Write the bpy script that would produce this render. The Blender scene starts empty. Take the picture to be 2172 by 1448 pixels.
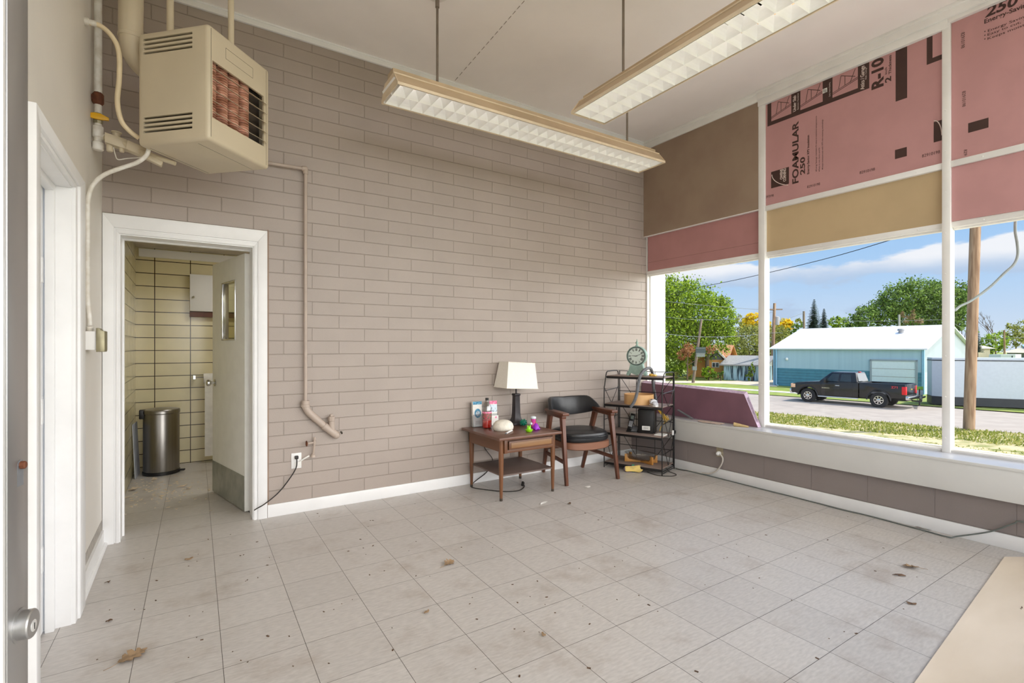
import bpy, bmesh, math, random
import numpy as np
from mathutils import Vector, Matrix
random.seed(4)
rng = np.random.default_rng(7)
SC = bpy.context.scene
COL = SC.collection
PI = math.pi

# ------------------------------------------------------------------ camera
FPX, CXP, HYP, CAMH = 1067.0, 1086.0, 735.5, 1.263
YAW = math.atan((1086 - 393) / FPX)
cd = bpy.data.cameras.new('camera')
cam = bpy.data.objects.new('camera', cd)
COL.objects.link(cam)
cam.location = (0, 0, CAMH)
cam.rotation_euler = (PI / 2, 0, -YAW)
cd.sensor_width = 36.0
cd.lens = 36.0 * FPX / 2172.0
cd.shift_y = (HYP - 724.0) / 2172.0
cd.clip_start = 0.02
cd.clip_end = 2000
SC.camera = cam
FW = Vector((math.sin(YAW), math.cos(YAW), 0))
RT = Vector((math.cos(YAW), -math.sin(YAW), 0))


def ray(px, py):
    return FW + RT * ((px - CXP) / FPX) - Vector((0, 0, 1)) * ((py - HYP) / FPX)


CAMP = Vector((0, 0, CAMH))


def pZ(px, py, z=0.0):
    r = ray(px, py); return CAMP + r * ((z - CAMH) / r.z)


def pY(px, py, y):
    r = ray(px, py); return CAMP + r * (y / r.y)


def pX(px, py, x):
    r = ray(px, py); return CAMP + r * (x / r.x)


def pD(px, py, d):
    return CAMP + ray(px, py) * d


# ------------------------------------------------------------------ view / world / sun
SC.view_settings.view_transform = 'Standard'
SC.view_settings.look = 'None'
SC.view_settings.gamma = 1
SC.view_settings.use_curve_mapping = False
SC.view_settings.exposure = 0.06
try:
    SC.cycles.use_denoising = True
    SC.cycles.max_bounces = 10
    SC.cycles.diffuse_bounces = 6
    SC.cycles.glossy_bounces = 4
    SC.cycles.transmission_bounces = 6
    SC.cycles.transparent_max_bounces = 16
    SC.cycles.sample_clamp_indirect = 6
    SC.cycles.caustics_reflective = False
    SC.cycles.caustics_refractive = False
except Exception:
    pass

SKY_FILL = 5.2      # added bright sky behind the camera, out of view, that lights the room
SUN_E = 4.2

w = bpy.data.worlds.new('sky'); SC.world = w
w.use_nodes = True
nt = w.node_tree
nt.nodes.clear()
def wn(t, **k):
    n = nt.nodes.new(t)
    for a, b in k.items(): setattr(n, a, b)
    return n
def wl(a, b): nt.links.new(a, b)
def wmath(op, a, b=None, c=None):
    n = wn('ShaderNodeMath', operation=op)
    for i, v in enumerate((a, b, c)):
        if v is None: continue
        if isinstance(v, (int, float)): n.inputs[i].default_value = v
        else: wl(v, n.inputs[i])
    return n.outputs[0]
tc = wn('ShaderNodeTexCoord')
sep = wn('ShaderNodeSeparateXYZ'); wl(tc.outputs['Generated'], sep.inputs[0])
Z = sep.outputs['Z']
ramp = wn('ShaderNodeValToRGB'); wl(Z, ramp.inputs[0])
cr = ramp.color_ramp
cr.elements[0].position = 0.0; cr.elements[0].color = (.66, .75, .87, 1)
cr.elements[1].position = 0.6; cr.elements[1].color = (.20, .42, .84, 1)
e = cr.elements.new(.10); e.color = (.46, .65, .90, 1)
e = cr.elements.new(.24); e.color = (.29, .55, .91, 1)
mp = wn('ShaderNodeMapping'); mp.inputs['Scale'].default_value = (6, 6, 17); mp.inputs['Location'].default_value = (1.3, .4, .2)
wl(tc.outputs['Generated'], mp.inputs[0])
nz = wn('ShaderNodeTexNoise'); nz.inputs['Scale'].default_value = 1.0; nz.inputs['Detail'].default_value = 7; nz.inputs['Roughness'].default_value = .55
wl(mp.outputs[0], nz.inputs['Vector'])
def gauss(c, s):
    d = wmath('DIVIDE', wmath('SUBTRACT', Z, c), s)
    return wmath('EXPONENT', wmath('MULTIPLY', wmath('MULTIPLY', d, d), -1.0))
band = wmath('ADD', wmath('MULTIPLY', gauss(.128, .024), .30), wmath('MULTIPLY', gauss(.062, .016), .16))
dens = wmath('ADD', wmath('ADD', nz.outputs['Fac'], band), -.02)
mr = wn('ShaderNodeMapRange', interpolation_type='SMOOTHSTEP'); wl(dens, mr.inputs[0]); mr.inputs[1].default_value = .58; mr.inputs[2].default_value = .67
cmask = mr.outputs[0]
# lit tops and blue-grey undersides of the cloud
mr2 = wn('ShaderNodeMapRange', interpolation_type='SMOOTHSTEP')
wl(wmath('ADD', Z, wmath('MULTIPLY', wmath('SUBTRACT', nz.outputs['Fac'], .5), .05)), mr2.inputs[0]); mr2.inputs[1].default_value = .108; mr2.inputs[2].default_value = .145
cc = wn('ShaderNodeMix', data_type='RGBA'); wl(mr2.outputs[0], cc.inputs[0])
cc.inputs[6].default_value = (.47, .60, .80, 1); cc.inputs[7].default_value = (.93, .93, .96, 1)
mix = wn('ShaderNodeMix', data_type='RGBA'); wl(wmath('MULTIPLY', cmask, .92), mix.inputs[0]); wl(ramp.outputs[0], mix.inputs[6]); wl(cc.outputs[2], mix.inputs[7])
# added white lobe of sky behind the camera, there to brighten the interior
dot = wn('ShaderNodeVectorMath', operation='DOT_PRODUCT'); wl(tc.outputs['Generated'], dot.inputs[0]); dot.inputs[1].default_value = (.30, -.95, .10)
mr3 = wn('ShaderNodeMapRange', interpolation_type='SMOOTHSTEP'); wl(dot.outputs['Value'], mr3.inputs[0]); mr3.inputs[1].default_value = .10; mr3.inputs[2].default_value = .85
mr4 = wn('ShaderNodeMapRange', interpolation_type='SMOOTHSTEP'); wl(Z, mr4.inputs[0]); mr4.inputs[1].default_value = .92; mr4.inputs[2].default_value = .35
hz = wn('ShaderNodeMix', data_type='RGBA'); wl(wmath('MULTIPLY', mr3.outputs[0], mr4.outputs[0]), hz.inputs[0]); wl(mix.outputs[2], hz.inputs[6]); hz.inputs[7].default_value = (SKY_FILL, SKY_FILL * .99, SKY_FILL * .985, 1)
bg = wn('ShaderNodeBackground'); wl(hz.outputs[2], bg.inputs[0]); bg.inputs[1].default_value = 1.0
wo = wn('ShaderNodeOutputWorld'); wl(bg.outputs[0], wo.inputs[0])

sd = bpy.data.lights.new('sun', 'SUN'); sd.energy = SUN_E; sd.angle = .009; sd.color = (1, .96, .9)
so = bpy.data.objects.new('sun', sd); COL.objects.link(so)
sdir = Vector((.70, -.36, 1.25)).normalized()
so.rotation_euler = sdir.to_track_quat('Z', 'Y').to_euler()


def portal(loc, rot, sx, sy):
    d = bpy.data.lights.new('sky_portal', 'AREA'); d.shape = 'RECTANGLE'; d.size = sx; d.size_y = sy
    d.cycles.is_portal = True
    o = bpy.data.objects.new('sky_portal', d); COL.objects.link(o); o.location = loc; o.rotation_euler = rot


portal((4.66, 1.95, 1.35), (0, PI / 2, 0), 1.8, 4.5)
portal((2.0, -.42, 1.7), (PI / 2, 0, 0), 5.2, 3.3)

# ------------------------------------------------------------------ mesh helpers
ORG = {}


class MB:
    def __init__(self): self.v = []; self.f = []

    def add(self, vs, fs):
        n = len(self.v); self.v += [Vector(p) for p in vs]; self.f += [tuple(i + n for i in q) for q in fs]; return self

    def box(self, x0, x1, y0, y1, z0, z1):
        return self.add([(x0, y0, z0), (x1, y0, z0), (x1, y1, z0), (x0, y1, z0), (x0, y0, z1), (x1, y0, z1), (x1, y1, z1), (x0, y1, z1)],
                        [(0, 3, 2, 1), (4, 5, 6, 7), (0, 1, 5, 4), (1, 2, 6, 5), (2, 3, 7, 6), (3, 0, 4, 7)])

    def obox(self, c, a, b, h):
        c, a, b, h = Vector(c), Vector(a), Vector(b), Vector(h)
        P = [c - a - b - h, c + a - b - h, c + a + b - h, c - a + b - h, c - a - b + h, c + a - b + h, c + a + b + h, c - a + b + h]
        return self.add(P, [(0, 3, 2, 1), (4, 5, 6, 7), (0, 1, 5, 4), (1, 2, 6, 5), (2, 3, 7, 6), (3, 0, 4, 7)])

    def hexa(self, P):
        return self.add(P, [(0, 3, 2, 1), (4, 5, 6, 7), (0, 1, 5, 4), (1, 2, 6, 5), (2, 3, 7, 6), (3, 0, 4, 7)])

    def bar(self, p, q, w, h, w2=None, h2=None, up=(0, 0, 1)):
        p, q = Vector(p), Vector(q); d = (q - p).normalized(); up = Vector(up)
        if abs(d.dot(up)) > .95: up = Vector((0, 1, 0))
        s = d.cross(up).normalized(); u = s.cross(d)
        w2 = w if w2 is None else w2; h2 = h if h2 is None else h2
        P = [p - s * w / 2 - u * h / 2, p + s * w / 2 - u * h / 2, p + s * w / 2 + u * h / 2, p - s * w / 2 + u * h / 2,
             q - s * w2 / 2 - u * h2 / 2, q + s * w2 / 2 - u * h2 / 2, q + s * w2 / 2 + u * h2 / 2, q - s * w2 / 2 + u * h2 / 2]
        return self.hexa(P)

    def tube(self, pts, r, n=8, cap=True):
        pts = [Vector(p) for p in pts]; m = len(pts)
        rr = r if isinstance(r, (list, tuple)) else [r] * m
        T = []
        for i in range(m):
            t = (pts[min(i + 1, m - 1)] - pts[max(i - 1, 0)])
            T.append(t.normalized() if t.length > 1e-9 else Vector((0, 0, 1)))
        ref = Vector((0, 0, 1)) if abs(T[0].z) < .9 else Vector((1, 0, 0))
        a = T[0].cross(ref).normalized(); vs = []; fs = []
        for i in range(m):
            a = (a - T[i] * a.dot(T[i]))
            a = a.normalized() if a.length > 1e-6 else T[i].orthogonal().normalized()
            b = T[i].cross(a)
            for k in range(n):
                g = 2 * PI * k / n
                vs.append(pts[i] + (a * math.cos(g) + b * math.sin(g)) * rr[i])
        for i in range(m - 1):
            for k in range(n):
                k2 = (k + 1) % n
                fs.append((i * n + k, i * n + k2, (i + 1) * n + k2, (i + 1) * n + k))
        if cap:
            fs.append(tuple(range(n - 1, -1, -1))); fs.append(tuple((m - 1) * n + k for k in range(n)))
        return self.add(vs, fs)

    def lathe(self, prof, c=(0, 0, 0), n=24, M=None, cap=True):
        c = Vector(c); vs = []; fs = []; m = len(prof)
        for (r, z) in prof:
            for k in range(n):
                g = 2 * PI * k / n; p = Vector((r * math.cos(g), r * math.sin(g), z))
                vs.append(c + (M @ p if M else p))
        for i in range(m - 1):
            for k in range(n):
                k2 = (k + 1) % n; fs.append((i * n + k, i * n + k2, (i + 1) * n + k2, (i + 1) * n + k))
        if cap:
            fs.append(tuple(range(n - 1, -1, -1))); fs.append(tuple((m - 1) * n + k for k in range(n)))
        return self.add(vs, fs)

    def ell(self, c, rx, ry, rz, n=16, m=10, M=None):
        prof = []
        c = Vector(c); vs = []; fs = []
        for i in range(1, m):
            t = -PI / 2 + PI * i / m
            for k in range(n):
                g = 2 * PI * k / n; p = Vector((rx * math.cos(t) * math.cos(g), ry * math.cos(t) * math.sin(g), rz * math.sin(t)))
                vs.append(c + (M @ p if M else p))
        lo = Vector((0, 0, -rz)); hi = Vector((0, 0, rz))
        vs.append(c + (M @ lo if M else lo)); vs.append(c + (M @ hi if M else hi))
        B = (m - 1) * n
        for i in range(m - 2):
            for k in range(n):
                k2 = (k + 1) % n; fs.append((i * n + k, i * n + k2, (i + 1) * n + k2, (i + 1) * n + k))
        for k in range(n):
            k2 = (k + 1) % n; fs.append((B, k2, k)); fs.append((B + 1, (m - 2) * n + k, (m - 2) * n + k2))
        return self.add(vs, fs)

    def prism(self, poly, fn, d0, d1):
        n = len(poly)
        vs = [fn(a, b, d0) for a, b in poly] + [fn(a, b, d1) for a, b in poly]
        fs = [tuple(range(n - 1, -1, -1)), tuple(range(n, 2 * n))] + [(i, (i + 1) % n, n + (i + 1) % n, n + i) for i in range(n)]
        return self.add(vs, fs)

    def face(self, pts):
        return self.add(pts, [tuple(range(len(pts)))])

    def mesh(self, name, off=Vector((0, 0, 0)), bevel=0, seg=2, smooth=True, recalc=True):
        me = bpy.data.meshes.new(name)
        me.from_pydata([p - off for p in self.v], [], self.f)
        bm = bmesh.new(); bm.from_mesh(me)
        if recalc: bmesh.ops.recalc_face_normals(bm, faces=bm.faces)
        if bevel:
            ed = [e for e in bm.edges if len(e.link_faces) == 2 and e.calc_face_angle(0) > .5]
            bmesh.ops.bevel(bm, geom=ed, offset=bevel, segments=seg, affect='EDGES', profile=.5, clamp_overlap=True)
        for f in bm.faces: f.smooth = smooth
        if smooth:
            for ed in bm.edges:
                if len(ed.link_faces) != 2 or ed.calc_face_angle(0) > .62: ed.smooth = False
        bm.to_mesh(me); bm.free()
        return me

    def build(self, name, mat, parent=None, **k):
        off = ORG.get(parent.name, Vector((0, 0, 0))) if parent else Vector((0, 0, 0))
        me = self.mesh(name, off, **k)
        o = bpy.data.objects.new(name, me); COL.objects.link(o)
        if isinstance(mat, str): mat = MAT[mat]
        me.materials.append(mat)
        if parent: o.parent = parent; ORG[o.name] = off
        return o


def tag(o, label=None, cat=None, group=None, kind=None):
    if label: o['label'] = label
    if cat: o['category'] = cat
    if group: o['group'] = group
    if kind: o['kind'] = kind
    return o


def thing(name, label, cat, loc=(0, 0, 0), rz=0, group=None, local=False):
    o = bpy.data.objects.new(name, None); COL.objects.link(o); o.empty_display_size = .1
    o.location = loc; o.rotation_euler = (0, 0, rz)
    ORG[o.name] = Vector((0, 0, 0)) if local else Vector(loc)
    return tag(o, label, cat, group)


def solo(name, mb, mat, label, cat, group=None, kind=None, **k):
    c = sum(mb.v, Vector()) / len(mb.v); c.z = min(p.z for p in mb.v)
    me = mb.mesh(name, c, **k)
    o = bpy.data.objects.new(name, me); COL.objects.link(o); o.location = c
    me.materials.append(MAT[mat] if isinstance(mat, str) else mat)
    ORG[o.name] = c
    return tag(o, label, cat, group, kind)


def struct(name, mb, mat, **k):
    o = mb.build(name, mat, **k); o['kind'] = 'structure'; return o


def cut(mb, cutters, name='cut'):
    """mb minus the cutters, as a new MB"""
    me = mb.mesh('tmp', smooth=False); a = bpy.data.objects.new('tmp', me); COL.objects.link(a)
    obs = [a]
    for c in cutters:
        m2 = c.mesh('tmpc', smooth=False); b = bpy.data.objects.new('tmpc', m2); COL.objects.link(b); obs.append(b)
        md = a.modifiers.new('b', 'BOOLEAN'); md.operation = 'DIFFERENCE'; md.object = b; md.solver = 'EXACT'
    dg = bpy.context.evaluated_depsgraph_get(); dg.update()
    r = bpy.data.meshes.new_from_object(a.evaluated_get(dg))
    out = MB(); out.v = [v.co.copy() for v in r.vertices]; out.f = [tuple(p.vertices) for p in r.polygons]
    for o in obs: bpy.data.objects.remove(o)
    return out


_glyph = {}


class Prints:
    """collects each printed word, block or line as its own small mesh"""
    def __init__(self): self.parts = []
    def new(self, name): self.parts.append((name, MB())); return self.parts[-1][1]
    def tube(self, *a, **k): return self.new('printed_line').tube(*a, **k)
    def box(self, *a): return self.new('printed_block').box(*a)
    def build(self, mat, parent):
        for n, m in self.parts: m.build(n, mat, parent, smooth=False, recalc=False)


def text(mb, s, org, ux, uy, length=None, cap=.05, bold=0.0, shear=0):
    """lettering: ux, uy unit vectors; stretched to length along ux, cap height along uy"""
    key = (s, bold, shear)
    if key not in _glyph:
        cu = bpy.data.curves.new('t', 'FONT'); cu.body = s; cu.size = 1; cu.offset = bold; cu.shear = shear; cu.resolution_u = 3
        o = bpy.data.objects.new('t', cu); COL.objects.link(o)
        dg = bpy.context.evaluated_depsgraph_get(); dg.update()
        me = bpy.data.meshes.new_from_object(o.evaluated_get(dg))
        _glyph[key] = ([v.co.copy() for v in me.vertices], [tuple(p.vertices) for p in me.polygons])
        bpy.data.objects.remove(o)
    vs, fs = _glyph[key]
    if isinstance(mb, Prints): mb = mb.new('lettering')
    if not vs: return
    x0 = min(p.x for p in vs); x1 = max(p.x for p in vs); ch = .69
    sy = cap / ch; sx = (length / (x1 - x0)) if length else sy
    org, ux, uy = Vector(org), Vector(ux), Vector(uy)
    mb.add([org + ux * ((p.x - x0) * sx) + uy * (p.y * sy) for p in vs], fs)


def smoothpath(pts, k=6):
    P = [Vector(p) for p in pts]; out = []
    for i in range(len(P) - 1):
        p0 = P[max(i - 1, 0)]; p1 = P[i]; p2 = P[i + 1]; p3 = P[min(i + 2, len(P) - 1)]
        for j in range(k):
            t = j / k
            out.append(.5 * ((2 * p1) + (p2 - p0) * t + (2 * p0 - 5 * p1 + 4 * p2 - p3) * t * t + (3 * p1 - p0 - 3 * p2 + p3) * t ** 3))
    out.append(P[-1]); return out


def copy_tree(o, parent=None):
    c = o.copy(); COL.objects.link(c)
    if parent: c.parent = parent
    for ch in list(o.children): copy_tree(ch, c)
    return c


# ------------------------------------------------------------------ materials
MAT = {}


def lin(c):
    return tuple(((x / 255) / 12.92 if x / 255 <= .04045 else ((x / 255 + .055) / 1.055) ** 2.4) for x in c)


def M(name, col, rough=.5, metal=0, var=.08, vs=9, bump=0, bs=70, spec=.5, coat=0, aniso=None, stretch=None, col2=None, ramp=(.4, .6)):
    m = bpy.data.materials.new(name); m.use_nodes = True; t = m.node_tree; b = t.nodes['Principled BSDF']
    L = lin(col)
    b.inputs['Roughness'].default_value = rough; b.inputs['Metallic'].default_value = metal
    b.inputs['Specular IOR Level'].default_value = spec; b.inputs['Coat Weight'].default_value = coat
    tcn = t.nodes.new('ShaderNodeTexCoord'); mpn = t.nodes.new('ShaderNodeMapping'); t.links.new(tcn.outputs['Object'], mpn.inputs[0])
    if stretch: mpn.inputs['Scale'].default_value = stretch
    n = t.nodes.new('ShaderNodeTexNoise'); n.inputs['Scale'].default_value = vs; n.inputs['Detail'].default_value = 5
    t.links.new(mpn.outputs[0], n.inputs['Vector'])
    r = t.nodes.new('ShaderNodeValToRGB'); t.links.new(n.outputs['Fac'], r.inputs[0])
    r.color_ramp.elements[0].position = ramp[0]; r.color_ramp.elements[1].position = ramp[1]
    if col2: a, c = L, lin(col2)
    else: a, c = tuple(x * (1 - var) for x in L), tuple(min(1, x * (1 + var)) for x in L)
    r.color_ramp.elements[0].color = (*a, 1); r.color_ramp.elements[1].color = (*c, 1)
    t.links.new(r.outputs[0], b.inputs['Base Color'])
    if bump:
        n2 = t.nodes.new('ShaderNodeTexNoise'); n2.inputs['Scale'].default_value = bs; n2.inputs['Detail'].default_value = 4
        t.links.new(mpn.outputs[0], n2.inputs['Vector'])
        bp = t.nodes.new('ShaderNodeBump'); bp.inputs['Strength'].default_value = 1; bp.inputs['Distance'].default_value = bump
        t.links.new(n2.outputs['Fac'], bp.inputs['Height']); t.links.new(bp.outputs[0], b.inputs['Normal'])
    MAT[name] = m
    return m


def mnode(t, op, a, b=None):
    n = t.nodes.new('ShaderNodeMath'); n.operation = op
    for i, v in enumerate((a, b)):
        if v is None: continue
        if isinstance(v, (int, float)): n.inputs[i].default_value = v
        else: t.links.new(v, n.inputs[i])
    return n.outputs[0]


def brickmat(name, axes, off, bw, rh, mortar, offset, col, col2, mcol, rough, msmooth=.2, bump=.003, skew=0, var=.1, vs=4, spec=.5, fine=.0006, fs=180, streak=None, dirt=None, mbump=1):
    m = bpy.data.materials.new(name); m.use_nodes = True; t = m.node_tree; b = t.nodes['Principled BSDF']; Lk = t.links.new
    tcn = t.nodes.new('ShaderNodeTexCoord'); s = t.nodes.new('ShaderNodeSeparateXYZ'); Lk(tcn.outputs['Object'], s.inputs[0])
    A = s.outputs[axes[0]]; B = s.outputs[axes[1]]
    a = mnode(t, 'SUBTRACT', A, off[0])
    if skew: a = mnode(t, 'SUBTRACT', a, mnode(t, 'MULTIPLY', B, skew))
    bb = mnode(t, 'SUBTRACT', B, off[1])
    cb = t.nodes.new('ShaderNodeCombineXYZ'); Lk(a, cb.inputs[0]); Lk(bb, cb.inputs[1])
    k = t.nodes.new('ShaderNodeTexBrick'); k.offset = offset; k.offset_frequency = 2; k.squash = 1
    k.inputs['Scale'].default_value = 1; k.inputs['Mortar Size'].default_value = mortar; k.inputs['Mortar Smooth'].default_value = msmooth
    k.inputs['Brick Width'].default_value = bw; k.inputs['Row Height'].default_value = rh; k.inputs['Bias'].default_value = 0
    k.inputs['Color1'].default_value = (*lin(col), 1); k.inputs['Color2'].default_value = (*lin(col2), 1); k.inputs['Mortar'].default_value = (*lin(mcol), 1)
    Lk(cb.outputs[0], k.inputs['Vector'])
    n = t.nodes.new('ShaderNodeTexNoise'); n.inputs['Scale'].default_value = vs; n.inputs['Detail'].default_value = 6
    if streak:
        mpn = t.nodes.new('ShaderNodeMapping'); mpn.inputs['Scale'].default_value = streak; Lk(tcn.outputs['Object'], mpn.inputs[0]); Lk(mpn.outputs[0], n.inputs['Vector'])
    else: Lk(tcn.outputs['Object'], n.inputs['Vector'])
    mr = t.nodes.new('ShaderNodeMapRange'); Lk(n.outputs['Fac'], mr.inputs[0]); mr.inputs[1].default_value = .3; mr.inputs[2].default_value = .7; mr.inputs[3].default_value = 1 - var; mr.inputs[4].default_value = 1 + var
    vm = t.nodes.new('ShaderNodeVectorMath'); vm.operation = 'SCALE'; Lk(k.outputs['Color'], vm.inputs[0]); Lk(mr.outputs[0], vm.inputs['Scale'])
    colout = vm.outputs[0]
    if dirt:
        n3 = t.nodes.new('ShaderNodeTexNoise'); n3.inputs['Scale'].default_value = dirt[1]; n3.inputs['Detail'].default_value = 8; n3.inputs['Roughness'].default_value = .65; Lk(tcn.outputs['Object'], n3.inputs['Vector'])
        m3 = t.nodes.new('ShaderNodeMapRange'); m3.interpolation_type = 'SMOOTHSTEP'; Lk(n3.outputs['Fac'], m3.inputs[0]); m3.inputs[1].default_value = dirt[2]; m3.inputs[2].default_value = dirt[3]; m3.inputs[4].default_value = dirt[4]
        mx = t.nodes.new('ShaderNodeMix'); mx.data_type = 'RGBA'; Lk(m3.outputs[0], mx.inputs[0]); Lk(colout, mx.inputs[6]); mx.inputs[7].default_value = (*lin(dirt[0]), 1)
        colout = mx.outputs[2]
    Lk(colout, b.inputs['Base Color'])
    b.inputs['Roughness'].default_value = rough; b.inputs['Specular IOR Level'].default_value = spec
    n2 = t.nodes.new('ShaderNodeTexNoise'); n2.inputs['Scale'].default_value = fs; n2.inputs['Detail'].default_value = 3; Lk(tcn.outputs['Object'], n2.inputs['Vector'])
    h = mnode(t, 'ADD', mnode(t, 'MULTIPLY', k.outputs['Fac'], -bump * mbump), mnode(t, 'MULTIPLY', n2.outputs['Fac'], fine))
    bp = t.nodes.new('ShaderNodeBump'); bp.inputs['Strength'].default_value = 1; bp.inputs['Distance'].default_value = 1
    Lk(h, bp.inputs['Height']); Lk(bp.outputs[0], b.inputs['Normal'])
    MAT[name] = m
    return m


def glassmat(name, tint=(1, 1, 1), gl=.05, rough=0.0):
    m = bpy.data.materials.new(name); m.use_nodes = True; t = m.node_tree; t.nodes.clear()
    a = t.nodes.new('ShaderNodeBsdfTransparent'); a.inputs[0].default_value = (*tint, 1)
    g = t.nodes.new('ShaderNodeBsdfGlossy'); g.inputs['Roughness'].default_value = rough
    x = t.nodes.new('ShaderNodeMixShader'); x.inputs[0].default_value = gl
    o = t.nodes.new('ShaderNodeOutputMaterial'); t.links.new(a.outputs[0], x.inputs[1]); t.links.new(g.outputs[0], x.inputs[2]); t.links.new(x.outputs[0], o.inputs[0])
    MAT[name] = m


def leafmat(name, cols, vs=None):
    m = bpy.data.materials.new(name); m.use_nodes = True; t = m.node_tree; b = t.nodes['Principled BSDF']
    g = t.nodes.new('ShaderNodeNewGeometry'); r = t.nodes.new('ShaderNodeValToRGB'); t.links.new(g.outputs['Random Per Island'], r.inputs[0])
    els = r.color_ramp.elements
    while len(els) < len(cols): els.new(.5)
    for i, c in enumerate(cols): els[i].position = i / (len(cols) - 1); els[i].color = (*lin(c), 1)
    t.links.new(r.outputs[0], b.inputs['Base Color']); b.inputs['Roughness'].default_value = .6; b.inputs['Specular IOR Level'].default_value = .3
    tr = t.nodes.new('ShaderNodeBsdfTranslucent'); t.links.new(r.outputs[0], tr.inputs[0])
    x = t.nodes.new('ShaderNodeMixShader'); x.inputs[0].default_value = .35
    o = t.nodes['Material Output']; t.links.new(b.outputs[0], x.inputs[1]); t.links.new(tr.outputs[0], x.inputs[2]); t.links.new(x.outputs[0], o.inputs[0])
    MAT[name] = m


def woodmat(name, c1, c2, rough=.4, scale=6, stretch=(1, 1, .12), bump=.0002):
    M(name, c1, rough, col2=c2, vs=scale, stretch=stretch, ramp=(.3, .7), bump=bump, bs=scale * 8)


brickmat('brick_paint', ('X', 'Z'), (.215, .0893 - .2032), .4060, .1016, .0038, .5, (172, 160, 151), (169, 157, 148), (162, 150, 140), .40, msmooth=.5, bump=.0042, var=.035, vs=3, spec=.4, fine=.0012, fs=130)
brickmat('block_paint', ('Y', 'Z'), (.1, -.11), .406, .2032, .004, .5, (146, 136, 133), (144, 134, 131), (143, 133, 130), .45, msmooth=.6, bump=.0022, var=.03, fine=.0012, fs=120)
brickmat('floor_tile', ('X', 'Y'), (.13 - .0148 * 2.59, 1.03 - .3116 * 2), .3045, .3116, .0012, 0, (200, 195, 190), (194, 189, 184), (92, 86, 80), .38, msmooth=.1, bump=.0008, skew=.0148, var=.10, vs=70, fine=.0002, fs=60, streak=(.35, 1.3, 1), dirt=((150, 134, 118), 2.6, .50, .78, .6))
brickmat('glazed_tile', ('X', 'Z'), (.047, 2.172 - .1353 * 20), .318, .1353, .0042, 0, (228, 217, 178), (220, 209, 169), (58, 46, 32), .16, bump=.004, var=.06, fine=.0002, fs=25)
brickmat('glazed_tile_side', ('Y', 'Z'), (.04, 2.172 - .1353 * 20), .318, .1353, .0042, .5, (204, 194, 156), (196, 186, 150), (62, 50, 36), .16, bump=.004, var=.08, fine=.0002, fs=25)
M('ceiling_paint', (245, 239, 235), .8, var=.03, vs=1.2)
M('white_paint', (238, 237, 235), .42, var=.02, vs=3, bump=.0004, bs=40)
M('white_gloss', (240, 240, 240), .35, var=.02, vs=5, bump=.0003, bs=90)
M('wall_cream', (226, 221, 213), .5, var=.03, vs=1.5, bump=.0003, bs=120)
M('apron_paint', (214, 213, 209), .5, var=.03, vs=2)
M('sill_paint', (196, 198, 205), .3, var=.05, vs=3)
M('frame_paint', (238, 236, 232), .42, var=.03, vs=4, bump=.0003, bs=60)
M('brown_panel', (156, 135, 115), .6, var=.05, vs=2.5, col2=(148, 125, 107))
M('tan_panel', (196, 172, 134), .6, var=.04, vs=3)
M('pink_foam', (192, 144, 143), .62, var=.03, vs=5)
M('pink_foam_dark', (180, 130, 128), .62, var=.03, vs=5)
M('purple_foam', (122, 86, 99), .6, var=.10, vs=2.5)
M('foam_edge', (196, 172, 194), .7, var=.14, vs=40)
M('print_dark', (66, 42, 36), .6, var=.05)
M('print_white', (232, 214, 206), .6, var=.02)
M('heater_beige', (205, 192, 166), .4, var=.03, vs=3)
M('dark_metal', (58, 50, 42), .6, var=.15)
M('black', (24, 23, 23), .4, var=.1)
M('black_wire', (30, 28, 28), .35, metal=.2, var=.1)
M('vinyl_black', (30, 31, 34), .33, var=.1, vs=20, bump=.0006, bs=30, spec=.6)
M('clay', (240, 194, 172), .75, col2=(188, 132, 106), vs=14, ramp=(.38, .62))
M('pipe_taupe', (184, 168, 155), .4, var=.05)
M('pipe_white', (232, 229, 222), .4, var=.05, vs=20, col2=(214, 208, 196))
M('rust', (104, 58, 34), .8, var=.25, vs=30)
M('brass', (152, 145, 118), .4, metal=.6, var=.15, vs=12)
M('yellow_plastic', (226, 172, 20), .4, var=.08)
M('aluminium', (176, 175, 174), .34, metal=.85, var=.07, vs=7, stretch=(1, 1, .25))
M('aluminium_bright', (226, 225, 222), .3, metal=.5, var=.05)
M('chrome', (214, 214, 214), .15, metal=1, var=.02)
M('steel_brushed', (150, 146, 141), .3, metal=1, var=.06, vs=60, stretch=(1, 1, .02))
M('kick_plate', (162, 164, 156), .4, metal=.4, var=.12, vs=9)
M('door_white', (238, 238, 234), .4, var=.02)
M('door_edge_worn', (232, 231, 226), .5, var=.03)
M('white_plastic', (238, 237, 234), .35, var=.02)
M('grey_plastic', (112, 114, 118), .4, var=.08, vs=30)
M('paper', (238, 236, 230), .7, var=.04, vs=20)
M('kraft', (196, 170, 120), .7, var=.1, vs=30)
M('chip', (214, 198, 176), .8, var=.14, vs=12)
M('leaf_dry', (152, 126, 96), .7, var=.25, vs=40)
M('leaf_dark', (96, 72, 52), .7, var=.25, vs=40)
M('louver_white', (250, 249, 245), .4, var=.03, vs=6)
M('reflector_tan', (196, 172, 140), .45, var=.08, vs=4)
M('reflector_edge', (226, 208, 180), .4, var=.05)
M('rod_grey', (132, 120, 108), .4, metal=.5, var=.1)
woodmat('walnut', (124, 82, 54), (92, 58, 38), .38, 5, (.25, .25, 1))
woodmat('walnut_top', (112, 78, 62), (92, 62, 50), .3, 5, (.2, 1, 1))
woodmat('walnut_leg', (128, 84, 52), (98, 62, 38), .38, 8, (1, 1, .1))
woodmat('walnut_panel', (152, 114, 76), (130, 94, 60), .4, 7, (.15, 1, 1))
woodmat('shelf_under', (108, 90, 82), (92, 76, 70), .5, 5, (.2, 1, 1))
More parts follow.
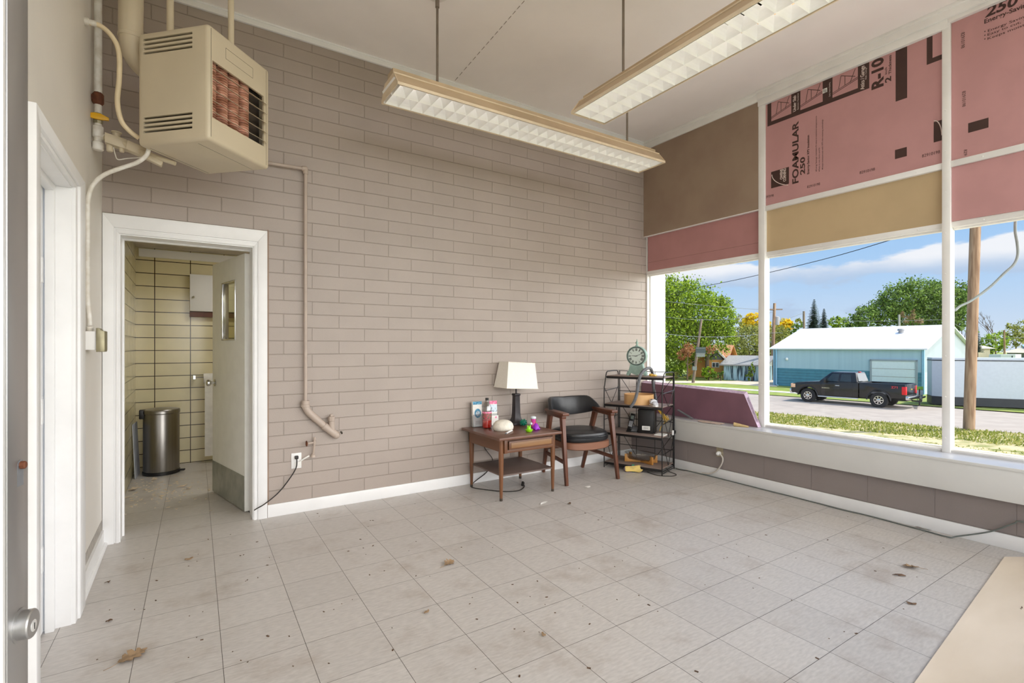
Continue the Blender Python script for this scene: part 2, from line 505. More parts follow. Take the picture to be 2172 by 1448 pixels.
woodmat('teak_dark', (112, 66, 44), (78, 44, 30), .36, 8, (1, 1, .12))
woodmat('teak_light', (146, 102, 80), (122, 82, 62), .42, 6, (.2, .2, 1))
woodmat('birch', (220, 176, 122), (206, 160, 104), .4, 4, (1, 1, .3))
woodmat('honey', (206, 150, 80), (184, 126, 60), .4, 6, (.4, .4, 1))
woodmat('shelf_board', (146, 128, 118), (126, 108, 100), .5, 5, (.3, 1, 1))
woodmat('plywood_sheet', (238, 224, 206), (214, 198, 176), .6, 3, (.35, 1, 1), .0003)
M('shade_linen', (240, 236, 226), .8, var=.02, vs=80)
M('bronze', (52, 48, 50), .4, metal=.3, var=.15)
M('shell_white', (232, 226, 212), .7, var=.08, vs=30, bump=.002, bs=90)
M('toy_green', (10, 120, 96), .35, var=.08)
M('toy_lime', (138, 216, 20), .35, var=.06)
M('toy_purple', (150, 30, 190), .35, var=.06)
M('toy_pink', (216, 80, 160), .35, var=.06)
M('toy_red', (232, 76, 96), .35, var=.06)
M('toy_white', (222, 236, 240), .35, var=.03)
M('label_blue', (44, 120, 160), .5, col2=(120, 184, 210), vs=60)
M('label_pink', (226, 92, 140), .5, col2=(240, 170, 196), vs=60)
M('label_pale', (214, 230, 240), .5, col2=(120, 140, 150), vs=50, ramp=(.45, .7))
M('label_multi', (196, 70, 96), .4, col2=(70, 110, 80), vs=70, ramp=(.42, .58))
M('soda', (226, 34, 20), .15, var=.05)
glassmat('clear_plastic', (.88, .88, .88), .22, .12)
glassmat('acrylic', (.92, .93, .94), .12, .05)
glassmat('pane', (.985, .99, .99), .012)
glassmat('door_glass', (.80, .78, .62), .10, .02)
glassmat('dish_glass', (.80, .80, .80), .22, .04)
M('clock_green', (150, 176, 164), .5, var=.12, vs=14)
M('clock_dark', (84, 100, 96), .5, var=.2)
M('clock_face', (194, 204, 194), .5, var=.05)
M('foam_grey', (104, 106, 110), .75, var=.12, vs=30)
M('shoe_yellow', (214, 164, 50), .5, var=.2, vs=30, col2=(240, 220, 150))
M('shoe_silver', (210, 210, 216), .35, var=.08, vs=30)
M('shoe_dark', (60, 60, 72), .6, var=.1)
M('shoe_lilac', (222, 196, 220), .6, var=.1, vs=20)
M('shoe_green', (40, 108, 74), .6, var=.15, vs=20)
M('shoe_sole', (206, 178, 96), .6, var=.15, vs=18)
M('phone_key', (176, 178, 182), .4, var=.05)
M('cord_yellow', (218, 172, 40), .5, var=.1)
M('cord_black', (34, 30, 28), .5, var=.1)
M('cord_grey', (110, 116, 112), .5, var=.1)
# outdoors
M('grass_ground', (126, 144, 54), .9, col2=(166, 164, 86), vs=1.1, ramp=(.45, .75), bump=.02, bs=14)
M('verge_ground', (124, 130, 60), .9, col2=(200, 182, 138), vs=1.6, ramp=(.36, .56), bump=.02, bs=14)
leafmat('grass_blade', [(92, 108, 30), (130, 142, 50), (158, 164, 74), (194, 184, 110)])
M('asphalt', (168, 156, 144), .9, var=.06, vs=1.5)
M('concrete_walk', (226, 220, 206), .9, var=.05, vs=1)
M('driveway', (214, 198, 174), .9, var=.06, vs=.7)
M('bark', (96, 78, 62), .9, var=.2, vs=6, stretch=(1, 1, .2))
M('pole_wood', (172, 142, 114), .85, col2=(134, 104, 80), vs=9, stretch=(1, 1, .12))
M('pole_grey', (122, 106, 92), .85, var=.2, vs=6, stretch=(1, 1, .15))
leafmat('leaf_maple', [(48, 70, 12), (100, 130, 22), (138, 166, 34), (176, 196, 66)])
leafmat('leaf_mid', [(44, 70, 28), (88, 118, 46), (118, 146, 60), (150, 174, 90)])
leafmat('leaf_yellow', [(200, 168, 20), (240, 204, 24), (248, 216, 50), (176, 172, 46)])
leafmat('leaf_olive', [(70, 80, 34), (122, 128, 56), (156, 160, 76), (180, 178, 100)])
leafmat('leaf_spruce', [(34, 56, 44), (62, 86, 70), (96, 118, 100)])
leafmat('leaf_twig', [(110, 92, 66), (148, 124, 92), (132, 120, 84)])
leafmat('leaf_russet', [(120, 76, 44), (166, 112, 70), (196, 148, 100)])
def metal_siding(name, c1, c2, vs):
    M(name, c1, .45, col2=c2, vs=vs, stretch=(3, 3, .02), ramp=(.35, .65), spec=.4)
metal_siding('siding_blue', (168, 196, 210), (158, 186, 202), 1.2)
metal_siding('siding_pale', (150, 162, 170), (145, 157, 165), 1.2)  # gable siding, colour toned down to offset the sun on that side
brickmat('siding_teal', ('Y', 'Z'), (0, 0), 60, .22, .012, 0, (70, 134, 156), (66, 128, 150), (44, 92, 112), .5, bump=.01, fine=0)
brickmat('siding_teal_sunlit', ('X', 'Z'), (0, 0), 60, .22, .012, 0, (178, 208, 216), (176, 206, 214), (140, 176, 190), .5, bump=.01, fine=0)  # teal wainscot with the sunlit gable's brightness put into its colour
metal_siding('roof_white', (226, 228, 232), (220, 223, 228), .5)
M('garage_door_paint', (214, 226, 232), .5, var=.02)
M('trim_blue', (130, 176, 204), .5, var=.03)
M('stucco_orange', (232, 168, 96), .8, var=.06, vs=2)
M('roof_brown', (176, 124, 86), .8, var=.1, vs=6)
M('roof_grey', (156, 154, 152), .85, var=.08, vs=6)
M('roof_tan', (206, 196, 172), .85, var=.06)
M('roof_blue', (126, 170, 224), .6, var=.05)
M('house_grey', (120, 126, 128), .8, var=.08)
M('shed_white', (176, 206, 218), .7, col2=(44, 66, 80), vs=5, stretch=(1.2, 1.2, .12), ramp=(.46, .6))
M('truck_black', (17, 18, 20), .22, var=.05, spec=.5, coat=.25)
M('truck_trim', (30, 30, 32), .5, var=.1)
M('truck_glass', (44, 56, 60), .06, var=.2, spec=.5)
M('tyre', (34, 34, 35), .8, var=.1)
M('tail_red', (214, 26, 34), .25, var=.05)
M('lamp_amber', (236, 190, 150), .25, var=.05)
M('gold', (206, 178, 70), .35, metal=.6, var=.05)
M('decal_red', (196, 40, 50), .4)
M('trailer_white', (196, 203, 211), .35, var=.02)
M('trailer_band', (38, 42, 50), .5, var=.1)
M('sign_dark', (44, 58, 60), .6, var=.15, vs=30)
M('sign_grey', (112, 118, 114), .6, var=.1)
M('sign_green', (170, 220, 70), .5, var=.05)
M('wire_grey', (96, 102, 104), .6)
M('cable_grey', (150, 158, 158), .55, var=.08)
# ================================================================== THE ROOM
V = Vector
WL, WB, XW = -.445, 4.115, 4.515        # left wall face, brick wall face, front of the window framing
CEIL, YF = 3.655, -.20                  # ceiling height, line of the street front behind the camera
m = MB(); m.box(-1.3, 4.7, -.4, 6.6, -.15, 0); struct('floor', m, 'floor_tile')
m = MB(); m.box(-.7, 4.62, -.4, 4.32, CEIL, CEIL + .15); struct('ceiling', m, 'ceiling_paint')
# added unseen canopy to block the sun, over the pavement on the two glazed sides
m = MB(); m.box(4.62, 6.3, -1.5, 4.6, CEIL - .02, CEIL + .2); m.box(-.9, 4.62, -1.5, -.4, CEIL - .02, CEIL + .2); struct('sun_block_canopy', m, 'white_paint')
# brick wall with the doorway to the washroom
m = MB()
m.box(-.645, -.364, WB, WB + .2, 0, CEIL); m.box(-.364, .42, WB, WB + .2, 2.0, CEIL); m.box(.42, 4.612, WB, WB + .2, 0, CEIL)
struct('wall_back', m, 'brick_paint')
m = MB(); m.box(4.66, 4.894, WB - .002, WB + .25, -1.9, CEIL); struct('wall_outside', m, 'white_paint')
# left wall with the doorway
m = MB()
m.box(WL - .2, WL, YF, 2.27, 0, CEIL); m.box(WL - .2, WL, 2.27, 3.04, 2.01, CEIL); m.box(WL - .2, WL, 3.04, WB, 0, CEIL)
struct('wall_left', m, 'wall_cream')
# low wall below the windows
m = MB(); m.box(4.317, 4.62, YF, WB, 0, .50); struct('wall_window', m, 'block_paint')
m = MB(); m.box(4.62, 4.72, -.4, WB, -1.9, .50); struct('wall_outside', m, 'white_paint')
m = MB(); m.box(4.305, 4.317, YF, WB, 0, .09); struct('baseboard_window', m, 'white_gloss', bevel=.002)
# street front behind the camera: header, posts, knee wall with panes
m = MB(); m.box(-.645, 4.62, YF - .1, YF, 3.35, CEIL); m.box(1.05, 4.62, YF - .1, YF, 0, .35); struct('wall_front', m, 'white_paint')
m = MB()
for x in (1.05, 2.2, 3.4, 4.56): m.box(x - .03, x + .03, YF - .08, YF, .35, 3.35)
m.box(1.05, 4.62, YF - .08, YF, 2.12, 2.17); m.box(-.6, -.24, YF - .08, YF, 0, 3.35); m.box(-.24, 1.02, YF - .08, YF, 2.12, 2.17)
fr = struct('window_front', m, 'frame_paint')
m = MB(); m.box(1.08, 4.53, YF - .045, YF - .04, .35, 2.12); m.box(-.24, 4.53, YF - .045, YF - .04, 2.17, 3.35); m.build('pane', 'pane', fr, smooth=False)

# crown trim
m = MB(); m.box(WL, 4.55, WB - .022, WB, 3.605, CEIL); m.box(WL, 4.55, WB - .03, WB, 3.64, CEIL); struct('trim_back', m, 'white_gloss', bevel=.003)
m = MB(); m.box(XW - .018, 4.6, 2.703, WB - .022, 3.562, CEIL); m.box(XW - .03, 4.6, 2.703, WB - .022, 3.625, CEIL)
m.box(XW - .03, 4.6, YF, 2.703, 3.575, CEIL); m.box(XW - .012, 4.6, 1.30, 2.703, 3.515, 3.575); m.box(XW - .012, 4.6, YF, 1.30, 3.545, 3.575); m.box(XW - .04, 4.6, YF, 2.703, 3.63, CEIL)
struct('trim_window', m, 'frame_paint', bevel=.003)
m = MB()
for k in range(16):
    a, b = pZ(1112 - k * 9.4, 2 + k * 10.8, CEIL - .001), pZ(1112 - (k + .62) * 9.4, 2 + (k + .62) * 10.8, CEIL - .001); m.bar(a, b, .004, .002, .002, .002)
struct('trim_crack', m, M('crack', (120, 108, 98), .9))
# baseboards
m = MB(); m.box(.512, 4.305, WB - .014, WB, 0, .093); struct('baseboard_back', m, 'white_gloss', bevel=.002)
m = MB(); m.box(WL, WL + .013, 3.19, WB - .02, 0, .10); m.tube([(WL + .018, 3.19, .008), (WL + .018, WB - .02, .008)], .014, 8)
b = struct('baseboard_left', m, 'white_gloss')
m = MB(); m.box(WL, WL + .002, 3.19, WB - .03, .105, .165); s = struct('trim_left', m, M('bare_strip', (172, 166, 158), .8, var=.12, vs=20))

# ---- washroom doorway casing
def casing(m, u0, u1, i0, i1, zt, zi, fn, steps):
    # fn(u, depth, z) -> point; steps: (inset fraction, depth) profile
    for (k0, k1, d) in steps:
        a0 = u0 + (i0 - u0) * k0; a1 = u0 + (i0 - u0) * k1
        b0 = u1 + (i1 - u1) * k0; b1 = u1 + (i1 - u1) * k1
        t0 = zt + (zi - zt) * k0; t1 = zt + (zi - zt) * k1
        for poly in ([(a0, 0), (a1, 0), (a1, t1), (a0, t0)], [(b1, 0), (b0, 0), (b0, t0), (b1, t1)], [(a1, t1), (b1, t1), (b0, t0), (a0, t0)]):
            n = len(poly)
            m.add([fn(u, 0, z) for u, z in poly] + [fn(u, d, z) for u, z in poly],
                  [tuple(range(n)), tuple(range(2 * n - 1, n - 1, -1))] + [(i, (i + 1) % n, n + (i + 1) % n, n + i) for i in range(n)])
m = MB(); casing(m, -.442, .508, -.359, .419, 2.117, 1.995, lambda u, d, z: V((u, WB - d, z)), [(0, .70, .020), (.70, .82, .012), (.82, 1, .017)])
struct('trim_door', m, 'white_gloss', bevel=.0015)
m = MB(); m.box(-.364, -.352, WB - .005, WB + .2, 0, 2.0); m.box(.412, .424, WB - .005, WB + .2, 0, 2.0); m.box(-.352, .412, WB - .005, WB + .2, 1.988, 2.0)
m.box(-.352, -.342, WB + .12, WB + .15, 0, 1.988); m.box(-.342, .412, WB + .12, WB + .15, 1.978, 1.988)
struct('trim_jamb', m, 'white_gloss')
m = MB(); m.box(.510, .520, WB - .004, WB + .0, 0, 2.13); struct('trim_gap', m, M('gap_brown', (150, 128, 112), .7))
# ---- left doorway: deep white casing, jamb, stop and closed slab
m = MB(); casing(m, 2.235, 3.20, 2.309, 3.012, 2.065, 1.991, lambda u, d, z: V((WL + d, u, z)), [(0, .75, .036), (.75, 1, .026)])
struct('trim_side_door', m, 'white_gloss', bevel=.002)
m = MB(); m.box(-.645, WL + .012, 3.006, 3.04, 0, 1.985); m.box(-.645, WL + .012, 2.27, 2.315, 0, 1.985); m.box(-.645, WL + .012, 2.27, 3.04, 1.985, 2.01)
m.box(-.520, -.488, 2.978, 3.0065, 0, 1.985); m.box(-.520, -.488, 2.315, 2.978, 1.957, 1.985); struct('trim_side_jamb', m, 'white_gloss', bevel=.002)
d = thing('door_1', None, None, (-.6, 2.99, 0)); d['kind'] = 'structure'
m = MB(); m.box(-.57, -.526, 2.325, 2.99, .01, 1.975); m.build('door_leaf', 'white_gloss', d)
for z in (1.60, .98, .33):
    m = MB(); m.box(-.527, -.5235, 2.955, 2.985, z - .055, z + .055); m.build('hinge', 'white_gloss', d)

# ---- window wall framing: bays from the corner: 2.703-4.115, 1.339-2.643, -.05-1.289
GX = 4.575
mull = [(2.643, 2.703), (1.289, 1.336), (-.10, -.05)]
m = MB()
for a, b2 in mull: m.box(XW, 4.60, a, b2, .513, 3.56)
for a, b2 in ((1.336, 2.643), (-.05, 1.289)):
    m.box(XW + .006, 4.60, a, b2, 2.530, 2.573)
for a, b2 in ((2.703, 4.085), (1.336, 2.643), (-.05, 1.289)):
    m.box(XW + .03, 4.60, a, b2, 2.108, 2.148); m.box(XW + .055, 4.61, a, b2, 2.094, 2.11)
    m.box(XW + .015, 4.60, a, b2, .515, .535); m.tube([(XW + .02, a, .532), (XW + .02, b2, .532)], .011, 8)
m.box(4.60, 4.612, 4.085, WB, .515, 2.56); m.box(4.56, 4.612, 4.098, WB, .515, 2.56)
m.box(4.612, 4.66, 4.09, WB + .1, .515, 3.6)
m.box(4.60, 4.64, -.1, WB, .50, .545)
struct('window_frame', m, 'frame_paint', bevel=.002)
m = MB()
for a, b2 in mull:
    for k in range(9): m.lathe([(.0055, 0), (.004, .003), (0, .0035)], (XW, (a + b2) / 2 + .004, .62 + k * .29), 8, Matrix.Rotation(-PI / 2, 3, 'Y'), cap=False)
for a, b2 in ((1.336, 2.643), (-.05, 1.289)):
    for k in range(4):
        for z, x in ((2.551, XW + .006), (2.127, XW + .03)): m.lathe([(.0055, 0), (.004, .003), (0, .0035)], (x, a + .15 + k * .34, z), 8, Matrix.Rotation(-PI / 2, 3, 'Y'), cap=False)
struct('trim_rivet', m, 'frame_paint')
for n, (a, b2) in enumerate(((2.703, 4.10), (1.336, 2.643), (-.05, 1.289), (-.2, -.1))):
    m = MB(); m.box(GX + .006, GX + .011, a, b2, .53, 2.10); struct('window_%d' % (n + 1), m, 'pane', smooth=False)
# sill board and its hanging apron
m = MB(); m.box(4.272, 4.60, YF, 4.095, .500, .517); struct('window_sill', m, 'sill_paint', bevel=.002)
m = MB(); m.box(4.268, 4.290, YF, 4.095, .303, .515); m.box(4.264, 4.270, YF, 4.095, .497, .517); struct('trim_apron', m, 'apron_paint', bevel=.0015)

# ---- panels filling the upper lights
m = MB(); m.box(XW, 4.60, 2.703, WB - .001, 2.556, 3.57)
struct('wall_panel', m, 'brown_panel')
m = MB(); m.box(XW + .001, 4.60, 2.703, WB - .001, 2.548, 2.556); struct('trim_panel', m, 'frame_paint')
m = MB(); m.box(4.553, 4.598, 1.336, 2.643, 2.148, 2.53); struct('wall_panel', m, 'tan_panel')
def foam(label, a, b2, z0, z1, x, mat='pink_foam'):
    c = V((x, (a + b2) / 2, z0)); o = thing('insulation_board', label, 'insulation board', c, group='pink foam boards in the window wall')
    mm = MB(); mm.box(x, x + .045, a, b2, z0, z1); mm.build('board', mat, o, smooth=False)
    return o
fb1 = foam('plain pink foam strip under the brown panel by the corner', 2.705, 4.083, 2.148, 2.548, 4.553, 'pink_foam_dark')
m = MB(); m.box(4.5522, 4.5532, 2.705, 4.083, 2.248, 2.2495); m.build('seam', 'print_dark', fb1)
fb2 = foam('large printed pink foam board with FOAMULAR lettering reading upwards', 1.337, 2.642, 2.574, 3.57, 4.535)
fb3 = foam('printed pink foam board with 250 lettering, above the plain pink one', -.048, 1.288, 2.574, 3.57, 4.535)
fb4 = foam('plain pink foam board over the window with the big utility pole', -.048, 1.288, 2.148, 2.529, 4.540)
PX = 4.535
# printing, mapped from the board's own height and width
ink = Prints(); wht = Prints(); pale = Prints()
def bp(cx, cy, sc=4.021, ox=1600, oy=80, x=PX - .0012): return pX(ox + cx / sc, oy + cy / sc, x)
ZU, YL = V((0, 0, 1)), V((0, 1, 0))
def up_text(mb, s, base, capx, y0, y1, bold=0.0, d=0, **k):
    p = bp(base, y0); q = bp(base, y1); c = bp(capx, y0)
    text(mb, s, p + V((-d, 0, 0)), ZU, YL, q.z - p.z, c.y - p.y, bold, **k)
def rect(mb, p, q, d=0):
    x = PX - .0012 - d
    mb.box(x, x + .0008, min(p.y, q.y), max(p.y, q.y), min(p.z, q.z), max(p.z, q.z))
up_text(ink, 'FOAMULAR', 375, 325, 1235, 708, .03)
up_text(ink, '250', 430, 392, 1162, 1012, .03)
up_text(ink, 'Energy-Saving XPS Insulation', 468, 450, 1160, 828, .02)
up_text(ink, 'Energy Savings: maintains R-value in extreme temperatures', 533, 521, 1128, 665)
up_text(ink, 'Easy to cut, form and fit', 558, 546, 1126, 935)
up_text(ink, 'Keeps moisture out with XPS rain-resisting technology', 586, 574, 1112, 695)
for bx, by in ((530, 1140), (555, 1140), (582, 1124)): rect(ink, bp(bx - 5, by), bp(bx + 2, by - 8))
rect(ink, bp(143, 1285), bp(295, 1100))
up_text(wht, 'OWENS', 243, 220, 1205, 1118, .02, .001); up_text(wht, 'CORNING', 270, 247, 1222, 1112, .02, .001)
arc = [bp(150 + 138 * (1 - math.cos(i * PI / 20)), 1168 + 88 * math.sin(i * PI / 20)) + V((-.001, 0, 0)) for i in range(11)]
wht.tube(arc, .003, 4)
# dark border with picture squares and captions
zlow = bp(112, 758).z; ztop = 3.514
rect(ink, V((0, bp(112, 0).y, zlow)), V((0, bp(980, 0).y, ztop)))
for (xa, xb) in ((145, 315), (393, 583), (667, 883)):
    rect(pale, V((0, bp(xa, 0).y, zlow + .035)), V((0, bp(xb, 0).y, ztop)), .0006)
up_text(wht, 'Under Slab', 355, 330, 625, 490, .015, .0012); up_text(wht, 'Attics / Garage', 938, 905, 437, 235, .015, .0012)
up_text(wht, 'Basements / Foundations', 378, 366, 610, 470, 0, .0012); up_text(wht, 'Cavity / Interior Sheathing', 648, 636, 500, 380, 0, .0012); up_text(wht, 'Walls / Ceilings', 958, 946, 355, 255, 0, .0012)
up_text(ink, 'R-10', 1097, 1003, 412, 158, .04); up_text(ink, '2', 1165, 1116, 370, 325, .03); up_text(ink, 'inch', 1131, 1113, 310, 250, .02); up_text(ink, 'Thickness', 1168, 1145, 305, 145, .02)
rect(ink, V((0, bp(1205, 0).y, bp(1205, 545).z)), V((0, bp(1303, 0).y, ztop)))
rect(ink, bp(1200, 1035), bp(1300, 930))
zz = bp(1470, 232).z
rect(ink, V((0, bp(1470, 0).y, zz)), V((0, 1.34, ztop))); rect(pale, V((0, bp(1520, 0).y, zz + .035)), V((0, 1.34, ztop)), .0006)
rect(ink, V((0, bp(1530, 0).y, bp(1530, 893).z)), V((0, 1.34, bp(1530, 720).z)))
arc = [V((PX - .0022, bp(1530, 0).y + (1.342 - bp(1530, 0).y) * math.sin(i * PI / 20), bp(1530, 850).z + .12 * math.cos(i * PI / 20))) for i in range(11)]
wht.tube(arc, .003, 4)
def num(xa, xb, y): p = bp(xa, y); q = bp(xb, y); text(ink, '82910198', p, V((0, -1, 0)), ZU, p.y - q.y, .022)
num(450, 560, 1283); num(898, 1028, 1163); num(1430, 1583, 1022); num(88, 165, 1372)
# thin sketch lines inside the picture squares: floor joists, a leaning sheet, roof boards
def ln(a, b2): sk.tube([V((PX - .0022, *a)), V((PX - .0022, *b2))], .0022, 4)
for (xa, xb) in ((145, 315), (393, 583), (667, 883)):
    ya, yb2 = bp(xa, 0).y, bp(xb, 0).y; w_ = ya - yb2; h_ = ztop - zlow - .035; zb = zlow + .035; sk = ink.new('line_drawing')
    ln((ya, zb + .15 * h_), (yb2, zb + .45 * h_)); ln((ya, zb + .22 * h_), (yb2, zb + .52 * h_))
    ln((ya - .25 * w_, zb + .3 * h_), (ya - .35 * w_, zb + .9 * h_)); ln((ya - .7 * w_, zb + .4 * h_), (ya - .9 * w_, zb + .95 * h_)); ln((ya - .5 * w_, zb + .36 * h_), (ya - .5 * w_, zb + .8 * h_)); ln((ya - .35 * w_, zb + .9 * h_), (ya - .9 * w_, zb + .6 * h_))
ink.build('print_dark', fb2); wht.build('print_white', fb2); pale.build('pink_foam', fb2)
m = MB(); rect(m, bp(583, 478), bp(622, 425), .0025); st = m.build('barcode_sticker', 'paper', fb2, smooth=False)
m = MB()
for k in range(6):
    p = bp(590 + k * 5, 468); q = bp(592 + k * 5, 440); rect(m, p, q, .0035)
m.build('barcode', 'black', st, smooth=False)
# board with the upright 250
ink = Prints()
bq = lambda cx, cy: bp(cx, cy, 3.016, 1980, 0)
YR = V((0, -1, 0))
def flat_text(s, xa, xb, y, cap, **k): p = bq(xa, y); q = bq(xb, y); text(ink, s, p, YR, ZU, p.y - q.y if xb else None, cap, **k)
flat_text('250', 330, 545, 112, .064, bold=.03, shear=.2); flat_text('Energy-Saving XPS Insulation', 325, 990, 152, .028, bold=.02)
flat_text('Energy Savings: maintains R-value', 348, 1020, 205, .017); flat_text('Easy to cut, form and fit', 346, 820, 230, .017); flat_text('Keeps moisture out with XPS', 346, 960, 256, .017)
for y_ in (210, 234, 258): 
    p = bq(325, y_); ink.box(p.x, p.x + .0008, p.y - .006, p.y, p.z + .005, p.z + .011)
def downnum(xb, xc, ya, yb2, s='82910198'):
    p = bq(xb, ya); q = bq(xb, yb2); c = bq(xc, ya); text(ink, s, p, V((0, 0, -1)), YR, p.z - q.z, p.y - c.y)
downnum(176, 200, 212, 312); downnum(184, 206, 586, 685); downnum(195, 215, 958, 996, '829')
p, q = bq(222, 850), bq(352, 780); ink.box(p.x, p.x + .0008, q.y, p.y, p.z, q.z + .03)
ink.build('print_dark', fb3)

# ---- plywood sheet lying on the tiles by the window wall
m = MB()
P = [V((4.116, .92, 0)), V((1.76, .712, 0)), V((1.80, -.19, 0)), V((4.25, -.19, 0)), V((4.25, .83, 0))]
m.add([p + V((0, 0, .0005)) for p in P] + [p + V((0, 0, .007)) for p in P], [(0, 1, 2, 3, 4), (9, 8, 7, 6, 5)] + [(i, (i + 1) % 5, 5 + (i + 1) % 5, 5 + i) for i in range(5)])
solo('plywood_sheet', m, 'plywood_sheet', 'thin tan plywood sheet lying on the floor tiles by the window wall', 'plywood', smooth=False)

# ---- washroom shell
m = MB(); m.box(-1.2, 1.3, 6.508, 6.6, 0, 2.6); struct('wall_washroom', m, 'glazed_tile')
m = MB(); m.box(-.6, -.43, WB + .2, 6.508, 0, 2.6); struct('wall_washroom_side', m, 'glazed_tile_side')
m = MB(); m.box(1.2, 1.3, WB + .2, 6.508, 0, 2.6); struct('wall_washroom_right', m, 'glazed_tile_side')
m = MB(); m.box(-.6, 1.3, WB + .19, 6.6, 2.30, 2.5); struct('ceiling_washroom', m, M('washroom_ceiling', (196, 188, 178), .7))
m = MB(); m.box(-.405, 1.2, 6.488, 6.508, 2.205, 2.288); struct('trim_washroom', m, 'white_paint')
m = MB(); m.box(.45, .95, 5.0, 5.6, 2.275, 2.30)  # glowing panel added out of sight to brighten the washroom
glow_mat = bpy.data.materials.new('added_glow'); glow_mat.use_nodes = True
lb = glow_mat.node_tree.nodes['Principled BSDF']; lb.inputs['Emission Color'].default_value = (1, .99, .97, 1); lb.inputs['Emission Strength'].default_value = 10.0
MAT['added_glow'] = glow_mat
tube_mat = bpy.data.materials.new('lamp_tube'); tube_mat.use_nodes = True
lb = tube_mat.node_tree.nodes['Principled BSDF']; lb.inputs['Emission Color'].default_value = (1, .99, .97, 1); lb.inputs['Emission Strength'].default_value = 3.2  # glow added to the tubes to help light the room
MAT['lamp_tube'] = tube_mat
solo('added_light', m, 'added_glow', 'flat square added light, unseen behind the open washroom door', 'ceiling light')
# washroom door leaf, open inwards
d = thing('door_2', None, None, (.41, 4.315, 0)); d['kind'] = 'structure'
hp = V((.379, 4.318, 0)); fp = V((.200, 5.10, 0)); du = (fp - hp); dw = du.length; du.normalize(); dn = V((du.y, -du.x, 0))
if dn.x < 0: dn = -dn
m = MB(); m.add([hp + V((0, 0, .01)), hp + dn * .042 + V((0, 0, .01)), fp + dn * .042 + V((0, 0, .01)), fp + V((0, 0, .01)),
                 hp + V((0, 0, 1.975)), hp + dn * .042 + V((0, 0, 1.975)), fp + dn * .042 + V((0, 0, 1.975)), fp + V((0, 0, 1.975))],
                [(0, 3, 2, 1), (4, 5, 6, 7), (0, 1, 5, 4), (1, 2, 6, 5), (2, 3, 7, 6), (3, 0, 4, 7)])
def dp(px, py):
    r = ray(px, py); t = (hp - CAMP).dot(dn) / r.dot(dn); return CAMP + r * t
def dcoord(px, py): p = dp(px, py); return (p - hp).dot(du), p.z
a0, za = dcoord(499.5, 593); a1, zb = dcoord(471.5, 722)
win = MB(); 
def dbox(mb, u0, u1, z0, z1, d0, d1):
    mb.add([hp + du * u + dn * k + V((0, 0, z)) for z in (z0, z1) for (u, k) in ((u0, d0), (u1, d0), (u1, d1), (u0, d1))], [(0, 3, 2, 1), (4, 5, 6, 7), (0, 1, 5, 4), (1, 2, 6, 5), (2, 3, 7, 6), (3, 0, 4, 7)])
dbox(win, a0, a1, zb, za, -.05, .09)
cut(m, [win]).build('door_leaf', 'door_white', d, smooth=False)
m = MB(); t_ = .012
for (u0, u1, z0, z1) in ((a0 - .002, a0 + t_, zb, za), (a1 - t_, a1 + .002, zb, za), (a0, a1, zb, zb + t_), (a0, a1, za - t_, za)): dbox(m, u0, u1, z0, z1, -.006, .046)
f_ = m.build('window_frame', 'chrome', d, bevel=.002)
m = MB(); dbox(m, a0, a1, zb, za, .018, .022); m.build('pane', 'door_glass', f_, smooth=False)
m = MB(); dbox(m, .004, dw - .004, .012, dcoord(470, 985)[1], -.003, 0); m.build('kick_plate', 'kick_plate', d)
ku, kz = dcoord(461, 812)
m = MB(); R_ = dn.to_track_quat('-Z', 'Y').to_matrix()
m.lathe([(.03, 0), (.032, .004), (.012, .010), (.011, .03), (.022, .036), (.029, .05), (.026, .062), (.012, .068), (0, .069)], hp + du * (dw - .07) + V((0, 0, kz)), 18, R_, cap=False); m.build('knob', 'chrome', d)
for z in (1.75, .93, .25):
    m = MB(); m.tube([hp + dn * .046 + V((.004, -.006, z - .05)), hp + dn * .046 + V((.004, -.006, z + .05))], .007, 8); m.build('hinge', 'door_edge_worn', d)

# ---- aluminium street door standing open beside the camera
DE = V((-.145, .755, 0)); dt = V((.174, .985, 0)).normalized(); dnn = V((dt.y, -dt.x, 0))
d = thing('door_3', None, None, DE - dt * .9); d['kind'] = 'structure'
def D3(a, k, z): return DE - dt * a + dnn * k + V((0, 0, z))
def d3box(mb, a0, a1, k0, k1, z0, z1): mb.add([D3(a, k, z) for z in (z0, z1) for (a, k) in ((a0, k0), (a1, k0), (a1, k1), (a0, k1))], [(0, 3, 2, 1), (4, 5, 6, 7), (0, 1, 5, 4), (1, 2, 6, 5), (2, 3, 7, 6), (3, 0, 4, 7)])
m = MB(); d3box(m, 0, .043, -.045, 0, .005, 2.1); d3box(m, .85, .90, -.045, 0, .005, 2.1); d3box(m, .043, .85, -.045, 0, .005, .2); d3box(m, .043, .85, -.045, 0, 2.0, 2.1)
m.build('stile', 'aluminium', d, bevel=.001)
m = MB(); d3box(m, .043, .058, -.03, -.004, .2, 2.0); m.tube([D3(.047, -.004, .2), D3(.047, -.004, 2.0)], .0035, 8); m.build('glazing_bead', 'aluminium_bright', d)
m = MB(); d3box(m, .05, .84, -.026, -.020, .2, 2.0); m.build('pane', 'pane', d, smooth=False)
def d3z(px, py):
    r = ray(px, py); t = (DE - CAMP).dot(dnn) / r.dot(dnn); return CAMP + r * t
lp = d3z(41, 1326); RX = dnn.to_track_quat('Z', 'Y').to_matrix()
m = MB(); m.lathe([(.0175, 0), (.0175, .001), (.0148, .0015), (.0148, .0055), (.0150, .006), (.0150, .0105), (.0140, .0118), (0, .0118)], lp, 32, RX, cap=False); lk = m.build('lock_cylinder', 'aluminium', d)
m = MB(); m.lathe([(.0062, .0115), (.0062, .0122), (.0050, .0126), (0, .0124)], lp + V((0, 0, -.0025)), 20, RX, cap=False); kp = m.build('key_plug', 'aluminium_bright', lk)
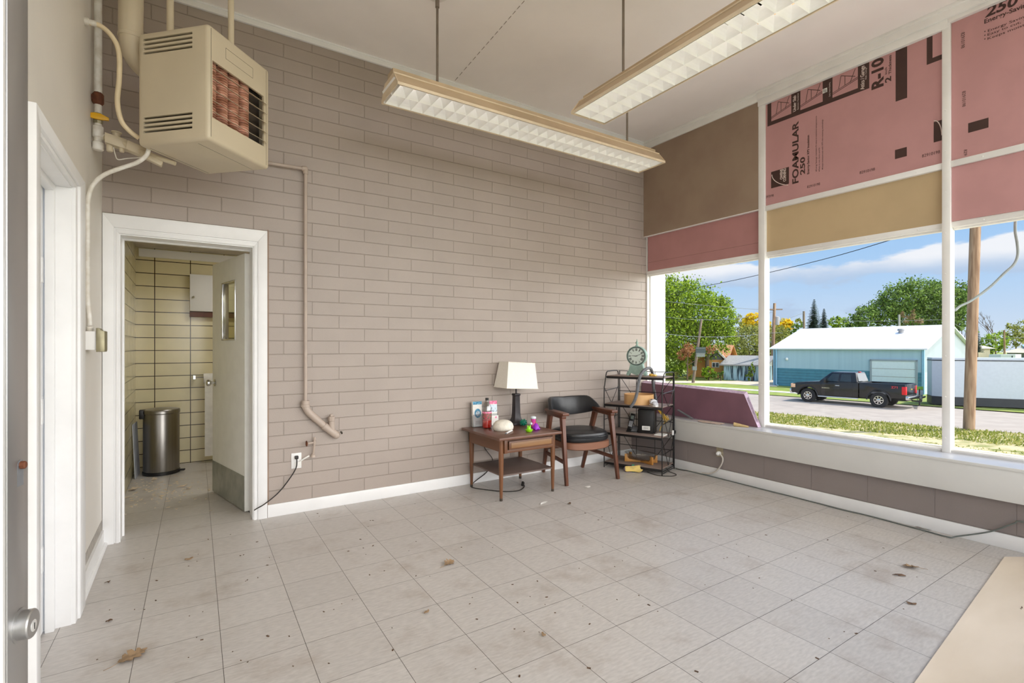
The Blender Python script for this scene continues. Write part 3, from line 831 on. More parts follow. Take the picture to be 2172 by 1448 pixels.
m = MB(); m.obox(lp + dnn * .0126 + V((0, 0, -.003)), dt * .0005, dnn * .0003, V((0, 0, .0035))); m.build('keyhole', 'black', kp)
sp = d3z(43, 1000)
m = MB(); m.lathe([(.006, -.001), (.006, .0004)], sp + V((0, 0, .007)), 16, RX); m.obox(sp + V((0, 0, -.004)), dt * .006, dnn * .0004, V((0, 0, .011))); m.build('bolt_slot', 'grey_plastic', d)
m = MB(); m.lathe([(.0042, 0), (.0042, .004), (.003, .005), (0, .005)], sp + V((0, 0, .007)), 8, RX, cap=False); m.build('screw', 'rust', d)
# ================================================================== HEATER AND PIPES
def pr(p):
    v = V(p) - CAMP; dd = v.dot(FW); return CXP + FPX * v.dot(RT) / dd, HYP - FPX * v.z / dd
HM = V((.102, 3.097, 0)); eb = V((.706, .708, 0)); ea = V((-.708, .706, 0)); HZ0, HZ1 = 2.36, 2.975; HA, HB = .455, .478
h = thing('unit_heater', 'beige hanging gas unit heater with louvred side and pink clay tubes', 'heater', HM + (ea * HA + eb * HB) / 2 + V((0, 0, HZ0)))
def hp3(x, y, z): return HM + eb * x + ea * y + V((0, 0, z))
def hbox(mb, x0, x1, y0, y1, z0, z1):
    return mb.add([hp3(x, y, z) for z in (z0, z1) for (x, y) in ((x0, y0), (x1, y0), (x1, y1), (x0, y1))], [(0, 3, 2, 1), (4, 5, 6, 7), (0, 1, 5, 4), (1, 2, 6, 5), (2, 3, 7, 6), (3, 0, 4, 7)])
body = MB(); hbox(body, 0, HB, 0, HA, HZ0, HZ1)
tmp = bpy.data.meshes.new('t'); me_ = body.mesh('t', bevel=.022, seg=4); bb = MB(); bb.v = [v.co.copy() for v in me_.vertices]; bb.f = [tuple(p.vertices) for p in me_.polygons]
cuts = [hbox(MB(), .012, HB - .012, .012, HA - .012, HZ0 + .012, HZ1 - .012)]
OX0, OX1, OZ0, OZ1 = .028, .425, HZ0 + .125, HZ0 + .43
cuts.append(hbox(MB(), OX0, OX1, -.05, .02, OZ0, OZ1))
for z0 in (HZ0 + .065, HZ0 + .492):
    for k in range(4): cuts.append(hbox(MB(), -.05, .02, .10, .415, z0 + k * .0245, z0 + k * .0245 + .0125))
hs = cut(bb, cuts).build('housing', 'heater_beige', h)
m = MB(); hbox(m, .10, HB - .02, .20, .21, HZ0 + .03, HZ1 - .03); hbox(m, .02, .024, .03, HA - .03, HZ0 + .03, HZ1 - .03) if 0 else None
hbox(m, OX1 - .08, OX1 + .02, .05, .06, OZ0 - .02, OZ1 + .02); m.build('inner_panel', 'dark_metal', h)
for k in range(4):
    m = MB(); prof = []
    cz = OZ0 - .03
    while cz < OZ1 + .02:
        prof += [(.022, cz), (.036, cz + .0045), (.036, cz + .008), (.022, cz + .012)]; cz += .0135
    m.lathe(prof, hp3(.068 + k * .083, .062, 0), 18); m.build('heat_tube', 'clay', h)
for k in range(5):
    z = OZ0 + .038 + k * .058
    m = MB(); m.add([hp3(OX0, .012, z), hp3(OX1 + .012, .012, z), hp3(OX1 + .012, -.022, z - .0165), hp3(OX0, -.022, z - .0165),
                     hp3(OX0, .012, z + .0016), hp3(OX1 + .012, .012, z + .0016), hp3(OX1 + .012, -.022, z - .0149), hp3(OX0, -.022, z - .0149)], [(0, 3, 2, 1), (4, 5, 6, 7), (0, 1, 5, 4), (1, 2, 6, 5), (2, 3, 7, 6), (3, 0, 4, 7)])
    m.build('louvre_blade', 'heater_beige', h)
m = MB()
for x in (.018, HB - .034): hbox(m, x, x + .0012, -.0006, .001, HZ0 + .02, HZ1 - .02)
for (x0, x1, z0, z1) in ((.12, .33, .49, .4915), (.12, .33, .548, .5495), (.12, .1212, .49, .5495), (.3288, .33, .49, .5495)): hbox(m, x0, x1, -.0006, .001, HZ0 + z0, HZ0 + z1)
hbox(m, .04, HB - .03, .10, .1015, HZ0 - .0006, HZ0 + .001); hbox(m, .04, HB - .03, HA - .04, HA - .0385, HZ0 - .0006, HZ0 + .001)
m.build('panel_seam', 'dark_metal', h)
for (px, dd, r) in ((361, 2.86, .018), (490, 2.92, .016)):
    p = pD(px, 100, dd); m = MB(); m.tube([(p.x, p.y, HZ1 - .005), (p.x, p.y, CEIL)], r, 14); m.lathe([(r, 0), (r + .006, .004), (r + .006, .03), (r, .034)], (p.x, p.y, HZ1), 14)
    m.build('hanger_pipe', 'heater_beige', h)
fp_ = pD(278, 120, 2.82)
m = MB(); m.tube(smoothpath([(fp_.x, fp_.y, CEIL), (fp_.x, fp_.y, 3.2), (fp_.x, fp_.y, 2.99), V((fp_.x, fp_.y, 2.90)) + eb * .03 - ea * .0, V((fp_.x, fp_.y, 2.86)) + eb * .11], 4), .058, 20)
m.lathe([(.059, 0), (.062, .004), (.062, .02), (.059, .024)], (fp_.x, fp_.y, 2.985), 20)
m.build('flue_pipe', 'heater_beige', h)
# gas valve train below the heater
m = MB(); q = [pY(222, 292, 3.66), pY(262, 304, 3.62), pY(300, 322, 3.58), pY(372, 347, 3.52)]
m.tube(q, [.013, .016, .016, .012], 12); m.build('gas_manifold', 'heater_beige', h)
m = MB(); c = pY(247, 302, 3.635); m.obox(c, V((.05, 0, -.01)), V((0, .03, 0)), V((.0, 0, .028))); m.lathe([(.018, 0), (.018, .03), (.026, .03), (.026, .038), (0, .038)], c + V((.0, 0, .022)), 14, cap=False); m.lathe([(.012, -.06), (.016, -.055), (.016, -.02)], c + V((-.03, 0, 0)), 12); m.lathe([(.01, -.055), (.013, -.05), (.013, -.02)], c + V((.025, -.01, 0)), 12)
m.build('gas_valve', 'heater_beige', h, bevel=.003)
m = MB(); c = pY(290, 318, 3.60); m.obox(c, V((.045, 0, -.014)), V((0, .03, 0)), V((.004, 0, .026))); c2 = pY(322, 338, 3.56); m.obox(c2, V((.05, 0, -.02)), V((0, .02, 0)), V((.004, 0, .014))); m.build('burner_bracket', 'heater_beige', h, bevel=.004)
m = MB(); m.tube(smoothpath([pY(241, 312, 3.63), pY(244, 326, 3.63), pY(250, 338, 3.62), pY(270, 336, 3.6), pY(300, 334, 3.56)], 5), .003, 6); m.build('pilot_tube', 'pipe_white', h)
# gas riser in the corner of the left wall
g = thing('gas_pipe', 'white gas riser with chipped paint and yellow shut-off handle by the heater', 'pipe', (-.418, 3.68, 2.33))
GY = 3.68; GXX = -.416
def gz(y): return pY(204, y, GY).z
m = MB(); m.tube([(GXX, GY, gz(212)), (GXX, GY, CEIL)], .019, 14); m.build('riser', 'pipe_white', g)
m = MB(); m.lathe([(.019, gz(222)), (.027, gz(218)), (.027, gz(200)), (.02, gz(196))], (GXX, GY, 0), 8); m.lathe([(.016, -.03), (.02, -.03), (.02, .0), (.016, 0)], (GXX - .012, GY, gz(208)), 8, Matrix.Rotation(PI / 2, 3, 'Y')); m.build('union', 'rust', g)
m = MB(); m.tube([(GXX, GY, gz(270)), (GXX, GY, gz(219))], .0175, 14); m.build('nipple', 'pipe_white', g)
m = MB(); m.lathe([(.019, gz(262)), (.022, gz(259)), (.022, gz(243)), (.019, gz(240))], (GXX, GY, 0), 8); vv = m.build('valve_body', 'brass', g)
m = MB(); c = V((GXX, GY - .026, gz(250))); m.prism([(-.052, .005), (-.015, .018), (.015, .018), (.052, .002), (.052, -.013), (.015, -.016), (-.015, -.016), (-.052, -.008)], lambda a, b, d: c + V((a, d, b)), -.008, .006); m.build('valve_handle', 'yellow_plastic', vv, bevel=.002)
m = MB(); m.lathe([(.022, gz(318)), (.0265, gz(316)), (.0265, gz(302)), (.019, gz(300)), (.019, gz(292)), (.0255, gz(290)), (.0255, gz(268)), (.018, gz(266))], (GXX, GY, 0), 14); m.lathe([(.018, 0), (.018, .03), (.013, .034), (.013, .055)], (GXX, GY, gz(288)), 12, Matrix.Rotation(PI / 2, 3, 'Y')); m.build('drip_tee', 'pipe_white', g)
# flexible conduits
m = MB(); m.tube(smoothpath([pY(176, 45, 3.45), pY(193, 49, 3.45), pY(215, 56, 3.45), pY(238, 78, 3.45), pY(252, 110, 3.46), pY(253, 165, 3.47), pY(249, 215, 3.47), pY(257, 255, 3.47), pY(275, 278, 3.48), pY(295, 293, 3.49)], 6), .0125, 12)
cn = thing('flexible_conduit', 'cream conduit looping from the left wall down behind the heater', 'conduit', pY(176, 45, 3.45)); m.build('conduit', M('conduit_cream', (226, 208, 172), .4, var=.04), cn)
m = MB(); p = pY(182, 45, 3.45); m.lathe([(.02, 0), (.02, .015), (.015, .02), (.015, .05)], V((WL, p.y, p.z)), 12, Matrix.Rotation(PI / 2, 3, 'Y')); m.build('connector', 'pipe_white', cn)
CY = 3.50
cn = thing('flexible_conduit', 'white conduit dropping from the heater to the brass wall control', 'conduit', (-.42, CY, 1.36))
m = MB(); m.tube(smoothpath([pY(316, 315, 3.46), pY(310, 330, 3.46), pY(290, 345, 3.47), pY(255, 357, 3.48), pY(222, 370, 3.49), pY(200, 388, 3.5), pY(189, 412, CY), pY(186, 445, CY), pY(186, 520, CY), pY(186, 600, CY), pY(187, 645, CY), pY(190, 672, CY), pY(191, 690, CY)], 5), .011, 12); m.build('conduit', 'pipe_white', cn)
m = MB(); c = pY(191, 698, CY); m.lathe([(.013, -.01), (.015, -.006), (.015, .012), (.012, .014)], c, 12); m.build('connector', 'pipe_white', cn)
t = thing('wall_control', 'white heater control box with a brass cover beside the washroom door', 'thermostat', (-.42, 3.5, 1.24))
m = MB(); m.box(WL, -.398, 3.455, 3.55, pY(190, 742, 3.455).z, pY(190, 702, 3.455).z); m.build('back_box', 'white_paint', t, bevel=.002)
z0, z1 = pY(205, 746, 3.45).z, pY(205, 700, 3.45).z
m = MB(); m.prism([(0, z0), (.034, z0), (.036, z0 + .01), (.036, z1 - .004), (.02, z1), (.012, z1 + .012), (0, z1 + .012)], lambda a, b, d: V((-.398 + a, d, b)), 3.445, 3.56); m.build('brass_cover', 'brass', t, bevel=.002)
# drain pipe on the brick wall
d = thing('drain_pipe', 'taupe painted drain pipe running down the brick wall to a cleanout', 'pipe', (.77, 4.08, .55))
PYY = 4.078
a_, b_, c_ = pY(566, 345, PYY), pY(641, 357, PYY), pY(648, 362, PYY); e_ = pY(648, 852, PYY)
m = MB(); m.tube([a_, V((c_.x, PYY, b_.z))], .0125, 12); m.tube([V((c_.x, PYY, b_.z)), e_], .0125, 12); m.build('pipe', 'pipe_taupe', d)
m = MB(); m.lathe([(.017, 0), (.02, .004), (.02, .03), (.016, .034)], V((c_.x, PYY, b_.z - .04)), 12); m.lathe([(.0, .0), (.016, .004), (.019, .012), (.019, .035), (.016, .04)], V((c_.x + .012, PYY, b_.z)), 12, Matrix.Rotation(-PI / 2, 3, 'Y'), cap=False); m.ell(V((c_.x, PYY, b_.z)), .02, .02, .02, 12, 8); m.build('elbow', 'pipe_taupe', d)
f0, f1, f2, f3 = pY(648, 862, PYY), pY(656, 875, PYY), pY(690, 905, PYY), pY(713, 922, PYY)
m = MB(); m.lathe([(.024, 0), (.032, .003), (.032, .02), (.029, .022), (.029, .05)], V((e_.x, PYY, e_.z - .04)), 16)
m.tube(smoothpath([V((e_.x, PYY, e_.z - .02)), f0, f1, (f1 + f2) / 2], 4), .027, 16); m.build('bend', 'pipe_taupe', d)
m = MB(); m.tube([f1, f2], .025, 16); k0, k1 = f2 - (f2 - f1) * .1, f2 + (f3 - f2) * .1; m.tube([k0, k1], .029, 16); m.tube([f2, f3], .0275, 16); m.ell(f3, .03, .03, .03, 14, 10); m.build('diagonal_pipe', 'pipe_taupe', d)
w0 = pY(704, 915, PYY); w1 = pY(703, 893, PYY)
m = MB(); m.tube([w0, w1], .022, 16); m.lathe([(.022, 0), (.026, .003), (.026, .035), (.022, .038)], w1, 8); m.box(w1.x - .009, w1.x + .009, w1.y - .009, w1.y + .009, w1.z + .035, w1.z + .055); m.build('cleanout_plug', 'pipe_taupe', d)
m = MB(); c = pY(723, 918, PYY - .02); m.lathe([(.012, 0), (.014, .006), (.009, .012)], c, 10, Matrix.Rotation(PI / 3, 3, 'Y')); m.build('stub', 'dark_metal', d)
# water valve
vt = thing('water_valve', 'small taupe stop valve with rusty round handle above the outlet', 'valve', (.82, 4.1, .40))
vb = pY(664, 966, 4.095); v1 = pY(667, 938, 4.07)
m = MB(); m.lathe([(.0, -.012), (.018, -.010), (.016, .006), (.009, .012)], vb + V((0, 0, 0)), 14); m.tube([vb, v1, v1 + V((0, 0, .03))], .008, 10); m.ell(v1 + V((0, 0, .03)), .01, .01, .012, 10, 8); m.tube([v1, v1 + V((-.05, -.005, -.002))], .008, 10); m.lathe([(.013, -.012), (.013, .012)], v1, 10); m.build('valve_body', 'pipe_taupe', vt)
hc = v1 + V((-.058, -.006, -.002)); m = MB(); RY = Matrix.Rotation(PI / 2, 3, 'Y')
m.tube([hc + RY @ V((.018 * math.cos(a), .018 * math.sin(a), 0)) for a in [i * PI / 8 for i in range(17)]], .0045, 6); m.tube([hc + V((0, -.018, 0)), hc + V((0, .018, 0))], .004, 6); m.tube([hc + V((0, 0, -.018)), hc + V((0, 0, .018))], .004, 6); m.build('hand_wheel', 'rust', vt)
# outlet left of the table
ot = thing('wall_outlet', 'white duplex outlet plate low on the brick wall', 'outlet', (.71, 4.11, .335))
m = MB(); m.box(.674, .746, WB - .006, WB, .338, .455); pl = m.build('cover_plate', 'white_plastic', ot, bevel=.002)
for z in (.372, .422):
    m = MB(); m.lathe([(.016, 0), (.016, .002), (0, .002)], (.71, WB - .006, z), 16, Matrix.Rotation(PI / 2, 3, 'X'), cap=False); m.build('socket', 'paper', pl)
m = MB(); m.obox((.709, WB - .018, .424), V((.013, 0, 0)), V((0, .012, 0)), V((0, 0, .012))); ec = thing('extension_cord', 'black cord dropping from the outlet to the washroom door jamb', 'cord', (.7, 4.05, 0)); m.build('plug', 'cord_black', ec, bevel=.004)
m = MB(); m.obox((.728, WB - .014, .372), V((.014, 0, .003)), V((0, .002, 0)), V((-.003, 0, .016))); m.tube(smoothpath([(.735, WB - .014, .39), (.765, WB - .02, .41), (.80, WB - .016, .425)], 4), .006, 6); m.build('cord_tag', 'paper', ec)
m = MB(); m.tube(smoothpath([(.709, WB - .03, .415), pY(628, 992, 4.085), pY(612, 1018, 4.08), pY(590, 1045, 4.08), pY(562, 1068, 4.06), pY(545, 1078, 4.03), pZ(532, 1086, .01), pZ(528, 1082, .006), pZ(524, 1074, .006)], 6), .0042, 8)
m.build('cord', 'cord_black', ec)

# ================================================================== LIGHT FIXTURES
def fixture(label, c, L, axis):
    # c: centre of the bottom plane; axis 'X' or 'Y'
    o = thing('fluorescent_light', label, 'ceiling light', (c[0], c[1], c[2]), group='hanging fluorescent fixtures')
    def fp(a, b, z): return V((c[0] + a, c[1] + b, c[2] + z)) if axis == 'X' else V((c[0] - b, c[1] + a, c[2] + z))
    W = .155; H = .105; h2 = L / 2
    # reflector: two sloped sides, top channel, lips and end caps
    sec = [(-W, .0), (-W, .018), (-W + .012, .022), (-.085, H - .004), (-.085, H), (.085, H), (.085, H - .004), (W - .012, .022), (W, .018), (W, 0)]
    m = MB(); n = len(sec)
    vs = []
    for a in (-h2, h2):
        vs += [fp(a, b, z) for b, z in sec]
    fs = [(i, i + 1, n + i + 1, n + i) for i in range(n - 1)]
    inner = [(b * .985, z - .002) for b, z in sec]
    m.add(vs, fs); m.build('reflector', 'reflector_tan', o, recalc=False, smooth=False)
    m = MB()
    for s in (-1, 1):
        m.add([fp(a, b, z) for a in (-h2, h2) for (b, z) in ((s * (W + .001), 0), (s * (W + .001), .017), (s * (W - .006), .017), (s * (W - .006), 0))], [(0, 1, 5, 4), (1, 2, 6, 5), (2, 3, 7, 6), (3, 0, 4, 7), (0, 3, 2, 1), (4, 5, 6, 7)])
        m.tube([fp(-h2, s * .086, H - .002), fp(h2, s * .086, H - .002)], .005, 6)
    m.build('side_rail', 'reflector_edge', o)
    for s in (-1, 1):
        m = MB(); poly = [(-W, 0), (W, 0), (W, .018), (.085, H), (-.085, H), (-W, .018)]
        m.prism(poly, lambda b, z, d: fp(s * h2 + d, b, z), -.002, .002); m.build('end_cap', 'reflector_edge', o, smooth=False)
    m = MB(); m.add([fp(a, b, z) for z in (H, H + .045) for (a, b) in ((-h2 * .995, -.05), (h2 * .995, -.05), (h2 * .995, .05), (-h2 * .995, .05))], [(0, 3, 2, 1), (4, 5, 6, 7), (0, 1, 5, 4), (1, 2, 6, 5), (2, 3, 7, 6), (3, 0, 4, 7)]); m.build('ballast_channel', 'reflector_tan', o, smooth=False)
    # louver: curved V blades, two rows
    nc = 27; st = (L - .04) / nc
    m = MB()
    for s in (-1, 1):
        for k in range(nc + 1):
            a = -h2 + .02 + k * st
            for q in range(4):
                t0, t1 = q / 4, (q + 1) / 4
                g = lambda t: .030 * (t ** 1.7)
                z0, z1 = .002 + .06 * t0, .002 + .06 * t1
                bb_ = lambda z: W - .014 - max(0, z - .022) * .74
                for sg in (-1, 1):
                    m.face([fp(a + sg * g(t0), 0, z0), fp(a + sg * g(t0), s * bb_(z0), z0), fp(a + sg * g(t1), s * bb_(z1), z1), fp(a + sg * g(t1), 0, z1)])
    for b0, sg in ((0, -1), (0, 1), (-W + .014, 1.6), (W - .014, -1.6)):
        for q in range(4):
            t0, t1 = q / 4, (q + 1) / 4; g = lambda t: .026 * (t ** 1.7)
            m.face([fp(-h2 + .01, b0 + sg * g(t0), .002 + .06 * t0), fp(h2 - .01, b0 + sg * g(t0), .002 + .06 * t0), fp(h2 - .01, b0 + sg * g(t1), .002 + .06 * t1), fp(-h2 + .01, b0 + sg * g(t1), .002 + .06 * t1)])
    m.build('louver', 'louver_white', o, recalc=False, smooth=False)
    for s in (-.075, .075):
        m = MB(); m.tube([fp(-h2 + .03, s, .075), fp(h2 - .03, s, .075)], .012, 10); m.build('tube', 'lamp_tube', o)
    return o, fp
FZ = 2.885
f1_, fpf = fixture('fluorescent fixture with egg-crate louver hanging along the brick wall', (2.325, 3.14, FZ), 2.45, 'X')
f2_, fpg = fixture('fluorescent fixture with egg-crate louver running towards the viewer from the far wall', (2.41, 1.49, FZ), 2.45, 'Y')
for (root, pts) in ((f1_, [(1.435, 3.14), (3.24, 3.14)]), (f2_, [(2.41, 2.37), (2.41, .6)])):
    for (x, y) in pts:
        m = MB(); m.tube([(x, y, FZ + .145), (x, y, CEIL - .01)], .0085, 10); m.tube([(x, y, CEIL - .09), (x, y, CEIL - .02)], .014, 10); r_ = m.build('hanger_rod', 'rod_grey', root)
        m = MB(); m.lathe([(.015, -.03), (.07, -.008), (.078, 0)], (x, y, CEIL), 20); m.build('canopy', 'ceiling_paint', r_)

# ================================================================== TABLE
tb = thing('side_table', 'walnut side table with one drawer and a lower shelf', 'table', (2.43, 3.76, 0))
m = MB(); m.box(2.105, 2.742, 3.425, 4.085, .508, .530); m.build('tabletop', 'walnut_top', tb, bevel=.005)
m = MB(); m.box(2.15, 2.165, 3.50, 4.03, .405, .508); m.box(2.69, 2.705, 3.50, 4.03, .405, .508); m.box(2.15, 2.70, 4.015, 4.03, .405, .508); m.box(2.19, 2.69, 3.485, 3.50, .39, .415); m.box(2.19, 2.69, 3.487, 3.50, .49, .508); m.box(2.185, 2.215, 3.475, 3.51, .39, .508); m.box(2.19, 2.69, 3.497, 3.507, .39, .508); m.build('apron', 'walnut', tb, bevel=.002)
for (x, y) in ((2.172, 3.508), (2.70, 3.503), (2.170, 4.012), (2.70, 4.012)):
    m = MB(); m.lathe([(.011, 0), (.012, .01), (.021, .32), (.022, .508)], (x, y, 0), 14); lg = m.build('leg', 'walnut_leg', tb)
    m = MB(); m.lathe([(.0125, 0), (.0127, .022)], (x, y, 0), 14); m.build('foot_cap', 'dark_metal', lg)
m = MB(); m.box(2.225, 2.675, 3.468, 3.486, .418, .487); dr = m.build('drawer', 'walnut', tb, bevel=.003)
m = MB(); m.box(2.243, 2.657, 3.464, 3.470, .430, .474); m.build('drawer_panel', 'walnut_panel', dr, bevel=.002)
m = MB(); m.box(2.17, 2.70, 3.495, 4.01, .200, .212); m.build('shelf', 'shelf_under', tb, bevel=.002)

# lamp
lx, ly = 2.640, 3.985
lp_ = thing('table_lamp', 'dark bronze table lamp with a tilted cream rectangular shade', 'lamp', (lx, ly, .53))
def sq(mb, prof, cx, cy, sx=1, sy=1):
    vs = []; fs = []
    for (r, z) in prof: vs += [(cx - r * sx, cy - r * sy, z), (cx + r * sx, cy - r * sy, z), (cx + r * sx, cy + r * sy, z), (cx - r * sx, cy + r * sy, z)]
    for i in range(len(prof) - 1):
        for k in range(4): fs.append((i * 4 + k, i * 4 + (k + 1) % 4, (i + 1) * 4 + (k + 1) % 4, (i + 1) * 4 + k))
    fs += [(3, 2, 1, 0), tuple(len(prof) * 4 - 4 + k for k in range(4))]
    mb.add(vs, fs)
m = MB(); sq(m, [(.066, .53), (.066, .548), (.052, .556), (.040, .575), (.033, .60), (.0295, .64), (.026, .80), (.031, .806), (.031, .818), (.024, .822)], lx - .005, ly); m.build('base', 'bronze', lp_, bevel=.002)
m = MB(); m.tube([(lx - .005, ly, .82), (lx - .005, ly, .90)], .008, 10); m.build('stem', 'bronze', lp_)
m = MB(); R_ = Matrix.Rotation(math.radians(3.3), 3, 'Y'); cz = .995
def sh(sx, sy, z): return [R_ @ V((x, y, z - cz)) + V((lx, ly, cz)) for (x, y) in ((-sx, -sy), (sx, -sy), (sx, sy), (-sx, sy))]
lo, hi = sh(.176, .115, .872), sh(.150, .080, 1.118)
lo2, hi2 = sh(.173, .112, .872), sh(.147, .077, 1.118)
m.add(lo + hi + lo2 + hi2, [(k, (k + 1) % 4, 4 + (k + 1) % 4, 4 + k) for k in range(4)] + [(8 + k, 12 + k, 12 + (k + 1) % 4, 8 + (k + 1) % 4) for k in range(4)] + [(4 + k, 4 + (k + 1) % 4, 12 + (k + 1) % 4, 12 + k) for k in range(4)] + [(k, 8 + k, 8 + (k + 1) % 4, (k + 1) % 4) for k in range(4)])
sd_ = m.build('lamp_shade', 'shade_linen', lp_, smooth=False)
m = MB()
for q in (sh(.178, .117, .876), sh(.152, .082, 1.114)):
    m = MB()
    for k in range(4): m.tube([q[k], q[(k + 1) % 4]], .0025, 5)
    m.build('trim', 'shade_linen', sd_)
m = MB(); m.tube(smoothpath([(lx, ly + .066, .535), (lx - .06, 4.098, .50), (2.35, 4.098, .36), pY(1045, 975, 4.09), pY(1033, 1000, 4.09), pY(1012, 1017, 4.08), pY(1003, 1025, 4.05), pZ(1001, 1033, .005), pZ(1030, 1038, .004), pZ(1070, 1042, .004), pZ(1100, 1040, .004), pZ(1112, 1032, .004), pZ(1110, 1026, .012)], 6), .004, 6); m.build('power_cord', 'cord_black', lp_)
m = MB(); c = pZ(1109, 1026, .018); m.obox(c, V((.009, 0, 0)), V((0, .012, .004)), V((0, -.006, .02))); m.build('plug', 'cord_black', lp_, bevel=.003)

# things on the table top
TZ = .530
def holder(label, lab2, x0, y, ww, mat_front, tall, lean, nm='leaflet_holder'):
    o = thing(nm, label, 'leaflet holder', (x0 + ww / 2, y, TZ), group='acrylic leaflet holders on the side table')
    def hq(a, b, z): return V((x0 + a, y + b + lean * z, TZ + z))
    def hb(mb, a0, a1, b0, b1, z0, z1): mb.add([hq(a, b, z) for z in (z0, z1) for (a, b) in ((a0, b0), (a1, b0), (a1, b1), (a0, b1))], [(0, 3, 2, 1), (4, 5, 6, 7), (0, 1, 5, 4), (1, 2, 6, 5), (2, 3, 7, 6), (3, 0, 4, 7)])
    m = MB(); hb(m, 0, ww, -.030, -.028, .003, tall * .5); hb(m, 0, ww, .010, .012, 0, tall * .96); hb(m, 0, .002, -.03, .012, 0, tall * .45); hb(m, ww - .002, ww, -.03, .012, 0, tall * .45); hb(m, 0, ww, -.045, .012, 0, .003); m.build('acrylic_holder', 'acrylic', o, smooth=False)
    m = MB(); hb(m, .006, ww - .006, -.022, .006, .004, tall); o2 = thing('leaflet', lab2, 'leaflet', (x0 + ww / 2, y, TZ + .003), group='leaflets on the side table'); lf = m.build('sheet', 'paper', o2)
    return o, lf, hb, hq
o, lf, hb, hq = holder('clear acrylic holder with blue and white leaflet, left end of table', 'white leaflet with blue header and round blue picture', 2.195, 4.055, .105, 'paper', .232, .055)
m = MB(); hb(m, .006, .099, -.0232, -.0222, .205, .232); m.build('blue_header', 'label_blue', lf, smooth=False)
m = MB(); m.add([hq(.054 + .034 * math.cos(a), -.0236, .125 + .042 * math.sin(a)) for a in [i * PI / 12 for i in range(24)]], [tuple(range(24))]); m.build('round_picture', 'label_blue', lf, smooth=False)
m = MB(); m.add([hq(.054 + .022 * math.cos(a), -.0242, .122 + .024 * math.sin(a)) for a in [i * PI / 12 for i in range(24)]], [tuple(range(24))]); m.build('picture_figures', 'label_pale', lf, smooth=False)
m = MB()
for k in range(3): hb(m, .03, .08, -.0238, -.0230, .05 - k * .012, .0535 - k * .012)
m.build('small_print', 'roof_grey', lf, smooth=False)
o, lf, hb, hq = holder('clear acrylic holder standing behind the soda bottle', 'pink and white leaflet with a photo, behind the soda bottle', 2.362, 4.045, .095, 'paper', .230, .055)
m = MB(); hb(m, .006, .089, -.0232, -.0222, .20, .230); m.build('pink_header', 'label_pink', lf, smooth=False)
m = MB(); hb(m, .006, .089, -.0230, -.0222, .125, .195); m.build('photo', 'label_pale', lf, smooth=False)
m = MB(); hb(m, .004, .093, -.036, -.032, .006, .095); cd_ = m.build('card', 'paper', lf, smooth=False)
m = MB(); m.add([hq(.066 + .011 * math.cos(a), -.0365, .078 + .009 * math.sin(a)) for a in [i * PI / 8 for i in range(16)]], [tuple(range(16))]); m.build('pink_seal', 'label_pink', cd_, smooth=False)
# bottle
bx, by = 2.292, 3.945
bt = thing('soda_bottle', 'part-full bottle of red soda with black cap on the side table', 'bottle', (bx, by, TZ))
m = MB(); m.lathe([(.030, .0), (.040, .004), (.043, .015), (.043, .155), (.041, .185), (.030, .215), (.017, .238), (.0135, .245), (.0135, .258)], (bx, by, TZ), 28); m.build('bottle_shell', 'clear_plastic', bt)
m = MB(); m.lathe([(.028, .002), (.038, .005), (.041, .016), (.041, .085), (0, .0851)], (bx, by, TZ), 28, cap=False); m.build('soda', 'soda', bt)
m = MB(); m.lathe([(.0434, .072), (.0436, .073), (.0436, .148), (.0434, .149)], (bx, by, TZ), 28, cap=False); lb_ = m.build('bottle_label', 'label_multi', bt)
m = MB(); m.lathe([(.0438, .136), (.0439, .137), (.0439, .149), (.0438, .150)], (bx, by, TZ), 28, cap=False); m.build('pink_stripe', 'label_pink', lb_)
m = MB(); m.lathe([(.0155, .248), (.0155, .270), (.014, .272), (0, .272)], (bx, by, TZ), 20, cap=False); m.build('cap', 'black', bt)
# dome
m = MB(); prof = [(.0, .0), (.080, .0), (.088, .012), (.090, .03), (.083, .055), (.066, .075), (.042, .087), (.018, .092), (0, .0925)]
m.lathe(prof, (2.352, 3.765, TZ), 32, cap=False)
for i, v in enumerate(m.v): v.x = 2.352 + (v.x - 2.352) * 1.04; v.z += .0015 + (v.z - TZ) * .03 * math.sin(19 * v.x) * math.cos(24 * v.y)
solo('white_dome', m, 'shell_white', 'rough white dome lying on the side table in front of the lamp', 'ornament')
p0, p1 = pZ(1074, 918.5, TZ + .008), pZ(1086, 912.5, TZ + .008)
pn = thing('white_pen', 'short white pen lying against the white dome', 'pen', (p0 + p1) / 2 - V((0, 0, .008)))
m = MB(); m.tube([p0, p1], .0075, 10); m.build('barrel', 'white_plastic', pn)
m = MB(); m.tube([p0 - (p1 - p0) * .12, p0 + (p1 - p0) * .02], .006, 10); m.build('tip', 'grey_plastic', pn)
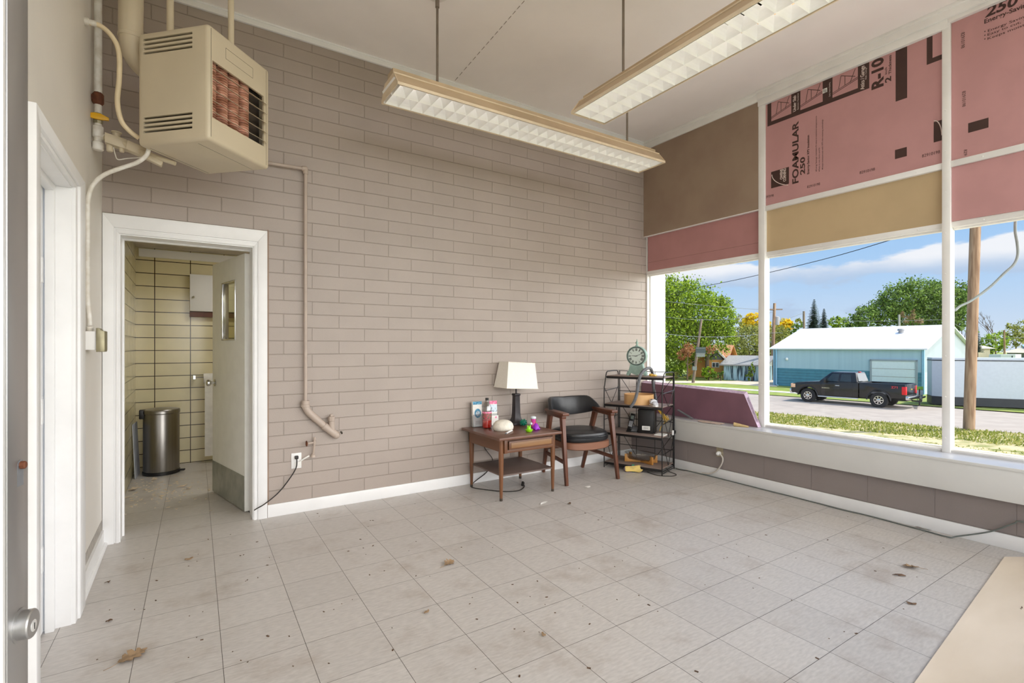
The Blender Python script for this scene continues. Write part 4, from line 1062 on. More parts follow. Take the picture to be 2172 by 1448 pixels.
# small rubber toys
gt = pZ(1113, 905, TZ); gt = V((2.635, 3.86, TZ))
m = MB(); m.ell(gt + V((0, 0, .030)), .026, .026, .028, 16, 10)
for k in range(26):
    y_ = 1 - 2 * (k + .5) / 26; a = k * 2.4; r_ = math.sqrt(1 - y_ * y_); dv = V((r_ * math.cos(a), r_ * math.sin(a), y_))
    if dv.z < -.75: continue
    m.lathe([(.0075, 0), (.005, .012), (0, .015)], gt + V((0, 0, .030)) + dv * .023, 6, dv.to_track_quat('Z', 'Y').to_matrix(), cap=False)
solo('spiky_toy', m, 'toy_green', 'dark green spiky rubber ball at the foot of the lamp', 'toy')
lm = V((2.490, 3.565, TZ))
o = thing('lime_toy', 'lime green rubber toy with pointed ears near the table front edge', 'toy', lm)
m = MB(); m.lathe([(0, 0), (.022, .001), (.033, .014), (.034, .022), (.027, .024), (0, .018)], lm, 20, cap=False); m.ell(lm + V((0, 0, .026)), .020, .016, .022, 14, 8); m.build('body', 'toy_lime', o)
for s in (-1, 1):
    m = MB(); m.lathe([(.007, 0), (.005, .012), (0, .018)], lm + V((s * .012, 0, .042)), 8, cap=False); m.build('ear', 'toy_lime', o)
pm = V((2.600, 3.615, TZ))
o = thing('purple_toy', 'bright purple rubber toy standing in front of the pink one', 'toy', pm)
m = MB(); m.lathe([(0, 0), (.022, .002), (.031, .016), (.028, .034), (.014, .052), (.004, .060), (0, .061)], pm, 18, cap=False); m.build('body', 'toy_purple', o)
for s in (-1, 1):
    m = MB(); m.ell(pm + V((s * .016, -.018, .011)), .015, .014, .011, 12, 8); m.build('foot', 'toy_purple', o)
km = V((2.672, 3.755, TZ))
o = thing('pink_toy', 'pink rubber figure with a white hat on the side table', 'toy', km)
m = MB(); m.lathe([(0, 0), (.020, .001), (.023, .012), (.015, .032), (.014, .044), (.022, .058), (.023, .070), (.016, .080)], km, 18); m.build('body', 'toy_pink', o)
m = MB(); m.lathe([(.022, .076), (.026, .082), (.025, .094), (.016, .099), (0, .100)], km, 18); m.build('hat', 'toy_white', o)
m = MB(); m.ell(km + V((-.030, -.01, .034)), .012, .010, .012, 10, 8); m.build('arm', 'toy_white', o)
rm = V((2.722, 3.79, TZ))
o = thing('red_toy', 'red rubber toy of stacked balls behind the purple one', 'toy', rm)
m = MB(); m.ell(rm + V((0, 0, .016)), .019, .017, .016, 14, 8); m.build('body', 'toy_red', o)
m = MB(); m.ell(rm + V((-.010, .006, .042)), .016, .015, .015, 14, 8); m.build('head', 'toy_red', o)

# ================================================================== ARMCHAIR
ch = thing('armchair', 'dark wooden armchair with black vinyl seat and curved back', 'chair', (3.225, 3.785, 0), math.radians(-8), local=True)
for s in (-1, 1):
    m = MB(); m.bar((s * .285, -.265, 0), (s * .272, -.165, .63), .028, .034, .040, .052, up=(0, 1, 0)); m.build('leg', 'teak_dark', ch, bevel=.005)
    m = MB(); m.bar((s * .232, .275, 0), (s * .262, .075, .63), .026, .034, .036, .062, up=(0, 1, 0)); m.build('leg', 'teak_dark', ch, bevel=.005)
    m = MB(); m.bar((s * .272, -.2, .612), (s * .262, .12, .622), .045, .03, .045, .03)
    pts = [(-.235, .034), (-.15, .040), (0, .038), (.12, .03), (.16, .02)]
    top = []; 
    vs = []; fs = []
    for (y, hw) in pts:
        cx = s * (.272 - (y + .2) * .03); zt = .655 + .012 * (y + .2)
        vs += [(cx - hw, y, zt - .026), (cx + hw, y, zt - .026), (cx + hw, y, zt), (cx - hw, y, zt)]
    for i in range(len(pts) - 1):
        for k in range(4): fs.append((i * 4 + k, i * 4 + (k + 1) % 4, i * 4 + 4 + (k + 1) % 4, i * 4 + 4 + k))
    fs += [(3, 2, 1, 0), tuple(len(pts) * 4 - 4 + k for k in range(4))]
    m.add(vs, fs); m.build('armrest', 'teak_dark', ch, bevel=.005)
    m = MB(); m.bar((s * .278, -.225, .20), (s * .242, .215, .215), .018, .034); m.build('stretcher', 'teak_dark', ch, bevel=.003)
# seat frame with bowed front
def sup(a, sx, sy, e=3.0): c, s = math.cos(a), math.sin(a); return (sx * math.copysign(abs(c) ** (2 / e), c), sy * math.copysign(abs(s) ** (2 / e), s))
m = MB(); N = 40; vs = []; fs = []
for (k, z) in ((.94, .295), (1.0, .305), (1.0, .365), (.96, .372)):
    for i in range(N):
        x, y = sup(2 * PI * i / N, .262 * k, .235 * k, 3.6); z_ = z + (.016 * (abs(x) / .26) ** 2 if z < .32 else 0)
        vs.append((x, y - .02, z_))
for r_ in range(3):
    for i in range(N): fs.append((r_ * N + i, r_ * N + (i + 1) % N, (r_ + 1) * N + (i + 1) % N, (r_ + 1) * N + i))
fs += [tuple(range(N - 1, -1, -1)), tuple(3 * N + i for i in range(N))]
m.add(vs, fs); m.build('seat_frame', 'teak_light', ch)
m = MB(); vs = []; fs = []; prof = [(.93, .366), (.99, .375), (1.03, .395), (1.03, .412), (.985, .420), (1.0, .432), (.97, .450), (.86, .466), (.6, .474), (.2, .470)]
for (k, z) in prof:
    for i in range(N): x, y = sup(2 * PI * i / N, .255 * k, .235 * k, 2.8); vs.append((x, y - .025, z))
for r_ in range(len(prof) - 1):
    for i in range(N): fs.append((r_ * N + i, r_ * N + (i + 1) % N, (r_ + 1) * N + (i + 1) % N, (r_ + 1) * N + i))
fs += [tuple(range(N - 1, -1, -1)), tuple((len(prof) - 1) * N + i for i in range(N))]
m.add(vs, fs); st = m.build('seat', 'vinyl_black', ch)
m = MB(); m.tube([V((*sup(2 * PI * i / N, .257, .237, 2.8), .421)) + V((0, -.025, 0)) for i in range(N + 1)], .0055, 6, cap=False); m.build('piping', 'vinyl_black', st)
# curved back
m = MB(); NT = 28; vs = []; fs = []; sec = []
for i in range(NT + 1):
    t = -1 + 2 * i / NT; a = t * 1.18; cx, cy = .285 * math.sin(a) / math.sin(1.18), .02 + .25 * (math.cos(a) - math.cos(1.18)) / (1 - math.cos(1.18))
    nx, ny = math.sin(a) * .9, math.cos(a); L_ = math.hypot(nx, ny); nx /= L_; ny /= L_
    u = abs(t); zt = .768 - .015 * math.cos(t * 2.2) * (1 - u) - .12 * max(0, (u - .62) / .38) ** 1.6; zb = .565 + .075 * u ** 2.2
    ring = []
    for k in range(12):
        g = 2 * PI * k / 12; o_ = .020 * math.copysign(abs(math.cos(g)) ** .7, math.cos(g)); zz = (zt + zb) / 2 + (zt - zb) / 2 * math.copysign(abs(math.sin(g)) ** .6, math.sin(g))
        tilt = .10 * (zz - .66)
        vs.append((cx + nx * (o_ + tilt), cy + ny * (o_ + tilt), zz))
for i in range(NT):
    for k in range(12): fs.append((i * 12 + k, i * 12 + (k + 1) % 12, (i + 1) * 12 + (k + 1) % 12, (i + 1) * 12 + k))
fs += [tuple(range(11, -1, -1)), tuple(NT * 12 + k for k in range(12))]
m.add(vs, fs); m.build('backrest', 'vinyl_black', ch)
m = MB(); m.bar((-.235, .20, .26), (.235, .20, .26), .02, .03); m.build('stretcher', 'teak_dark', ch, bevel=.003)

# ================================================================== WIRE RACK
RF = V((3.698, 3.912, 0)); ru = V((.353, -.936, 0)).normalized(); rv = V((.936, .353, 0)).normalized()
def R3(a, b, z): return RF + ru * a + rv * b + V((0, 0, z))
RW, RD = .62, .355
SH = (.066, .376, .672, .962)
rk = thing('wire_rack', 'black wire shelving rack with four brown boards in the corner', 'shelf', (3.698, 3.912, 0), math.atan2(ru.y, ru.x), local=True)
for a, s in ((0, 1), (RW, -1)):
    m = MB(); m.tube(smoothpath([(a, 0, 0), (a, 0, .40), (a, 0, .80), (a, .012, .86), (a, .045, .97), (a, .07, 1.0), (a, .12, 1.005), (a, .28, 1.005), (a, .335, .995), (a, .352, .95), (a, RD, .80), (a, RD, .4), (a, RD, 0)], 4), .0058, 8); m.build('side_frame', 'black_wire', rk)
    for z in (.80, .50, .20):
        m = MB(); m.tube([(a, .0, z), (a, RD, z + .015)], .004, 6); m.build('rung', 'black_wire', rk)
    for (z0, z1) in ((.66, .84), (.36, .66), (.07, .36)):
        m = MB(); m.tube([(a, .0, z1), (a, RD * .5, z0), (a, RD, z1)], .0032, 6); m.build('brace', 'black_wire', rk)
    m = MB(); m.tube([(a, .03, .035), (a, RD - .03, .035)], .004, 6); m.tube([(a, .03, .015), (a, RD - .03, .015)], .004, 6); m.build('foot_rail', 'black_wire', rk)
for a in (.012, RW / 3, 2 * RW / 3, RW - .012):
    m = MB(); m.tube([(a, RD + .006, .02), (a, RD + .006, 1.0)], .0035 if .1 < a < .5 else .0055, 6); m.build('back_wire', 'black_wire', rk)
for z in (1.0, .78, .48, .19):
    m = MB(); m.tube([(0, RD + .006, z), (RW, RD + .006, z)], .0038, 6); m.build('back_rail', 'black_wire', rk)
for (z0, z1) in ((.68, .95), (.39, .66), (.08, .36)):
    m = MB(); m.tube([(.01, RD + .002, z1), (RW / 3, RD + .002, z0)], .003, 6); m.tube([(RW - .01, RD + .002, z1), (2 * RW / 3, RD + .002, z0)], .003, 6); m.build('back_brace', 'black_wire', rk)
for z in SH:
    if z > .9: sy0, sy1 = .045, .345
    else: sy0, sy1 = .0, RD - .008
    m = MB(); m.box(.008, RW - .008, sy0, sy1, z - .012, z); s_ = m.build('shelf', 'shelf_board', rk, bevel=.003)
    m = MB(); m.box(.004, RW - .004, sy0 - .004, sy0 + .002, z - .03, z - .006); m.box(.004, RW - .004, sy1 - .002, sy1 + .004, z - .03, z - .006); m.build('edge_rail', 'black_wire', s_, bevel=.002)

def ra(px, b, z=0):
    lo, hi = -.5, 1.2
    for _ in range(40):
        mid = (lo + hi) / 2
        if pr(R3(mid, b, z))[0] < px: lo = mid
        else: hi = mid
    return lo
# clock
ca = ra(1351, .20); cc_ = R3(ca, .20, SH[3]); na = math.radians(-148); cn_ = V((math.cos(na), math.sin(na), 0)); cx_ = V((-cn_.y, cn_.x, 0))
ck = thing('mantel_clock', 'pale green distressed mantel clock with roman numerals, on the rack top', 'clock', cc_)
def C3(a, z, d): return cc_ + cx_ * a + cn_ * d + V((0, 0, z))
R0 = .104; ZC = .206
out = [(R0 * math.cos(t), ZC + R0 * math.sin(t)) for t in [math.radians(-52 + i * 284 / 36) for i in range(37)]]
left = [(-.066, .115), (-.072, .085), (-.082, .055), (-.098, .038), (-.105, .018), (-.098, .0), (-.078, .0), (-.070, .020), (-.050, .026), (-.030, .014), (-.012, .012), (0, .002)]
poly = out + left + [(-a, z) for a, z in left[::-1][1:]]
m = MB(); m.prism(poly, C3, -.046, .034); m.build('case', 'clock_green', ck, bevel=.003)
m = MB(); tor = [C3(.090 * math.cos(t), ZC + .092 * math.sin(t), .037) for t in [2 * PI * i / 40 for i in range(41)]]; m.tube(tor, .0065, 8, cap=False); m.build('bezel', 'clock_dark', ck)
m = MB(); Rk = cn_.to_track_quat('Z', 'Y').to_matrix(); m.lathe([(.088, 0), (.088, .002), (0, .002)], C3(0, ZC, .035), 40, Rk, cap=False); fc = m.build('clock_face', 'clock_face', ck)
RN = ['XII', 'I', 'II', 'III', 'IIII', 'V', 'VI', 'VII', 'VIII', 'IX', 'X', 'XI']
for k, s in enumerate(RN):
    m = MB(); t = PI / 2 - k * PI / 6; rd = cx_ * math.cos(t) + V((0, 0, math.sin(t))); tg = cx_ * math.sin(t) - V((0, 0, math.cos(t)))
    wl_ = .0025 + .0062 * len(s); text(m, s, C3(0, ZC, .0385) + rd * .055 - tg * wl_ / 2, tg, rd, wl_, .025, .03); m.build('numeral', 'black', fc, smooth=False, recalc=False)
def hand(ang, L, wd, d):
    t = PI / 2 - ang; rd = cx_ * math.cos(t) + V((0, 0, math.sin(t))); tg = cx_ * math.sin(t) - V((0, 0, math.cos(t))); c = C3(0, ZC, d)
    m = MB(); m.add([c - rd * .012 - tg * wd, c - rd * .012 + tg * wd, c + rd * L + tg * wd * .5, c + rd * L - tg * wd * .5] + [p + cn_ * .001 for p in (c - rd * .012 - tg * wd, c - rd * .012 + tg * wd, c + rd * L + tg * wd * .5, c + rd * L - tg * wd * .5)], [(0, 3, 2, 1), (4, 5, 6, 7), (0, 1, 5, 4), (1, 2, 6, 5), (2, 3, 7, 6), (3, 0, 4, 7)])
    m.build('clock_hand', 'black', fc)
hand(math.radians(67), .066, .0022, .040); hand(math.radians(274), .048, .0028, .0415)
m = MB(); m.lathe([(.018, 0), (.016, .012), (.008, .018), (.008, .024), (.015, .034), (.016, .042), (.008, .050), (.004, .066), (.005, .072), (0, .078)], C3(0, ZC + R0 - .004, 0), 14); m.build('finial', 'clock_green', ck)
# grey foam tube draped over the rack
pts = [R3(ra(1338, -.035), -.035, 0), ]
def rp(px, py, b):
    a = ra(px, b); p = R3(a, b, 0); dd = V((p.x, p.y, 0)).dot(FW); p.z = CAMH + (HYP - py) * dd / FPX; return p
m = MB(); m.tube(smoothpath([rp(1337.5, 863, -.03), rp(1345, 852, -.03), rp(1350.5, 836, -.028), rp(1353.5, 815, -.026), rp(1358, 797, -.018), rp(1365, 786, .02), rp(1375, 780.5, .10), rp(1381, 783, .24), rp(1384, 793, .375), rp(1385, 812, .395), rp(1388, 832, .395), rp(1394, 862, .39)], 6), .0155, 12)
solo('foam_tube', m, 'foam_grey', 'grey foam pipe sleeve draped over the top of the wire rack', 'foam tube')
# items on the rack
p = R3(ra(1382, .14), .14, SH[3])
o = thing('toy_shoe', 'small yellow and white shoe lying beside the clock', 'shoe', p)
m = MB(); m.ell(p + V((-.005, 0, .015)), .022, .024, .015, 14, 8); m.ell(p + ru * .035 + V((0, 0, .012)), .03, .018, .012, 14, 8); m.build('upper', 'shoe_yellow', o)
m = MB(); m.ell(p + ru * .02 + V((0, 0, .004)), .05, .02, .004, 14, 6); m.build('sole', 'shoe_sole', o)
# round wooden box
rc = R3(.315, .165, SH[2])
o = thing('round_box', 'open round bentwood box on the second shelf of the rack', 'box', rc)
m = MB(); m.lathe([(.150, 0), (.150, .102), (.1465, .102), (.1465, .006), (0, .006)], rc, 48, cap=False); m.lathe([(0, 0), (.150, 0)], rc, 48, cap=False); m.build('hoop', 'birch', o)
# silver child shoe
def shoe(label, p, fwd, up, L, mats, tilt=None):
    o = thing('child_shoe', label, 'shoe', p); sd = up.cross(fwd).normalized()
    def S3(a, b, z): return p + fwd * a + sd * b + up * z
    def loft(rings):
        m = MB(); vs = []; fs = []; n = 16
        for (a, wd, z0, z1, e) in rings:
            for k in range(n):
                g = 2 * PI * k / n; vs.append(S3(a * L, wd * L * math.copysign(abs(math.cos(g)) ** e, math.cos(g)), L * ((z0 + z1) / 2 + (z1 - z0) / 2 * math.copysign(abs(math.sin(g)) ** e, math.sin(g)))))
        for i in range(len(rings) - 1):
            for k in range(n): fs.append((i * n + k, i * n + (k + 1) % n, (i + 1) * n + (k + 1) % n, (i + 1) * n + k))
        fs += [tuple(range(n - 1, -1, -1)), tuple((len(rings) - 1) * n + k for k in range(n))]
        return m.add(vs, fs)
    loft([(-.5, .10, .05, .36, .8), (-.44, .15, .05, .42, .8), (-.3, .165, .05, .40, .8), (-.1, .165, .05, .36, .8), (.1, .18, .05, .32, .8), (.3, .20, .05, .25, .8), (.42, .16, .05, .19, .8), (.5, .08, .05, .12, .8)]).build('upper', mats[0], o)
    loft([(-.51, .11, -.03, .05, .5), (-.44, .165, -.03, .06, .5), (-.2, .15, -.03, .06, .5), (0, .16, -.03, .06, .5), (.3, .215, -.03, .06, .5), (.43, .17, -.03, .06, .5), (.51, .08, -.03, .05, .5)]).build('sole', mats[1], o)
    loft([(-.34, .10, .36, .43, .8), (-.2, .125, .34, .42, .8), (-.02, .12, .30, .37, .8), (.03, .08, .29, .335, .8)]).build('opening', mats[2], o)
    m = MB(); m.tube([S3(.0 * L, sd_ * .18 * L, z * L) for sd_, z in ((-1, .16), (-.8, .30), (0, .37), (.8, .30), (1, .16))], .011 * L / .12, 8); m.build('strap', mats[3], o)
    return o
p = R3(ra(1386.5, .055), .055, SH[2] + .004)
shoe('silver child shoe with dark strap, on the second rack shelf', p, (-FW * .95 + RT * .12).normalized(), V((0, 0, 1)), .145, ('shoe_silver', 'white_plastic', 'grey_plastic', 'shoe_silver'))
p0, p1 = V((3.70, 3.605, 0)), V((3.845, 3.51, 0)); fd = (p1 - p0).normalized()
nn = V((fd.y, -fd.x, 0)); nn = nn if nn.dot(FW) < 0 else -nn
shoe('lilac child sneaker with green stripe lying on its side under the rack', (p0 + p1) / 2 + V((0, 0, .0385)) - nn * .02, fd, (-nn * .95 - V((0, 0, .22))).normalized(), .172, ('shoe_lilac', 'shoe_sole', 'shoe_dark', 'shoe_green'))
# cordless phone
p = R3(ra(1340, .16), .16, SH[1])
o = thing('cordless_phone', 'black cordless phone standing in its charging base', 'phone', p)
ax, ay = cx_, -cn_
m = MB(); m.hexa([p + ax * a + ay * b + V((0, 0, z)) for z, s in ((0, 1), ) for (a, b) in ()] or [p + ax * -.05 + ay * -.055, p + ax * .075 + ay * -.055, p + ax * .075 + ay * .055, p + ax * -.05 + ay * .055, p + ax * -.048 + ay * -.05 + V((0, 0, .012)), p + ax * .07 + ay * -.05 + V((0, 0, .012)), p + ax * .068 + ay * .05 + V((0, 0, .055)), p + ax * -.045 + ay * .05 + V((0, 0, .05))])
m.build('charging_base', 'black', o, bevel=.004)
m = MB(); m.hexa([p + ax * .004 + ay * -.052 + V((0, 0, .0135)), p + ax * .066 + ay * -.052 + V((0, 0, .0135)), p + ax * .064 + ay * .03 + V((0, 0, .0475)), p + ax * .004 + ay * .03 + V((0, 0, .047)), p + ax * .004 + ay * -.052 + V((0, 0, .015)), p + ax * .066 + ay * -.052 + V((0, 0, .015)), p + ax * .064 + ay * .03 + V((0, 0, .049)), p + ax * .004 + ay * .03 + V((0, 0, .0485))]); m.build('base_keypad', 'grey_plastic', o)
hc = p + ax * -.022 + ay * .0 + V((0, 0, .02)); hu = (V((0, 0, 1)) * .95 + ay * .25 + ax * .18).normalized(); hr = ax - hu * ax.dot(hu); hr.normalize(); hf = hr.cross(hu); hf = hf if hf.dot(cn_) > 0 else -hf
m = MB(); m.obox(hc + hu * .085, hr * .024, hf * .012, hu * .085); hs_ = m.build('handset', 'black', o, bevel=.007)
m = MB(); m.obox(hc + hu * .13 + hf * .0125, hr * .015, hf * .0008, hu * .018); m.build('display', M('lcd', (120, 132, 124), .3), hs_)
m = MB()
for i in range(5):
    for j in range(3): m.obox(hc + hu * (.035 + .012 * i) + hr * (.013 * (j - 1)) + hf * .0125, hr * .005, hf * .0012, hu * .004)
m.build('keypad', 'phone_key', hs_)
# black upright box
p = R3(ra(1372, .20), .20, SH[1])
o = thing('modem_box', 'tall black upright box with a white label on the third rack shelf', 'modem', p)
m = MB(); m.obox(p + V((0, 0, .122)), cx_ * .078, cn_ * .075, V((0, 0, .122))); m.obox(p + V((0, 0, .122)) + cx_ * .078, cx_ * .012, cn_ * .068, V((0, 0, .118))); m.build('case', 'black', o, bevel=.004)
m = MB(); m.obox(p + V((0, 0, .055)) + cn_ * .0757 + cx_ * .005, cx_ * .04, cn_ * .0006, V((0, 0, .021))); lb_ = m.build('label', 'paper', o)
m = MB()
for z_, w__ in ((.064, .03), (.054, .024), (.046, .032)): m.obox(p + V((0, 0, z_)) + cn_ * .0766 + cx_ * .004, cx_ * w__, cn_ * .0003, V((0, 0, .0018)))
m.build('small_print', 'grey_plastic', lb_)
m = MB(); 
for k in range(4):
    q = [rp(1395 + k * 1.5, 868 + k, .30), rp(1402 + k * 2, 878, .30), rp(1408 + 2 * k, 886, .31), rp(1411 + 2.5 * k, 896 - k * 2, .3), rp(1406 + 3 * k, 884 - k, .3)]
    m.tube(smoothpath(q, 5), .0035, 6)
m.tube(smoothpath([rp(1410, 896, .3), rp(1402, 905, .28), rp(1399, 914, .26)], 4), .0035, 6)
solo('yellow_cable', m, 'cord_yellow', 'coiled yellow network cable hanging at the right of the black box', 'cable')
m = MB(); p = rp(1403, 919, .10); m.obox(R3(ra(1402, .13), .13, SH[1] + .005), ru * .05, rv * .06, V((0, 0, .004)))
solo('paper_pad', m, 'paper', 'white paper pad lying at the right end of the third shelf', 'paper')
o = thing('power_adapter', 'white plug adapter clipped to the right side of the rack', 'adapter', R3(RW + .01, .30, .37))
m = MB(); m.obox(R3(RW + .012, .28, .385), ru * .008, rv * .012, V((0, 0, .024))); m.build('body', 'white_plastic', o, bevel=.003)
m = MB(); m.obox(R3(RW + .012, .335, .385), ru * .008, rv * .02, V((0, 0, .016))); m.build('plug', 'black', o, bevel=.003)
# glass dish in a wooden cradle
dc = R3(.335, .17, SH[0])
o = thing('serving_dish', 'oval glass dish in a crossed wooden cradle on the bottom rack shelf', 'dish', dc)
m = MB(); vs = []; fs = []; n = 40; prof = [(.0, .03), (.095, .03), (.125, .045), (.142, .085), (.150, .092), (.146, .096), (.136, .088), (.118, .05), (.09, .036), (0, .036)]
for (r_, z) in prof:
    for k in range(n): g = 2 * PI * k / n; vs.append(dc + ru * (1.16 * r_ * math.cos(g)) + rv * (.80 * r_ * math.sin(g)) + V((0, 0, z)))
for i in range(len(prof) - 1):
    for k in range(n): fs.append((i * n + k, i * n + (k + 1) % n, (i + 1) * n + (k + 1) % n, (i + 1) * n + k))
m.add(vs, fs); m.build('glass_bowl', 'dish_glass', o)
for sg in (-1, 1):
    dv = (ru * .92 + rv * .39 * sg).normalized(); nv = V((-dv.y, dv.x, 0)); Lh = .165
    prf = [(-Lh, .078), (-Lh, .0), (-Lh + .02, -.0), (Lh - .02, 0), (Lh, .0), (Lh, .078), (Lh - .025, .078), (Lh - .03, .045), (Lh - .05, .026), (-Lh + .05, .026), (-Lh + .03, .045), (-Lh + .025, .078)]
    m = MB(); m.prism([(a, z + .001) for a, z in prf], lambda a, z, d: dc + dv * a + nv * d + V((0, 0, z)), -.009, .009); m.build('cradle_board', 'honey', o, bevel=.002)
m = MB(); a_ = R3(.56, .06, 0)
# ---- leaning purple board, papers and odds on the sill
b1, b2, t1, t2 = V((4.448, 4.108, .518)), V((4.448, 2.668, .518)), V((4.478, 4.108, .845)), V((4.478, 2.825, .812))
m = MB(); k = V((.048, 0, .022)); m.add([b1, b2, t2, t1, b1 + V((.048, 0, 0)), b2 + V((.048, 0, .0)), t2 + k, t1 + k], [(0, 1, 2, 3), (7, 6, 5, 4), (0, 4, 5, 1), (1, 5, 6, 2), (2, 6, 7, 3), (3, 7, 4, 0)])
o = thing('foam_board', 'purple foam board with slanted end leaning on the window sill', 'insulation board', V((4.46, 3.4, .518))); m.build('board', 'purple_foam', o, smooth=False)
m = MB(); 
def slab(mb, P, n, t):
    n = n.normalized() * t; mb.add(P + [p + n for p in P], [tuple(range(len(P))), tuple(range(2 * len(P) - 1, len(P) - 1, -1))] + [(i, (i + 1) % len(P), len(P) + (i + 1) % len(P), len(P) + i) for i in range(len(P))])
slab(m, [t1, t2, t2 + k, t1 + k], V((0, 0, 1)), .0015); slab(m, [b2, b2 + V((.048, 0, 0)), t2 + k, t2], V((0, -1, .4)), .0015)
m.build('cut_edge', 'foam_edge', o, smooth=False)
rr = random.Random(5); m = MB(); P = []
for i in range(22):
    a = 2 * PI * i / 22; r_ = 1 + .25 * rr.random(); P.append((4.325 + .055 * r_ * math.cos(a), 3.075 + .13 * r_ * math.sin(a)))
m.add([(x, y, .5185 + .006 * rr.random()) for x, y in P] + [(x, y, .521 + .006 * rr.random()) for x, y in P], [tuple(range(21, -1, -1)), tuple(range(22, 44))] + [(i, (i + 1) % 22, 22 + (i + 1) % 22, 22 + i) for i in range(22)])
solo('crumpled_paper', m, M('paper_aged', (206, 186, 172), .8, var=.1, vs=30), 'crumpled pale paper lying on the window sill before the purple board', 'paper')
m = MB(); p0, p1 = pZ(1557, 899.5, .535), pZ(1588, 905, .524); 
vs = []; fs = []
for i, (p, r_) in enumerate(((p0, .019), (p1, .008))):
    for kk in range(15):
        g = -PI / 2 + 1.75 * PI * kk / 14; sdv = (p1 - p0).cross(V((0, 0, 1))).normalized(); vs.append(p + sdv * (r_ * math.cos(g)) + V((0, 0, r_ * math.sin(g) + r_ * 0)))
for kk in range(14): fs.append((kk, kk + 1, 15 + kk + 1, 15 + kk))
m.add(vs, fs); solo('paper_roll', m, 'kraft', 'small rolled piece of brown paper on the sill near the mullion', 'paper', recalc=False)
m = MB(); m.bar(V((4.36, 3.50, .60)), V((4.38, 3.33, .525)), .035, .010, .03, .010); solo('scraper', m, 'foam_grey', 'grey flat strip leaning between the rack and the window sill', 'strip', bevel=.002)
# outlet under the sill
o = thing('wall_outlet', 'worn outlet plate under the window sill', 'outlet', (4.317, 2.97, .2))
m = MB(); m.box(4.311, 4.317, 2.935, 3.005, .205, .315); m.build('cover_plate', M('plate_worn', (168, 156, 132), .6, var=.2, vs=40), o)
m = MB(); m.lathe([(.020, 0), (.022, .01), (.018, .03), (.01, .04)], pX(1526, 961, 4.311), 16, Matrix.Rotation(-PI / 2, 3, 'Y')); o = thing('plug_cord', 'short white cord hanging from the outlet under the window sill', 'cord', (4.29, 3.0, .0)); pg = m.build('plug', 'white_plastic', o)
m = MB(); m.tube(smoothpath([pX(1527, 962, 4.285), pX(1533, 972, 4.285), pX(1530, 985, 4.285), pX(1519, 999, 4.29), pX(1505, 1004, 4.295), pX(1490, 1003, 4.297), V((4.297, 3.15, .006)), V((4.296, 3.35, .006))], 6), .007, 8); m.build('cord', M('cord_white', (214, 208, 198), .5), o)
m = MB(); q = [V((4.25, 3.44, .005)), V((4.285, 3.30, .005)), V((4.29, 3.0, .005)), V((4.283, 2.6, .005)), V((4.278, 2.2, .005)), V((4.262, 1.86, .005)), V((4.272, 1.7, .005)), V((4.25, 1.38, .005)), V((4.235, 1.22, .006)), pX(2030, 1137, 4.26), pX(2100, 1127, 4.295), pX(2150, 1110, 4.30), pX(2172, 1107, 4.30), V((4.30, .6, .19)), V((4.30, -.1, .15))]
m.tube(smoothpath(q, 6), .0048, 8); solo('floor_cord', m, 'cord_grey', 'long dark grey cord running along the baseboard under the windows', 'cord')
m = MB(); m.tube(smoothpath([R3(.50, .25, .03), R3(.56, .3, .008), R3(.62, .2, .004), R3(.72, .12, .004), R3(.70, .03, .004), R3(.58, -.02, .004), R3(.45, .05, .004)], 6), .0035, 6); m.tube(smoothpath([R3(.63, .36, .01), R3(.70, .33, .005), R3(.82, .34, .005), R3(.9, .33, .005)], 5), .003, 6); solo('floor_cord', m, 'cord_black', 'tangled black cord on the floor at the foot of the rack', 'cord')
# ================================================================== washroom things
tc_ = V((-.20, 6.15, 0)); o = thing('trash_can', 'brushed steel pedal bin against the washroom tiles', 'bin', tc_)
m = MB(); m.lathe([(.150, .03), (.152, .04), (.152, .595), (.150, .60)], tc_, 40); m.build('body', 'steel_brushed', o)
m = MB(); m.lathe([(.150, 0), (.158, .004), (.158, .03), (.152, .034)], tc_, 40); m.build('base_ring', 'black', o)
m = MB(); m.lathe([(.154, .60), (.157, .604), (.157, .632), (.150, .642), (.10, .650), (0, .654)], tc_, 40, cap=False); m.build('lid', 'steel_brushed', o)
m = MB(); m.obox(tc_ + V((-.15, -.02, .60)), V((.03, 0, 0)), V((0, .035, 0)), V((0, 0, .045))); m.build('hinge', 'black', o, bevel=.008)
m = MB(); m.obox(tc_ + V((.165, -.05, .022)), V((.03, -.01, 0)), V((.006, .018, 0)), V((0, 0, .008))); m.build('pedal', 'black', o, bevel=.003)
m = MB(); m.hexa([V((-.405, 5.99, .001)), V((-.385, 6.26, .001)), V((-.38, 6.26, .001)), V((-.40, 5.99, .001)), V((-.425, 5.99, .52)), V((-.408, 6.26, .52)), V((-.403, 6.26, .52)), V((-.42, 5.99, .52))])
solo('cardboard_sheet', m, M('card_grey', (186, 190, 200), .7), 'pale grey sheet standing behind the steel bin', 'cardboard', smooth=False)
cz0, cz1 = 1.648, 2.048
o = thing('wall_cabinet', 'white medicine cabinet on the yellow tiled washroom wall', 'cabinet', V((.27, 6.46, cz0)))
m = MB(); m.box(.04, .52, 6.43, 6.508, cz0, cz1); m.build('body', 'white_paint', o, bevel=.002)
m = MB(); m.box(.042, .518, 6.415, 6.43, cz0 + .002, cz1 - .002); dd_ = m.build('door', 'white_paint', o, bevel=.002)
m = MB(); m.lathe([(.008, 0), (.006, .012), (.012, .016), (.010, .026), (0, .028)], V((.075, 6.415, 1.80)), 12, Matrix.Rotation(PI / 2, 3, 'X'), cap=False); m.build('knob', 'brass', dd_)
